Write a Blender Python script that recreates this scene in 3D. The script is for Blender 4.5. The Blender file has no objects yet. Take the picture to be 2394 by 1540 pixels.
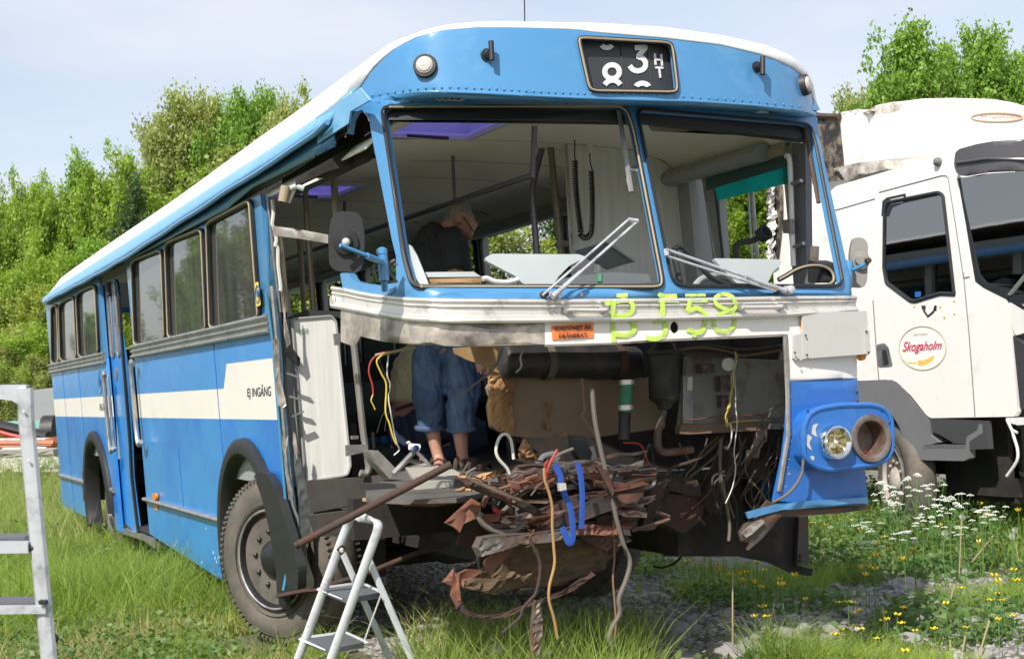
import bpy, bmesh, math, random
import numpy as np
from mathutils import Vector, Matrix
from mathutils.geometry import delaunay_2d_cdt
random.seed(7); rng=np.random.default_rng(7)
scene=bpy.context.scene; COL=scene.collection
# ------------------------------------------------------------------ camera
# Metres. x across the bus, y towards its rear, z up, front axle near y=3. Photo measurements are in a 2394x1540 frame.
F_=3400.;CX,CY=1197.,770.
rho=math.atan(.045)
pit=math.atan((195*math.cos(rho)-1578*math.sin(rho))/F_)
cr,sr,cp,sp=math.cos(rho),math.sin(rho),math.cos(pit),math.sin(pit)
upv=np.array([-sr*cp,cr*cp,sp]); dv=np.array([-1578.,-195.,F_]); dv/=np.linalg.norm(dv)
lv=np.cross(upv,dv); lv=lv if lv[0]>0 else -lv
M=np.array([lv,dv,upv]); C0=np.array([-3.577,-5.864,1.5])
cd=bpy.data.cameras.new('camera'); cam=bpy.data.objects.new('camera',cd); COL.objects.link(cam); scene.camera=cam
cd.sensor_width=36; cd.lens=36*F_/2394; cd.clip_end=2000; cd.clip_start=.05
R3=np.column_stack([M[:,0],M[:,1],-M[:,2]])
cam.matrix_world=Matrix([list(R3[i])+[C0[i]] for i in range(3)]+[[0,0,0,1]])
cd.dof.use_dof=True; cd.dof.focus_distance=7.3; cd.dof.aperture_fstop=9
# ------------------------------------------------------------------ light
SUN_DIR=Vector((-.60,-.52,.80)).normalized()     # towards the sun
w=bpy.data.worlds.new("World"); scene.world=w; w.use_nodes=True
nt=w.node_tree; nt.nodes.clear()
def N(nt,t,**k):
    n=nt.nodes.new(t)
    for a,b in k.items(): setattr(n,a,b)
    return n
sky=N(nt,'ShaderNodeTexSky',sky_type='NISHITA',sun_disc=False); 
sky.sun_elevation=math.asin(SUN_DIR.z); sky.sun_rotation=math.atan2(SUN_DIR.x,SUN_DIR.y); sky.air_density=1.0; sky.dust_density=1.0; sky.ozone_density=1.5
bg=N(nt,'ShaderNodeBackground'); bg.inputs[1].default_value=.13
out=N(nt,'ShaderNodeOutputWorld'); tc=N(nt,'ShaderNodeTexCoord'); mp=N(nt,'ShaderNodeMapping'); mp.inputs['Scale'].default_value=(1.1,1.1,4.2); mp.inputs['Rotation'].default_value=(0.25,.1,.9)
nz=N(nt,'ShaderNodeTexNoise'); nz.inputs['Scale'].default_value=1.6; nz.inputs['Detail'].default_value=7; nz.inputs['Roughness'].default_value=.5
rp=N(nt,'ShaderNodeValToRGB'); rp.color_ramp.elements[0].position=.30; rp.color_ramp.elements[1].position=.68
rp.color_ramp.elements[0].color=(.20,.20,.20,1); rp.color_ramp.elements[1].color=(.90,.90,.90,1)
mx=N(nt,'ShaderNodeMixRGB'); mx.inputs[2].default_value=(5.5,5.65,6.1,1)
L=nt.links.new
L(tc.outputs['Generated'],mp.inputs[0]);L(mp.outputs[0],nz.inputs[0]);L(nz.outputs[0],rp.inputs[0]);L(rp.outputs[0],mx.inputs[0]);L(sky.outputs[0],mx.inputs[1]);L(mx.outputs[0],bg.inputs[0]);L(bg.outputs[0],out.inputs[0])
sl=bpy.data.lights.new('sun','SUN'); sl.energy=4.7; sl.angle=math.radians(.5); sl.color=(1,.95,.87)
so=bpy.data.objects.new('sun',sl); COL.objects.link(so); so.rotation_euler=SUN_DIR.to_track_quat('Z','Y').to_euler()
scene.view_settings.view_transform='Standard'; scene.view_settings.look='None'; scene.view_settings.exposure=.32; scene.view_settings.gamma=1
scene.cycles.max_bounces=8; scene.cycles.transparent_max_bounces=16; scene.cycles.use_denoising=True
# ------------------------------------------------------------------ measuring
def ray(u,v): return M@np.array([(u-CX)/F_,-(v-CY)/F_,1.])
def D(Z): return lambda u,v: C0+ray(u,v)*Z
def G(u,v,z=0):
    r=ray(u,v); return C0+r*((z-C0[2])/r[2])
LE=.05
def SP(y,z,off=0): return np.array([-1.25-off-LE*(z-1.3),y,z])
def Sf(off=0,x0=-1.25):
    def f(u,v):
        r=ray(u,v); t=(x0-off-LE*(C0[2]-1.3)-C0[0])/(r[0]+LE*r[2]); return C0+r*t
    return f
S=Sf()
def PY(y0,k=0,z0=1):   # plane y = y0 + k (z-z0)
    def f(u,v):
        r=ray(u,v); return C0+r*((y0+k*(C0[2]-z0)-C0[1])/(r[1]-k*r[2]))
    return f
def PX(x0):
    def f(u,v):
        r=ray(u,v); return C0+r*((x0-C0[0])/r[0])
    return f
def PZ(z0): return lambda u,v: G(u,v,z0)
class VS:
    """upright surface over a plan curve, leaning back above z0"""
    def __init__(s,pts,rake=0,z0=1.85):
        P=np.array(pts,float); n=len(P)
        s.k=rake; s.z0=z0; Q=[]
        for i in range(n-1):
            a=P[max(i-1,0)];b=P[i];c=P[i+1];d=P[min(i+2,n-1)]
            for t in np.linspace(0,1,8,endpoint=False):
                Q.append(.5*((2*b)+(c-a)*t+(2*a-5*b+4*c-d)*t*t+(3*b-a-3*c+d)*t**3))
        Q.append(P[-1]); s.Q=np.array(Q)
    def __call__(s,u,v,off=0,inn=0):
        r=ray(u,v); z=2.2; best=None
        for it in range(4):
            sh=np.array([0,s.k*max(0,z-s.z0)])+np.array([0,inn-off])
            A=s.Q[:-1]+sh;B=s.Q[1:]+sh; E=B-A; d=r[:2]; W=A-C0[:2]
            den=d[0]*E[:,1]-d[1]*E[:,0]; den=np.where(abs(den)<1e-9,1e-9,den)
            t=(W[:,0]*E[:,1]-W[:,1]*E[:,0])/den; q=(W[:,0]*d[1]-W[:,1]*d[0])/den
            ok=(q>=-1e-6)&(q<=1+1e-6)&(t>0)
            if ok.any(): best=t[ok].min()
            else:
                i=np.argmin(np.where(t>0,np.maximum(-q,q-1),1e9)); best=t[i]
            z=C0[2]+r[2]*best
        return C0+r*best
    def o(s,off=0): return lambda u,v: s(u,v,off)
FR=VS([(-1.47,1.3),(-1.41,.85),(-1.343,.40),(-1.263,.10),(-1.13,-.02),(-.8,-.075),(0,-.1),(.8,-.06),(1.05,-.01),(1.16,.08),(1.22,.2),(1.25,.4),(1.26,1.2)],.28)
BR=VS([(-1.36,1.2),(-1.335,.72),(-1.3,.42),(-1.2,.16),(-1.0,.02),(-.6,-.08),(0,-.12),(.6,-.05),(.9,.08),(1.1,.27),(1.19,.48),(1.24,.9)],.12,2.5)
ZT={1:(0,138.9,.3608),2:(694.7,0,.3608),3:(1389.4,0,.4196),4:(0,625.2,.3608),5:(625.2,625.2,.3608),6:(1250.5,625.2,.361),7:(1736.8,555.8,.3609),8:(416.8,1042,.4063),11:(0,868.4,.4361),12:(1007.3,1007.3,.346),13:(1528.3,1007.3,.3616),14:(1910.4,208.4,.3158),15:(625.2,416.8,.203),16:(903.1,416.8,.2612),17:(1458.9,243.1,.2933),18:(2014.6,625.2,.3835)}
def q(n,*c):
    a,b,s=ZT[n]; return [(a+c[i]*s,b+c[i+1]*s) for i in range(0,len(c),2)]
def pp(*c): return [(c[i],c[i+1]) for i in range(0,len(c),2)]
# ------------------------------------------------------------------ materials
MT={}
def mat(name,col,rough=.5,metal=0,var=.12,vs=6.,bump=0,bs=60.,dirt_sheen=None,da=.3,ds=3.,coat=0,trans=0,rv=.12,stretch=None):
    if name in MT: return MT[name]
    m=bpy.data.materials.new(name); m.use_nodes=True; t=m.node_tree; b=t.nodes['Principled BSDF']; Lk=t.links.new
    co=N(t,'ShaderNodeTexCoord'); src=co.outputs['Object']
    if stretch:
        mpn=N(t,'ShaderNodeMapping'); mpn.inputs['Scale'].default_value=stretch; Lk(src,mpn.inputs[0]); src=mpn.outputs[0]
    n1=N(t,'ShaderNodeTexNoise'); n1.inputs['Scale'].default_value=vs; n1.inputs['Detail'].default_value=5; Lk(src,n1.inputs[0])
    h=N(t,'ShaderNodeMixRGB'); h.inputs[1].default_value=(*[c*(1-var) for c in col],1); h.inputs[2].default_value=(*[min(1,c*(1+var)) for c in col],1); Lk(n1.outputs[0],h.inputs[0]); cur=h.outputs[0]
    if dirt_sheen:
        n2=N(t,'ShaderNodeTexNoise'); n2.inputs['Scale'].default_value=ds; n2.inputs['Detail'].default_value=9; n2.inputs['Roughness'].default_value=.68; Lk(src,n2.inputs[0])
        r=N(t,'ShaderNodeValToRGB'); r.color_ramp.elements[0].position=.62-da*.45; r.color_ramp.elements[1].position=.80-da*.3; Lk(n2.outputs[0],r.inputs[0])
        h2=N(t,'ShaderNodeMixRGB'); h2.inputs[2].default_value=(*dirt_sheen,1); Lk(r.outputs[0],h2.inputs[0]); Lk(cur,h2.inputs[1]); cur=h2.outputs[0]
    Lk(cur,b.inputs['Base Color'])
    mr=N(t,'ShaderNodeMapRange'); mr.inputs['To Min'].default_value=max(.03,rough-rv); mr.inputs['To Max'].default_value=min(1,rough+rv); Lk(n1.outputs[0],mr.inputs[0]); Lk(mr.outputs[0],b.inputs['Roughness'])
    b.inputs['Metallic'].default_value=metal; b.inputs['Coat Weight'].default_value=coat; b.inputs['Coat Roughness'].default_value=.12
    if bump:
        n3=N(t,'ShaderNodeTexNoise'); n3.inputs['Scale'].default_value=bs; n3.inputs['Detail'].default_value=4; Lk(src,n3.inputs[0])
        bp=N(t,'ShaderNodeBump'); bp.inputs['Strength'].default_value=bump; bp.inputs['Distance'].default_value=.01; Lk(n3.outputs[0],bp.inputs['Height']); Lk(bp.outputs[0],b.inputs['Normal'])
    MT[name]=m; return m
def leafmat(name,col,col2,tr=.35,scale=.7,tm=(1.5,1.6,.7)):
    m=bpy.data.materials.new(name); m.use_nodes=True; t=m.node_tree; t.nodes.clear(); Lk=t.links.new
    o=N(t,'ShaderNodeOutputMaterial'); g=N(t,'ShaderNodeNewGeometry'); n1=N(t,'ShaderNodeTexNoise'); n1.inputs['Scale'].default_value=scale; n1.inputs['Detail'].default_value=3
    co=N(t,'ShaderNodeTexCoord'); Lk(co.outputs['Object'],n1.inputs[0])
    ad=N(t,'ShaderNodeMath',operation='MULTIPLY_ADD'); Lk(g.outputs['Random Per Island'],ad.inputs[0]); ad.inputs[1].default_value=.55; sb=N(t,'ShaderNodeMath',operation='MULTIPLY_ADD'); Lk(n1.outputs[0],sb.inputs[0]); sb.inputs[1].default_value=1.5; sb.inputs[2].default_value=-.5; Lk(sb.outputs[0],ad.inputs[2])
    h=N(t,'ShaderNodeMixRGB'); h.use_clamp=True; h.inputs[1].default_value=(*col,1); h.inputs[2].default_value=(*col2,1); Lk(ad.outputs[0],h.inputs[0])
    d=N(t,'ShaderNodeBsdfPrincipled'); d.inputs['Roughness'].default_value=.55; Lk(h.outputs[0],d.inputs['Base Color'])
    tl=N(t,'ShaderNodeBsdfTranslucent'); hh=N(t,'ShaderNodeMixRGB',blend_type='MULTIPLY'); hh.inputs[0].default_value=1; hh.inputs[2].default_value=(*tm,1); Lk(h.outputs[0],hh.inputs[1]); Lk(hh.outputs[0],tl.inputs[0])
    ms=N(t,'ShaderNodeMixShader'); ms.inputs[0].default_value=tr; Lk(d.outputs[0],ms.inputs[1]); Lk(tl.outputs[0],ms.inputs[2]); Lk(ms.outputs[0],o.inputs[0])
    MT[name]=m; return m
def glassmat(name,tint,refl=1.0,rough=.02,ior=1.5,dust=0):
    m=bpy.data.materials.new(name); m.use_nodes=True; t=m.node_tree; t.nodes.clear(); Lk=t.links.new
    o=N(t,'ShaderNodeOutputMaterial'); fr=N(t,'ShaderNodeFresnel'); fr.inputs[0].default_value=ior
    a=N(t,'ShaderNodeBsdfTransparent'); a.inputs[0].default_value=(*tint,1); b=N(t,'ShaderNodeBsdfGlossy'); b.inputs['Roughness'].default_value=rough; b.inputs[0].default_value=(refl,refl,refl,1)
    co=N(t,'ShaderNodeTexCoord'); n3=N(t,'ShaderNodeTexNoise'); n3.inputs['Scale'].default_value=2.2; Lk(co.outputs['Object'],n3.inputs[0]); bp=N(t,'ShaderNodeBump'); bp.inputs['Strength'].default_value=.05; bp.inputs['Distance'].default_value=.006; Lk(n3.outputs[0],bp.inputs['Height']); Lk(bp.outputs[0],b.inputs['Normal'])
    ms=N(t,'ShaderNodeMixShader'); Lk(fr.outputs[0],ms.inputs[0]); Lk(a.outputs[0],ms.inputs[1]); Lk(b.outputs[0],ms.inputs[2])
    if dust:
        df=N(t,'ShaderNodeBsdfDiffuse');df.inputs[0].default_value=(.45,.46,.44,1);m2=N(t,'ShaderNodeMixShader');n4=N(t,'ShaderNodeTexNoise');n4.inputs['Scale'].default_value=3;n4.inputs['Detail'].default_value=6;mpz=N(t,'ShaderNodeMapping');mpz.inputs['Scale'].default_value=(1,3,.5);Lk(co.outputs['Object'],mpz.inputs[0]);Lk(mpz.outputs[0],n4.inputs[0])
        mrr=N(t,'ShaderNodeMapRange');mrr.inputs['To Min'].default_value=dust*.3;mrr.inputs['To Max'].default_value=dust*1.7;Lk(n4.outputs[0],mrr.inputs[0]);Lk(mrr.outputs[0],m2.inputs[0]);Lk(ms.outputs[0],m2.inputs[1]);Lk(df.outputs[0],m2.inputs[2]);ms=m2
    Lk(ms.outputs[0],o.inputs[0])
    MT[name]=m; return m
DUST=(.30,.27,.22); RUSTC=(.16,.06,.03)
m_side=mat('side_blue',(.070,.30,.72),.28,coat=.3,var=.06,vs=2.2,dirt_sheen=(.12,.38,.76),da=.2,ds=2.0,bump=.09,bs=2.5)
m_low=mat('lower_blue',(.014,.15,.60),.3,coat=.3,var=.12,vs=2.4,dirt_sheen=(.035,.27,.68),da=.75,ds=1.3,bump=.09,bs=2.5)  # lighter blue patches stand in for reflected light on the skirt
m_front=mat('front_blue',(.072,.25,.49),.3,coat=.35,var=.05,vs=3,dirt_sheen=(.12,.30,.52),da=.2,ds=4)
m_corner=mat('corner_blue',(.024,.14,.45),.28,coat=.4,var=.08,vs=3,dirt_sheen=(.06,.18,.52),da=.2,ds=6)
m_white=mat('cream_white',(.84,.80,.74),.4,coat=.2,var=.03,vs=4,dirt_sheen=(.68,.64,.57),da=.05,ds=3)
m_roof=mat('roof_white',(.83,.82,.80),.45,var=.03,dirt_sheen=(.5,.45,.38),da=.05,ds=8)
m_chrome=mat('trim_metal',(.76,.72,.67),.30,.5,var=.15,vs=5,rv=.12,dirt_sheen=(.25,.22,.2),da=.15,ds=9)
m_alu=mat('dull_aluminium',(.42,.41,.40),.42,.75,var=.15,vs=14,dirt_sheen=(.2,.19,.18),da=.3,ds=8)
m_scuff=mat('scuffed_metal',(.60,.53,.46),.38,.5,var=.3,vs=5,dirt_sheen=(.12,.10,.085),da=.45,ds=4.5,bump=.12,bs=9)
m_rubber=mat('black_rubber',(.018,.018,.02),.5,var=.3,bump=.06)
m_tan=mat('tan_seal',(.36,.29,.19),.55)
m_tyre=mat('tyre_rubber',(.085,.074,.062),.85,var=.2,vs=9,bump=.15,bs=40,dirt_sheen=(.15,.13,.105),da=.5,ds=5)
m_steelb=mat('black_steel',(.030,.030,.032),.5,.3,var=.3,dirt_sheen=(.08,.06,.045),da=.35,ds=8,bump=.08)
m_hub=mat('hub_black',(.022,.022,.024),.35,.3,var=.3,dirt_sheen=(.07,.055,.045),da=.15,ds=10)
m_dark=mat('dark_underside',(.018,.016,.015),.85,var=.4,vs=8,dirt_sheen=(.05,.035,.025),da=.4,ds=5,bump=.2,bs=20)
m_rust=mat('rusty_steel',(.085,.038,.024),.8,.15,var=.5,vs=12,dirt_sheen=(.045,.035,.032),da=.55,ds=9,bump=.4,bs=50)
m_rusto=mat('orange_rust',(.21,.085,.048),.75,.1,var=.4,vs=14,dirt_sheen=(.16,.07,.05),da=.5,ds=9,bump=.3)
m_grime=mat('grimy_metal',(.085,.078,.070),.6,.4,var=.45,vs=10,dirt_sheen=(.13,.06,.035),da=.5,ds=7,bump=.3,bs=30)
m_greyp=mat('grey_panel',(.27,.26,.24),.55,.2,var=.2,vs=5,dirt_sheen=(.12,.07,.04),da=.3,ds=7)
m_ply=mat('dirty_plywood',(.25,.175,.115),.8,var=.35,vs=6,dirt_sheen=(.20,.17,.14),da=.3,ds=3,bump=.2,bs=20)
m_wood=mat('raw_wood',(.50,.29,.12),.8,var=.35,vs=14,dirt_sheen=(.22,.11,.05),da=.5,ds=12,bump=.4,bs=60,stretch=(1,1,.3))
m_lam=mat('laminate',(.72,.71,.67),.5,var=.22,vs=38,stretch=(1,1,.05))
m_ceil=mat('ceiling_beige',(.86,.82,.73),.5,var=.05,vs=3)
m_hatch=mat('purple_hatch',(.58,.55,.82),.35)
m_int=mat('interior_grey',(.30,.31,.305),.55,var=.1)
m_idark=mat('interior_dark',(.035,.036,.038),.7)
m_floor=mat('bus_floor',(.12,.117,.108),.75,var=.25,vs=7,dirt_sheen=(.07,.05,.04),da=.4)
m_pale=mat('pale_cowl',(.42,.46,.45),.45,var=.05)
m_orange=mat('orange_sticker',(.85,.22,.06),.5)
m_ink=mat('black_ink',(.02,.02,.02),.6)
m_signbg=mat('sign_black',(.035,.037,.042),.45)
m_signfg=mat('sign_digits',(.62,.63,.64),.5)
m_spray=mat('spray_lime',(.60,.80,.14),.55,var=.15,vs=12)
_t=m_spray.node_tree;_n=N(_t,'ShaderNodeTexNoise');_n.inputs['Scale'].default_value=26;_n.inputs['Detail'].default_value=5;_r=N(_t,'ShaderNodeValToRGB');_r.color_ramp.elements[0].position=.34;_r.color_ramp.elements[1].position=.50;_r.color_ramp.elements[0].color=(.3,.3,.3,1);_r.color_ramp.elements[1].color=(.86,.86,.86,1)
_c=N(_t,'ShaderNodeTexCoord');_t.links.new(_c.outputs['Object'],_n.inputs[0]);_t.links.new(_n.outputs[0],_r.inputs[0]);_t.links.new(_r.outputs[0],_t.nodes['Principled BSDF'].inputs['Alpha'])
m_wood2=mat('old_wood',(.30,.18,.085),.85,var=.4,vs=14,bump=.3)
m_skin=mat('skin',(.50,.27,.20),.5,var=.1,vs=12)
m_hair=mat('grey_hair',(.27,.26,.26),.8,var=.35,vs=60,bump=.5,bs=160)
m_black=mat('black_cotton',(.034,.036,.043),.85,var=.25,vs=12,bump=.2,bs=14)
m_jeans=mat('blue_denim',(.055,.10,.19),.85,var=.45,vs=9,dirt_sheen=(.13,.20,.31),da=.4,ds=5,bump=.35,bs=22)
m_jeans2=mat('dark_denim',(.022,.04,.085),.85,var=.3,vs=9,bump=.3,bs=22)
m_yshirt=mat('yellow_cotton',(.66,.60,.36),.8,var=.08,vs=6,bump=.35,bs=10)
m_leather=mat('sandal_leather',(.05,.036,.026),.7)
m_red=mat('red_cable',(.36,.03,.02),.45); m_yel=mat('yellow_cable',(.62,.44,.05),.5); m_whc=mat('white_cable',(.62,.60,.54),.5); m_cable=mat('dusty_cable',(.14,.12,.10),.7)
m_brc=mat('brown_cable',(.22,.13,.08),.7)
m_strap=mat('blue_strap',(.018,.075,.36),.6,bump=.3,bs=200)
m_green=mat('green_hose',(.05,.20,.12),.55)
m_lamp=mat('clear_lens',(.50,.48,.45),.25,var=.06); m_amber=mat('amber_lens',(.8,.25,.02),.25); m_redl=mat('red_lens',(.6,.02,.02),.25)
m_mirr=mat('mirror_chrome',(.75,.75,.75),.06,1,rv=.02)
m_yellow=mat('yellow_sticker',(.85,.60,.04),.5); m_logo=mat('logo_blue',(.02,.13,.42),.5)
m_tk=mat('truck_white',(.82,.79,.73),.3,coat=.3,var=.05,vs=2,dirt_sheen=(.66,.62,.54),da=.12,ds=4)
m_tkg=mat('truck_grey_plastic',(.16,.16,.165),.5,var=.1); m_visor=mat('visor_plastic',(.075,.072,.078),.3,var=.1)
m_burn=mat('burnt_panel',(.03,.028,.027),.8,var=.5,vs=6,dirt_sheen=(.35,.28,.2),da=.35,ds=7,bump=.5,bs=30)
m_burn2=mat('scorched_white',(.72,.68,.6),.6,var=.2,vs=5,dirt_sheen=(.10,.07,.05),da=.6,ds=4,bump=.4,bs=20)
m_redp=mat('logo_red',(.62,.03,.09),.5); m_gold=mat('logo_gold',(.80,.50,.10),.5); m_ring=mat('logo_ring',(.55,.42,.28),.5)
m_lad=mat('ladder_white',(.62,.64,.66),.42,.15,var=.06,vs=9,dirt_sheen=(.35,.34,.32),da=.22,ds=9); m_ladg=mat('ladder_tread',(.11,.115,.125),.7,bump=.3,bs=200)
m_old=mat('worn_aluminium',(.55,.56,.60),.45,.35,var=.08,vs=9,dirt_sheen=(.22,.22,.22),da=.3,ds=14)
g_side=glassmat('window_glass',(.62,.66,.63),1.0,.02,2.5,.10); g_clear=glassmat('clear_glass',(.80,.88,.82),.7); g_truck=glassmat('truck_glass',(.10,.14,.16),1,.02,3.2)
g_blind=glassmat('teal_film',(.06,.62,.60),.1,.4)
# ------------------------------------------------------------------ mesh tools
def link(o,parent=None):
    COL.objects.link(o)
    if parent is not None: o.parent=parent
    return o
def obj(name,bm,m,parent=None,smooth=False):
    bmesh.ops.recalc_face_normals(bm,faces=bm.faces) if not getattr(bm,'_nr',False) else None
    if smooth:
        for f in bm.faces: f.smooth=True
        for e in bm.edges:
            if len(e.link_faces)==2 and e.calc_face_angle(0)>.7: e.smooth=False
    me=bpy.data.meshes.new(name); bm.to_mesh(me); bm.free()
    for k in (m if isinstance(m,(list,tuple)) else [m]): me.materials.append(k)
    return link(bpy.data.objects.new(name,me),parent)
def tag(o,label=None,cat=None,group=None,kind=None):
    if label: o['label']=label
    if cat: o['category']=cat
    if group: o['group']=group
    if kind: o['kind']=kind
    return o
def empty(name,loc=(0,0,0),label=None,cat=None,group=None):
    o=bpy.data.objects.new(name,None); o.location=loc; o.empty_display_size=.1; COL.objects.link(o); tag(o,label,cat,group); return o
def inpoly(x,y,P):
    c=False;n=len(P);j=n-1
    for i in range(n):
        xi,yi=P[i];xj,yj=P[j]
        if (yi>y)!=(yj>y) and x<(xj-xi)*(y-yi)/(yj-yi)+xi: c=not c
        j=i
    return c
def patch(name,out,surf,thick,m,parent,holes=(),g=22,off=0,smooth=True,jit=0):
    """sheet over surf, outlined by measured points, with real thickness"""
    pts=[];edges=[]
    for loop in [out]+list(holes):
        b=len(pts);n=len(loop)
        for i in range(n): pts.append(loop[i]); edges.append((b+i,b+(i+1)%n))
    xs=[p[0] for p in out];ys=[p[1] for p in out]
    x=math.ceil(min(xs)/g)*g
    while x<max(xs):
        y=math.ceil(min(ys)/g)*g
        while y<max(ys):
            if inpoly(x,y,out) and not any(inpoly(x,y,h) for h in holes): pts.append((x+.37,y+.41))
            y+=g
        x+=g
    V,E,Fc,_,_,_=delaunay_2d_cdt([Vector(p) for p in pts],edges,[],0,.05)
    keep=[]
    for f in Fc:
        cx=sum(V[i][0] for i in f)/len(f);cy=sum(V[i][1] for i in f)/len(f)
        if inpoly(cx,cy,out) and not any(inpoly(cx,cy,h) for h in holes): keep.append(f)
    P=[];Nn=[]
    for v in V:
        a=surf(v[0],v[1]); b=surf(v[0]+2,v[1]); c=surf(v[0],v[1]+2)
        n=np.cross(b-a,c-a); n=n/(np.linalg.norm(n)+1e-12)
        if n@(a-C0)<0:n=-n
        if jit: a=a+n*random.uniform(-jit,jit)
        P.append(a-n*off);Nn.append(n)
    bm=bmesh.new(); fv=[bm.verts.new(p) for p in P]; bv=[bm.verts.new(p+n*thick) for p,n in zip(P,Nn)]
    cnt={}
    for f in keep:
        try:
            bm.faces.new([fv[i] for i in f]); bm.faces.new([bv[i] for i in reversed(f)])
        except ValueError: continue
        for i in range(len(f)):
            e=(f[i],f[(i+1)%len(f)]); k=tuple(sorted(e)); cnt.setdefault(k,[]).append(e)
    for k,e in cnt.items():
        if len(e)==1:
            a,b=e[0]
            try: bm.faces.new([fv[b],fv[a],bv[a],bv[b]])
            except ValueError: pass
    for v in [v for v in bm.verts if not v.link_faces]: bm.verts.remove(v)
    return obj(name,bm,m,parent,smooth)
def catm(pts,n=6,closed=False):
    P=[np.array(p,float) for p in pts]; o=[];k=len(P)
    for i in range(k if closed else k-1):
        a=P[(i-1)%k] if closed or i else P[0];b=P[i];c=P[(i+1)%k];d=P[(i+2)%k] if closed or i+2<k else P[-1]
        for t in np.linspace(0,1,n,endpoint=False): o.append(.5*((2*b)+(c-a)*t+(2*a-5*b+4*c-d)*t*t+(3*b-a-3*c+d)*t**3))
    if not closed:o.append(P[-1])
    return o
def tube_bm(bm,pts,r,n=8,closed=False,flat=1.0,taper=None,mi=0,fdir=None):
    P=[Vector(p) for p in pts];k=len(P); rings=[];up=None
    for i in range(k):
        a=P[(i-1)%k] if closed or i else P[0]; b=P[(i+1)%k] if closed or i<k-1 else P[-1]
        t=(b-a)
        if t.length<1e-9:t=Vector((0,0,1))
        t.normalize()
        if up is None:
            up=Vector(fdir) if fdir is not None else (Vector((0,0,1)) if abs(t.z)<.9 else Vector((0,1,0)))
        x=t.cross(up)
        if x.length<1e-6:x=t.orthogonal()
        x.normalize();y=x.cross(t).normalized(); 
        if fdir is None: up=y
        rr=r if taper is None else r*(1+(taper-1)*i/(k-1))
        rings.append([bm.verts.new(P[i]+(x*math.cos(2*math.pi*j/n)+y*math.sin(2*math.pi*j/n)*flat)*rr) for j in range(n)])
    for i in range(k if closed else k-1):
        A=rings[i];B=rings[(i+1)%k]
        for j in range(n):
            f=bm.faces.new([A[j],A[(j+1)%n],B[(j+1)%n],B[j]]);f.material_index=mi
    if not closed:
        bm.faces.new(rings[0][::-1]).material_index=mi;bm.faces.new(rings[-1]).material_index=mi
def tube(name,pts,r,m,parent=None,n=8,closed=False,sm=0,flat=1.0,taper=None,fdir=None):
    if sm:pts=catm(pts,sm,closed)
    bm=bmesh.new();tube_bm(bm,pts,r,n,closed,flat,taper,0,fdir);return obj(name,bm,m,parent,True)
def tpx(name,px,surf,r,m,parent=None,sm=0,**k): return tube(name,[surf(u,v) for u,v in px],r,m,parent,sm=sm,**k)
def box_bm(bm,c,s,R=None,bev=0,mi=0):
    r=bmesh.ops.create_cube(bm,size=1); vs=r['verts']; fs=list({f for v in vs for f in v.link_faces})
    for f in fs:f.material_index=mi
    for v in vs:
        p=Vector((v.co.x*s[0],v.co.y*s[1],v.co.z*s[2])); v.co=(R@p if R else p)+Vector(c)
    if bev: bmesh.ops.bevel(bm,geom=list({e for v in vs for e in v.link_edges}),offset=bev,segments=2,affect='EDGES')
def box(name,c,s,m,parent=None,R=None,bev=0):
    bm=bmesh.new();box_bm(bm,c,s,R,bev);return obj(name,bm,m,parent,bev>0)
def box2(name,a,b,m,parent=None,bev=0): return box(name,[(a[i]+b[i])/2 for i in range(3)],[abs(b[i]-a[i]) for i in range(3)],m,parent,None,bev)
def lathe_bm(bm,prof,o,ax,n=32,mi=0,cap=True):
    ax=Vector(ax).normalized();x=ax.orthogonal().normalized();y=ax.cross(x);o=Vector(o);R=[]
    for (h,r) in prof: R.append([bm.verts.new(o+ax*h+(x*math.cos(2*math.pi*j/n)+y*math.sin(2*math.pi*j/n))*r) for j in range(n)])
    for A,B in zip(R,R[1:]):
        for j in range(n): bm.faces.new([A[j],A[(j+1)%n],B[(j+1)%n],B[j]]).material_index=mi
    if cap:
        bm.faces.new(R[0][::-1]).material_index=mi;bm.faces.new(R[-1]).material_index=mi
def lathe(name,prof,o,ax,m,parent=None,n=32,cap=True):
    bm=bmesh.new();lathe_bm(bm,prof,o,ax,n,0,cap);return obj(name,bm,m,parent,True)
def ell(cx,cy,a,b,n=28,t0=0): return [(cx+a*math.cos(2*math.pi*i/n+t0),cy+b*math.sin(2*math.pi*i/n+t0)) for i in range(n)]
def rnd(pts,r=10,n=4):
    """round the corners of an outline"""
    o=[];k=len(pts)
    for i in range(k):
        a=Vector(pts[i-1]);b=Vector(pts[i]);c=Vector(pts[(i+1)%k])
        ra=min(r,(a-b).length*.45);rc=min(r,(c-b).length*.45)
        p=b+(a-b).normalized()*ra;s=b+(c-b).normalized()*rc
        for j in range(n+1):
            t=j/n;v=p*(1-t)**2+b*2*t*(1-t)+s*t*t;o.append((v.x,v.y))
    return o
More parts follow.
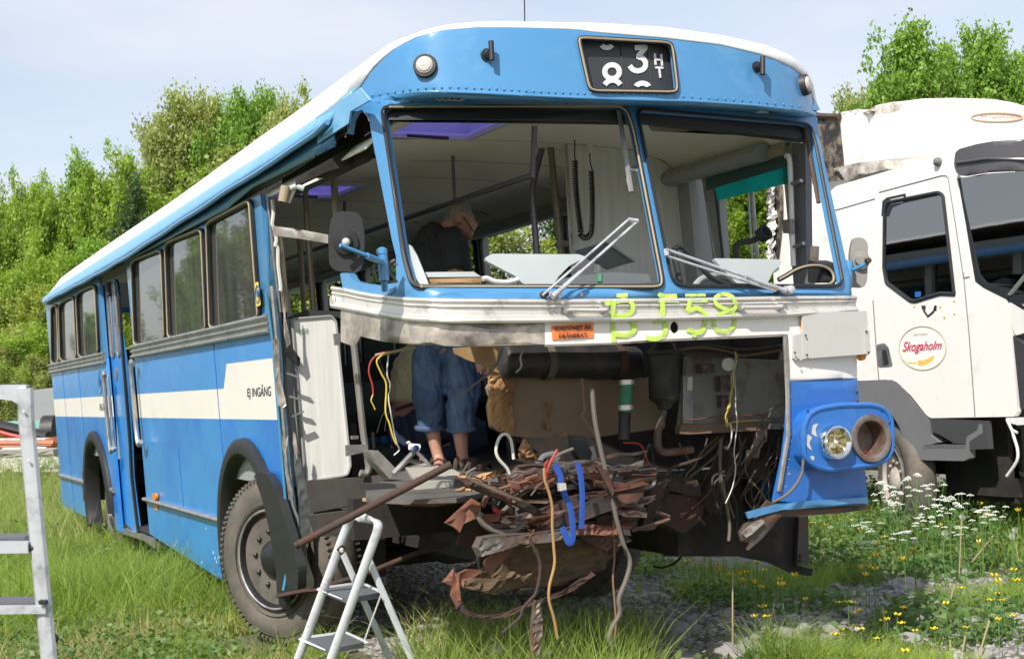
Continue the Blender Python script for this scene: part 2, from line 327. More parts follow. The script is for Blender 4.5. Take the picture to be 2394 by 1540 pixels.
def text_mesh(name,txt,quad,surf,m,parent,off=.004,bold=0,shear=0,thick=.002,join=True):
    """lettering cut out and laid on surf inside the quad TL,TR,BR,BL"""
    cu=bpy.data.curves.new(name,'FONT');cu.body=txt;cu.align_x='LEFT';cu.offset=bold;cu.shear=shear;cu.space_line=.9
    t=bpy.data.objects.new(name,cu);COL.objects.link(t);dg=bpy.context.evaluated_depsgraph_get();me=bpy.data.meshes.new_from_object(t.evaluated_get(dg))
    bpy.data.objects.remove(t);bpy.data.curves.remove(cu)
    co=[v.co.copy() for v in me.vertices];x0=min(c.x for c in co);x1=max(c.x for c in co);y0=min(c.y for c in co);y1=max(c.y for c in co)
    TL,TR,BR_,BL=[np.array(p,float) for p in quad]
    for v,c in zip(me.vertices,co):
        s=(c.x-x0)/(x1-x0);k=(y1-c.y)/(y1-y0)
        p=TL*(1-s)*(1-k)+TR*s*(1-k)+BR_*s*k+BL*(1-s)*k
        a=surf(p[0],p[1]);d=C0-a;d/=np.linalg.norm(d);n=np.cross(surf(p[0]+2,p[1])-a,surf(p[0],p[1]+2)-a);n/=np.linalg.norm(n)
        if n@d<0:n=-n
        v.co=Vector(a+n*off)
    me.materials.clear();me.materials.append(m);me.name=name
    return link(bpy.data.objects.new(name,me),parent)
def rivets(name,px,surf,m,parent,r=.006,off=.0):
    bm=bmesh.new()
    for u,v in px:
        c=surf(u,v);bmesh.ops.create_icosphere(bm,subdivisions=1,radius=r,matrix=Matrix.Translation(c))
    return obj(name,bm,m,parent,True)
def along(pts,n):
    P=[Vector(p) for p in pts];Ls=[0]
    for a,b in zip(P,P[1:]):Ls.append(Ls[-1]+(b-a).length)
    o=[]
    for i in range(n):
        s=Ls[-1]*i/(n-1)
        for j in range(len(P)-1):
            if s<=Ls[j+1]+1e-9:
                t=(s-Ls[j])/max(1e-9,Ls[j+1]-Ls[j]);v=P[j].lerp(P[j+1],t);o.append(tuple(v));break
    return o
def voxel_obj(name,parts,m,parent,vox=.012,sm=4,mats=None,fold=0,fs=9.):
    """parts: list of (points, radii[, flat]) lofted and fused into one continuous skin"""
    bm=bmesh.new()
    for pr in parts:
        pts,rad=pr[0],pr[1];flat=pr[2] if len(pr)>2 else 1.
        fd=pr[3] if len(pr)>3 else None
        P=catm(pts,5);rr=np.interp(np.linspace(0,len(rad)-1,len(P)),range(len(rad)),rad)
        k=len(P);up=None;rings=[]
        for i in range(k):
            t=Vector(P[min(i+1,k-1)]-P[max(i-1,0)]).normalized()
            if up is None:up=Vector(fd) if fd is not None else (Vector((0,0,1)) if abs(t.z)<.8 else Vector((0,1,0)))
            x=t.cross(Vector(fd) if fd is not None else up).normalized();y=x.cross(t).normalized();up=y
            rings.append([bm.verts.new(Vector(P[i])+(x*math.cos(2*math.pi*j/14)+y*math.sin(2*math.pi*j/14)*flat)*rr[i]) for j in range(14)])
        for A,B in zip(rings,rings[1:]):
            for j in range(14):bm.faces.new([A[j],A[(j+1)%14],B[(j+1)%14],B[j]])
        for ring,sg,e in ((rings[0],-1,0),(rings[-1],1,-1)):
            t=Vector(P[1]-P[0]) if e==0 else Vector(P[-1]-P[-2])
            c=bm.verts.new(Vector(P[e])+t.normalized()*sg*rr[e]*.5)
            for j in range(14):bm.faces.new([ring[j],ring[(j+1)%14],c])
    bmesh.ops.recalc_face_normals(bm,faces=bm.faces)
    me=bpy.data.meshes.new(name);bm.to_mesh(me);bm.free();o=bpy.data.objects.new(name,me);COL.objects.link(o)
    md=o.modifiers.new('r','REMESH');md.mode='VOXEL';md.voxel_size=vox;md.use_smooth_shade=True
    s=o.modifiers.new('s','SMOOTH');s.iterations=sm;s.factor=.5
    dg=bpy.context.evaluated_depsgraph_get();me2=bpy.data.meshes.new_from_object(o.evaluated_get(dg));bpy.data.objects.remove(o)
    me2.name=name
    if fold:
        from mathutils import noise
        for v,nn in [(v,v.normal.copy()) for v in me2.vertices]:
            c=v.co;a_=noise.noise(Vector((c.x*fs,c.y*fs,c.z*fs*1.1)));b_=abs(noise.noise(Vector((c.x*fs*1.6+3,c.y*fs*1.6,c.z*fs*.9+c.x*fs))))
            v.co=c+nn*fold*(a_*1.2-(1-min(1,b_*5))*1.1)
    for mm in (m if isinstance(m,list) else [m]):me2.materials.append(mm)
    if mats:
        for p in me2.polygons:p.material_index=mats(p.center)
    for p in me2.polygons:p.use_smooth=True
    return link(bpy.data.objects.new(name,me2),parent)
def np_mesh(name,V,Q,m,parent=None):
    me=bpy.data.meshes.new(name);V=np.asarray(V,np.float32);Q=np.asarray(Q,np.int32);k=Q.shape[1]
    me.vertices.add(len(V));me.vertices.foreach_set('co',V.ravel());me.loops.add(Q.size);me.loops.foreach_set('vertex_index',Q.ravel())
    me.polygons.add(len(Q));me.polygons.foreach_set('loop_start',np.arange(0,Q.size,k,dtype=np.int32));me.polygons.foreach_set('loop_total',np.full(len(Q),k,np.int32))
    me.update();me.validate()
    for mm in (m if isinstance(m,list) else [m]):me.materials.append(mm)
    return link(bpy.data.objects.new(name,me),parent) if name else me

def joinmesh(a,b):
    """merge the surface detail b into the part a"""
    bm=bmesh.new();bm.from_mesh(a.data);k=len(a.data.materials);n=len(bm.faces);bm.from_mesh(b.data);bm.faces.ensure_lookup_table()
    for f in bm.faces[n:]:f.material_index=k
    bm.to_mesh(a.data);bm.free();a.data.materials.append(b.data.materials[0]);bpy.data.objects.remove(b)
ORD=['first','second','third','fourth','fifth','sixth','seventh','eighth','ninth','tenth','eleventh','twelfth','thirteenth','fourteenth','fifteenth','sixteenth','seventeenth','eighteenth','nineteenth','twentieth']
def ords(items,fmt,key=lambda o:proj(o.matrix_basis.translation)[0]):
    for k,o in enumerate(sorted(items,key=key)):o['label']=fmt%('leftmost' if k==0 else 'rightmost' if k==len(items)-1 else ORD[k]+' from the left')
def proj(P):
    c=M.T@(np.array(P)-C0);return CX+F_*c[0]/c[2],CY-F_*c[1]/c[2]
# ================================================================== BUS
bus=empty('bus',(0,3,0),'blue and white city bus with its lower front torn away and its windscreens missing','bus')
B=bus; bus.location=(0,0,0)
# ---- roof
GZ=([-.2,.6,.82,1.66,2.48,4.84,6.4,8.1,11.4,12.3],[2.87,2.85,2.779,2.748,2.739,2.69,2.66,2.65,2.655,2.65])
BZ=([-.2,.54,.82,1.95,3.25,5.44,8.1,10.8,12.3],[2.93,2.907,2.889,2.871,2.86,2.83,2.806,2.775,2.74])
SZ=([-.2,1.19,1.8,2.73,3.9,5.36,7.27,9.9,11.3,11.85,12.3],[3.16,3.154,3.134,3.122,3.086,3.052,3.04,3.005,2.98,2.86,2.8])
gz=lambda y:float(np.interp(y,*GZ)); bz=lambda y:float(np.interp(y,*BZ)); sz=lambda y:float(np.interp(y,*SZ))
def Zp(x,y):
    s=sz(y);b=bz(y)
    return float(np.interp(x,[-1.34,-1.32,-1.22,-1.09,-.8,-.4,0,.4,.8,1.05,1.2,1.28],[b-.02,b,(b+s)/2+.045,s,s+.045,s+.07,s+.075,s+.07,s+.045,s,(b+s)/2+.04,b-.06]))
top_px=[(841,206)]+q(2,450,500,520,410,640,310,780,235,950,195,1180,178,1400,180,1800,190)+pp(1389,75.5,1557,90,1683,105,1788,130,1851,155,1884.5,185,1899,214,1907,262)
lip_px=[(839,168)]+q(2,430,415,520,362,700,255,820,210,950,175,1180,152,1400,150,1800,160)+q(3,0,138,380,160,720,208,960,262,1105,322,1185,395,1215,470)+[(1909,256)]
def resample(px,n):
    a=along([(p[0],p[1],0) for p in px],n);return [(p[0],p[1]) for p in a]
NB=41
tp=[BR(u,v) for u,v in resample(top_px,NB)]
lp_=[BR(u,v,-.05) for u,v in resample(lip_px,NB)]
bm=bmesh.new();rows=[]
HATCH=[(-.86,-.30,1.02,1.62),(-.86,-.30,3.42,4.05)]
ss=[0,.15,.35,.6,.8,1]
ys2=[1.62,2.2,2.8,3.42,4.05,5,6,7,8,9,10,10.8,11.3,11.65,11.85]
for i in range(NB):
    x0=tp[i][0];row=[bm.verts.new(tp[i]),bm.verts.new(lp_[i])]
    yf=max(lp_[i][1],tp[i][1]);zf=max(lp_[i][2],tp[i][2]-.0)
    if i==0:yf=tp[0][1];zf=tp[0][2];row[1].co=Vector(tp[0])+Vector((0,.03,.002))
    for s in ss[1:]:
        y=yf+.04+(1.3-yf-.04)*s;t=1-(1-s)**2;row.append(bm.verts.new((x0+(.0),y,zf+(Zp(x0,y)-zf)*t)))
    for y in ys2:
        row.append(bm.verts.new((x0,y,Zp(x0,y))))
    rows.append(row)
hx=lambda x:-.88<x<-.28
for i in range(NB-1):
    for j in range(len(rows[0])-1):
        c=[rows[i][j].co,rows[i+1][j+1].co];mx_=(c[0].x+c[1].x)/2;my=(c[0].y+c[1].y)/2
        if j>4 and hx(mx_) and any(h[2]-.35<my<h[3]+.05 for h in HATCH):continue
        bm.faces.new([rows[i][j],rows[i][j+1],rows[i+1][j+1],rows[i+1][j]])
e=[bm.verts.new((v.co.x*.99,11.98,2.62)) for v in [r[-1] for r in rows]]
for i in range(NB-1):bm.faces.new([rows[i][-1],e[i],e[i+1],rows[i+1][-1]])
roof=obj('roof',bm,m_roof,B,True)
so_=roof.modifiers.new('s','SOLIDIFY');so_.thickness=.015;so_.offset=0
# cove band along both sides, gutter, cantrail
def strip(name,fa,fb,ys,m,nseg=1,mid=None):
    bm=bmesh.new();R=[]
    for y in ys:
        a=Vector(fa(y));b=Vector(fb(y));r=[]
        for k in range(nseg+1):
            t=k/nseg;p=a.lerp(b,t)
            if mid:p+=Vector(mid)*math.sin(t*math.pi)
            r.append(bm.verts.new(p))
        R.append(r)
    for A,C in zip(R,R[1:]):
        for k in range(nseg):bm.faces.new([A[k],A[k+1],C[k+1],C[k]])
    o=obj(name,bm,m,B,True);s=o.modifiers.new('s','SOLIDIFY');s.thickness=.012;s.offset=0;return o
ysA=[.56,.7,.82,1.0,1.3,1.66,2.1,2.48,3,3.6,4.2,4.84,5.6,6.4,7.2,8.1,9,10,11,11.5,11.8,11.95]
strip('roof_cove',lambda y:SP(y,gz(y)+.005,.075*min(1,max(.0,(y-.45)/.5))*min(1,max(.2,(12.1-y)/.9))),lambda y:(-1.325,y,bz(y)+.004),ysA,mat('cove_blue',(.14,.40,.66),.35,coat=.3,dirt_sheen=(.25,.5,.7),da=.2,ds=3),4,(-.025,0,.0))
strip('roof_cove',lambda y:(1.31,y,gz(y)+.005),lambda y:(1.27,y,bz(y)-.05),ysA[2:],m_front,2)
tube('gutter',[SP(y,gz(y)-.004+.003*math.sin(y*5),.085*min(1,max(.3,(12.1-y)/.9))) for y in np.arange(.78,11.95,.22)],.014,m_front,B,6)
def can(y): return SP(y,gz(y)-.035,.01)
strip('cantrail',lambda y:SP(y,2.655 if y>2.4 else 2.70-.01*(2.4-y)+.0,.03),lambda y:SP(y,gz(y)+.0,.03),[.86,1.2,1.66,2.1,2.37,2.4,3,4,5,6,6.3,6.36,8,9,10,11,11.9],m_front)
CR_=rivets('cantrail_rivets',along([(620,444),(812,322)],9) and [(a[0],a[1]) for a in along([(620,441,0),(808,320,0)],9)],Sf(.04),m_steelb,B,.008)
strip('cantrail_lining',lambda y:SP(y,2.60,-.10),lambda y:SP(y,2.80,-.14),[.75,1.2,2.3],m_dark)
patch('roof_cove',q(2,120,765,300,640,405,570,470,650,345,722,332,800,272,838,130,932),Sf(.055),.01,MT['cove_blue'],B,g=14)
strip('gutter_backing',lambda y:SP(y,gz(y)-.05,-.02),lambda y:SP(y,bz(y)+.01,-.02),[.75,1.2,1.66,2.4,3.5,5,7,9,11.85],m_steelb)
# ---- near side skin
GR=[]
LB=1.345 # lower edge of the white stripe
archF=(3.21,.47,.76,.74); archR=(9.12,.47,.74,.72)
def arch_pts(a,extra=0,n=22,z0=None):
    y,z,A,Bb=a;o=[]
    for i in range(n+1):
        t=math.pi*i/n;o.append((y+(A+extra)*math.cos(t),z+(Bb+extra)*math.sin(t)))
    return o
def sidesheet(name,out,m,off=0,thick=.03,par=None,surf=None):
    """flat side sheet given as (y,z) outline"""
    bm=bmesh.new();f=[bm.verts.new(SP(y,z,off)) for y,z in out];g=[bm.verts.new(SP(y,z,off-thick)) for y,z in out]
    n=len(out)
    V,E,Fc,_,_,_=delaunay_2d_cdt([Vector(p) for p in out],[(i,(i+1)%n) for i in range(n)],[],1,1e-6)
    bm.free();bm=bmesh.new()
    f=[bm.verts.new(SP(v[0],v[1],off)) for v in V];g=[bm.verts.new(SP(v[0],v[1],off-thick)) for v in V];cnt={}
    for t in Fc:
        bm.faces.new([f[i] for i in t]);bm.faces.new([g[i] for i in reversed(t)])
        for i in range(len(t)):
            k=tuple(sorted((t[i],t[(i+1)%len(t)])));cnt.setdefault(k,[]).append((t[i],t[(i+1)%len(t)]))
    for k,e in cnt.items():
        if len(e)==1:a,b=e[0];bm.faces.new([f[b],f[a],g[a],g[b]])
    return obj(name,bm,m,par or B)
yF,yDa=2.36,None
def sy(u,v):return float(S(u,v)[1])
dF=sy(316,860); dR=sy(249,860)      # door opening: front edge, rear edge
yR=11.95
Y=lambda n,x,y:sy(*q(n,x,y)[0])
yseam=Y(4,1420,900)
af=arch_pts(archF)
# front bay : upper blue, stripe, lower blue

ys1,ys2_=Y(4,1470,650),Y(4,1450,785)
sidesheet('upper_panel',[(yF,1.7055),(yF,1.90),(dF,1.90),(dF,1.5455),(ys2_,1.5455),(ys1,1.7055)],m_side)
sidesheet('white_stripe',[(yF,LB),(yF,1.705),(ys1,1.705),(ys2_,1.545),(dF,1.545),(dF,LB)],m_white)
low=[(yF,LB),(dF,LB),(dF,.21),(archF[0]+archF[2],.21)]+[p for p in arch_pts(archF,0)]+[(archF[0]-archF[2],.47)]
low=[(yF,LB),(dF,LB),(dF,.36),(4.28,.235),(archF[0]+archF[2]+.01,.235)]+af+[(yF+.06,.47),(yF,.55)]
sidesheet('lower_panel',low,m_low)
sidesheet('window_band',[(yF,1.90),(yF,2.655),(yF+.07,2.655),(yF+.07,1.90)],m_front)
# rear bay
ar=arch_pts(archR)
sidesheet('upper_panel',[(dR,1.545),(dR,1.90),(yR,1.90),(yR,1.545)],m_side)
sidesheet('white_stripe',[(dR,LB),(dR,1.545),(yR,1.545),(yR,LB)],m_white)
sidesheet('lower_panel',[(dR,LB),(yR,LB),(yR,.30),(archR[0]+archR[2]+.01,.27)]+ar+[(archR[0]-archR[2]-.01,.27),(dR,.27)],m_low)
for yy,z0,z1 in ((yseam,.5,1.9),(Y(4,1165,1250),.62,1.12),(Y(4,530,900),.3,1.9),(Y(4,425,900),.3,1.9),(Y(4,1120,560),.0,0)):
    if z1:sidesheet('panel_seam',[(yy,z0),(yy,z1),(yy+.012,z1),(yy+.012,z0)],m_logo,.0025,.002)
# rubber arches
for a in (archF,archR):
    bm=bmesh.new();R=[];n=26
    for i in range(n+1):
        t=math.pi*(-.10+1.20*i/n) if a is archF else math.pi*(-.12+1.14*i/n);y,z,A,Bb=a;row=[]
        for e,o in ((.02,.004),(.015,.035),(-.02,.055),(-.075,.05),(-.10,.02),(-.10,-.1)):
            row.append(bm.verts.new(SP(y+(A+e)*math.cos(t),z+(Bb+e)*math.sin(t),o)))
        R.append(row)
    for P_,Q_ in zip(R,R[1:]):
        for k in range(5):bm.faces.new([P_[k],P_[k+1],Q_[k+1],Q_[k]])
    obj('wheel_arch',bm,m_rubber,B,True)
    bm=bmesh.new();R=[]
    for i in range(n+1):
        t=math.pi*i/n;R.append([bm.verts.new(SP(a[0]+(a[2]-.06)*math.cos(t),a[1]+(a[3]-.06)*math.sin(t),-.05)),bm.verts.new(SP(a[0]+(a[2]-.06)*math.cos(t),a[1]+(a[3]-.06)*math.sin(t),-.6))])
    for P_,Q_ in zip(R,R[1:]):bm.faces.new([P_[0],P_[1],Q_[1],Q_[0]])
    obj('wheel_housing',bm,m_dark,B,True)
patch('arch_flap',rnd(q(8,430,160,500,150,560,250,605,400,640,520,690,700,690,830,620,850,568,862,560,700,530,520,490,330),12,3),Sf(.065),.05,m_rubber,B,g=12,jit=.002)
# windows of the near side
def side_window(pts,pill=True):
    o=rnd([(p[0],p[1]) for p in pts],13,5)
    fr=tube('window_frame',[S(u,v)+np.array([-.012,0,0]) for u,v in o],.017,m_rubber,B,6,True)
    tube('seal',[S(u,v)+np.array([-.026,0,0]) for u,v in o],.0075,m_tan,fr,5,True)
    patch('pane',o,Sf(-.004),.006,g_side,fr,g=60,smooth=False)
    return o
W=[q(1,1360,1060,1640,912)+q(4,1698,322,1382,395),q(1,1090,1190,1325,1098)+q(4,1355,402,1110,458),q(1,868,1305,1062,1232)+q(4,1086,462,888,505),
   q(4,507,165,630,112,652,560,525,586),q(4,393,233,490,182,512,592,405,612),q(4,343,255,380,240,398,612,347,628)]
oF=pp(*[c for p in [S(0,0)] for c in ()]) if 0 else None
holes=[rnd(w_,13,5) for w_ in W]
def yzpx(y,z):
    c=M.T@(SP(y,z)-C0);return (CX+F_*c[0]/c[2],CY-F_*c[1]/c[2])
yf2=yF+.07
oFr=[yzpx(yf2,2.655),yzpx(dF,2.655),yzpx(dF,1.90),yzpx(yf2,1.90)]
patch('window_band',oFr,S,.03,m_front,B,holes[:3],g=24)
oRr=[yzpx(dR,2.655),yzpx(yR,2.655),yzpx(yR,1.90),yzpx(dR,1.90)]
patch('window_band',oRr,S,.03,m_front,B,holes[3:],g=14)
for w_ in W:side_window(w_)
patch('sticker',rnd(q(4,1648,100,1672,92,1688,245,1660,255),3,3),Sf(.03),.002,m_yellow,B,g=40,smooth=False)
tpx('sticker_ring',ell(*q(4,1668,172)[0],5,20,20),Sf(.034),.003,m_logo,B,n=5,closed=True)
patch('sticker_emblem',ell(*q(4,1668,168)[0],2.6,9,12),Sf(.034),.002,m_logo,B,g=40,smooth=False)
# belt trim and rub rails
def yzs(y0,y1,z,off,n=12):return [SP(y0+(y1-y0)*i/(n-1),z,off) for i in range(n)]
for a,b in ((yF-.01,dF),(dR,yR+.02)):
    sidesheet('belt_trim',[(a,1.862),(a,1.945),(b,1.945),(b,1.862)],m_alu,.022,.02)
    for z,r in ((1.945,.014),(1.905,.010),(1.862,.013)):tube('belt_bead',yzs(a,b,z,.024),r,m_alu,B,8)
yA=archF[0]+archF[2]+.02
tube('rub_rail',[SP(yA,.655,.015),SP(dF-.0,.655,.015)],.026,m_alu,B,10,flat=.7)
tube('rub_rail',[SP(archR[0]+archR[2]+.03,.655,.012),SP(yR-.02,.655,.012)],.024,m_alu,B,10)
tube('rub_rail',[SP(archR[0]-archR[2]-.03,.655,.012),SP(dR+.1,.655,.012)],.024,m_alu,B,10)
patch('side_reflector',rnd(q(4,983,1462,1006,1462,1010,1490,1006,1510,990,1508),3,2),Sf(.03),.02,m_amber,B,g=50)
patch('side_reflector',q(11,822,695,842,690,846,745,830,742),Sf(.006),.003,m_amber,B,g=50)
for k in range(34):
    y_=random.choice([random.uniform(4.1,6.2),random.uniform(4.0,4.4)]);z_=random.uniform(.25,.40) if random.random()<.8 else random.uniform(.4,.6);r_=random.uniform(.004,.012)
    sidesheet('paint_chip',[(y_+r_*math.cos(a)*random.uniform(.5,1.6),z_+r_*math.sin(a)*random.uniform(.5,1.6)) for a in np.linspace(0,2*math.pi,7,endpoint=False)],random.choice([m_white,m_lamp,m_rust]),.0015,.001)
# lettering on the side
text_mesh('side_lettering','EJ INGÅNG',q(4,1603,766,1757,748,1757,852,1605,854),Sf(.0),m_ink,B,bold=.012,off=.002)
text_mesh('side_lettering','INGÅNG',q(4,645,868,694,862,694,928,647,926),Sf(.001),m_ink,B,off=.0015)
tpx('door_emblem',ell(*q(4,650,735)[0],4,27,22),Sf(.006),.004,m_front,B,n=5,closed=True)
patch('door_emblem',ell(*q(4,643,738)[0],2.6,10,14),Sf(.006),.003,m_logo,B,g=30)
# ---- folding entrance door behind the front bay
door=patch('door_leaf',q(4,662,120,745,78,765,360,800,600,838,1120)+q(11,700,560,738,868,652,800,628,560,608,400)+q(4,742,1160,712,760,690,640),Sf(-.05),.035,m_low,B,g=18)
for a in (q(4,692,118,712,112,742,560,735,585,722,570),q(4,730,110,742,104,778,560,772,580,762,560)):
    fr=tpx('door_window_frame',rnd(a,4,3),Sf(-.045),.012,m_alu,door,n=6,closed=True)
    patch('door_pane',rnd(a,4,3),Sf(-.044),.004,g_side,fr,g=40)
tpx('door_edge',q(4,752,82,765,110,800,600,842,1120)+q(11,706,560,742,866),Sf(-.04),.016,m_rubber,door,n=6)
tpx('door_edge',q(4,658,118,690,560,712,760,745,1160)+q(11,620,500,652,796),Sf(-.03),.013,m_alu,door,n=6)
tpx('door_hinge',q(4,700,100,712,180),Sf(-.03),.03,m_rust,door,n=6)
patch('door_emblem',ell(*q(4,748,692)[0],3.5,17,16),Sf(-.045),.003,m_alu,door,g=30)
tpx('grab_rail',q(4,678,702,672,716,712,1160,728,1170),Sf(.06),.019,m_alu,B,sm=5)
tpx('grab_rail',q(4,862,628,848,648,890,1108,914,1128),Sf(.06),.021,m_alu,B,sm=5)
tpx('grab_rail',q(4,696,702,702,740,738,1150,745,1166),Sf(.03),.014,m_alu,B,sm=5)
patch('door_sill',q(11,645,850,660,838,828,905,830,950,770,905,655,868),Sf(-.02),.25,m_alu,B,g=30)
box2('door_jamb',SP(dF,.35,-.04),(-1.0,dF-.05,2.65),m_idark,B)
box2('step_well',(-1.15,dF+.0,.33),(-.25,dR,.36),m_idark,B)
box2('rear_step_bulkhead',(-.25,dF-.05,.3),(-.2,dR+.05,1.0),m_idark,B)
patch('wiper_panel_rust',q(11,440,530,455,540,462,600,458,700,445,690),Sf(.004),.003,m_rust,B,g=30)
# ---- far side, rear and floor
def fx(z):return 1.22-LE*(z-1.3)
def fbox(name,y0,y1,z0,z1,m=m_side,t=.04):
    bm=bmesh.new();v=[]
    for y in(y0,y1):
        for z in(z0,z1):
            for dx in(0,t):v.append(bm.verts.new((fx(z)+dx-.02,y,z)))
    for f in((0,1,3,2),(4,6,7,5),(0,4,5,1),(2,3,7,6),(0,2,6,4),(1,5,7,3)):bm.faces.new([v[i] for i in f])
    return obj(name,bm,m,B)
box2('side_lining',(1.10,1.15,.6),(1.13,6.2,1.80),m_dark,B);box2('side_lining',(1.08,.2,.95),(1.11,1.15,1.75),m_dark,B);fbox('far_side_panel',1.5,12.1,.55,1.93,m_low);fbox('far_header',.55,12.1,2.70,2.86,m_int);
fbox('far_side_panel',.5,1.5,.75,1.93,m_low)
FW=[(.66,1.62),(1.85,3.25),(3.37,4.75),(4.87,6.2),(6.32,7.6),(7.72,9.0),(9.12,10.4),(10.52,11.8)]
edges=[.55]+[e for a,b in FW for e in (a,b)]+[12.1]
for i in range(0,len(edges),2):fbox('window_pillar',edges[i],edges[i+1],1.93,2.70,m_int,.06)
for a,b in FW[1:]:
    o=rnd([(a,1.95),(b,1.95),(b,2.68),(a,2.68)],.08,5)
    tube('far_window_frame',[(fx(z)-.03,y,z) for y,z in o],.018,m_rubber,B,6,True)
fbox('rear_panel',12.1,12.14,.35,2.8,m_low)
box2('rear_wall',(-1.2,12.0,.35),(1.2,12.06,1.9),m_low,B);box2('rear_wall',(-1.25,12.0,2.55),(1.2,12.06,2.8),m_low,B)
box2('floor',(-.62,.95,.93),(1.18,2.5,.975),m_floor,B);box2('floor',(-1.15,2.5,.93),(1.18,dF-.03,.975),m_floor,B);box2('floor',(-.2,dF-.03,.93),(1.18,12.0,.975),m_floor,B);box2('floor',(-1.15,dR+.02,.93),(-.2,12,.975),m_floor,B)
box2('side_lining',(-1.2,yF+.05,.95),(-1.16,dF,1.9),m_int,B);box2('side_lining',(-1.2,dR,.95),(-1.16,12,1.9),m_int,B)
# ---- underbody
for x in(-.45,.45):box2('chassis_rail',(x-.04,.75,.55),(x+.04,11.6,.80),m_dark,B)
for y in(1.6,4.8,6.8,8.2,11):box2('cross_member',(-1.1,y-.05,.70),(1.1,y+.05,.92),m_dark,B)
box2('fuel_tank',(-.5,3.7,.36),(1.05,4.5,.93),m_dark,B);box2('underbody_shade_box',(-1.0,4.6,.32),(1.05,6.2,.93),m_dark,B);box2('engine_block',(-.6,10.,.35),(.6,11.6,.9),m_dark,B)  # the box behind the tank is added low to shade the ground
tube('front_axle',[(-1.0,3,.5),(-.6,3,.42),(.6,3,.42),(1.0,3,.5)],.06,m_dark,B)
tube('rear_axle',[(-1.0,9.12,.5),(1.0,9.12,.5)],.09,m_dark,B)
box2('transmission',(-.3,2.3,.42),(.3,3.6,.8),m_dark,B,.05)
box2('dark_well_sheet',(-.80,8.3,.25),(-.76,9.95,1.2),m_dark,B);box2('dark_well_sheet',(-.80,2.45,.3),(-.76,4.0,1.3),m_dark,B)  # dark sheets added behind the wheels to stop light showing through
# ---- wheels
def wheel(name,c,n,R=.51,wd=.28,parent=B,hubm=None,nuts=10,cleat=1):
    n=Vector(n).normalized();c=Vector(c)
    t=lathe(name,[(-wd,R*.56),(-wd*.97,R*.80),(-wd*.86,R*.95),(-wd*.72,R),(-wd*.5,R*1.005),(-wd*.28,R),(-wd*.12,R*.955),(-.004,R*.86),(0,R*.78),(-.005,R*.70),(-.03,R*.585),(-.03,R*.56)],c,n,m_tyre,parent,72)
    bm=bmesh.new()
    for k in range(84):
        a=2*math.pi*k/84;x=n.orthogonal().normalized();y=n.cross(x);d=x*math.cos(a)+y*math.sin(a);tg=n.cross(d)
        Rm=Matrix((tg,n,d)).transposed()
        for s in((-.14,-.86) if cleat else ()):box_bm(bm,c+n*(s*wd)+d*(R*.953),(.013,.05,.020),Rm)
    if cleat:joinmesh(t,obj('tread_block',bm,m_tyre,t))
    for rr in(.66,.9):tube('sidewall_rib',[c+n*(-.002 if rr<.8 else -.018)+(n.orthogonal().normalized()*math.cos(a)+n.cross(n.orthogonal().normalized())*math.sin(a))*R*rr for a in np.linspace(0,2*math.pi,48,endpoint=False)],.0045,m_tyre,t,5,True)
    hm=hubm or m_hub
    tube('rim_edge',[c+n*.0+(n.orthogonal().normalized()*math.cos(a)+n.cross(n.orthogonal().normalized())*math.sin(a))*R*.575 for a in np.linspace(0,2*math.pi,48,endpoint=False)],.008,m_alu,t,6,True)
    rim=lathe('rim',[(-.0,R*.575),(.006,R*.555),(-.01,R*.535),(-.05,R*.52),(-.10,R*.47),(-.105,R*.44),(-.06,R*.40),(-.055,R*.26),(-.02,R*.22),(.0,R*.20),(.02,R*.12),(.022,.0005)],c-n*.004,n,hm,t,48,False)
    bm=bmesh.new();x=n.orthogonal().normalized();y=n.cross(x)
    for k in range(nuts):
        a=2*math.pi*k/nuts;p=c+(x*math.cos(a)+y*math.sin(a))*R*.33-n*.06;lathe_bm(bm,[(0,.026),(.014,.026),(.015,.016),(.045,.015),(.05,.008)],p,n,6)
    obj('wheel_nut',bm,hm,rim,False)
    bm=bmesh.new()
    for k in range(nuts):
        a=2*math.pi*(k+.5)/nuts;p=c+(x*math.cos(a)+y*math.sin(a))*R*.44-n*.085;bmesh.ops.create_uvsphere(bm,u_segments=8,v_segments=6,radius=.02,matrix=Matrix.Translation(p))
    obj('vent_hole',bm,m_dark,rim,True)
    return t
sa=math.radians(25)
wheel('front_wheel',(-1.255,2.66,.512),(-math.cos(sa),-math.sin(sa),-.02))
wheel('front_wheel',(1.15,3.15,.505),(math.cos(sa),math.sin(sa),0))
wheel('rear_wheel',(-1.10,9.12,.50),(-1,0,0));wheel('rear_wheel',(1.12,9.12,.50),(1,0,0))
# ---- front shell with windscreen openings
wl=rnd(pp(893,250,1462,249,1480,300,1549,660,1540,670,965,670,945,600),22,6)
wr=rnd(pp(1489,255,1893,289,1905,325,1972,668,1592,668,1570,650),22,6)
shell_out=pp(862,262,851,256,862,236,868,238,911,233,969,230,1037,229,1128,231,1344,236,1493,240,1620,243,1767,252,1884,264,1910,274,1916,330,1985,640,1992,690,1275,703,1000,702,900,695,850,686,801,672,795,640,800,638,814,638,826,656,848,662,889,667,926,660,926,600,916,560,890,425,866,300)
patch('front_shell',shell_out,FR.o(0),.035,m_front,B,[wl,wr],g=18)
patch('corner_bracket',q(2,330,730,360,690,460,655,478,690,470,790,452,745,420,712,372,728,345,780,330,870,322,800),FR.o(.0),.03,m_front,B,g=12)
patch('torn_lining',q(2,345,900,335,850,375,770,420,722,452,752,470,820,500,1000,520,1020,420,1050,200,1110,0,1200,0,1150,150,1070,330,960),PY(.98),.03,m_dark,B,g=14,jit=.004)
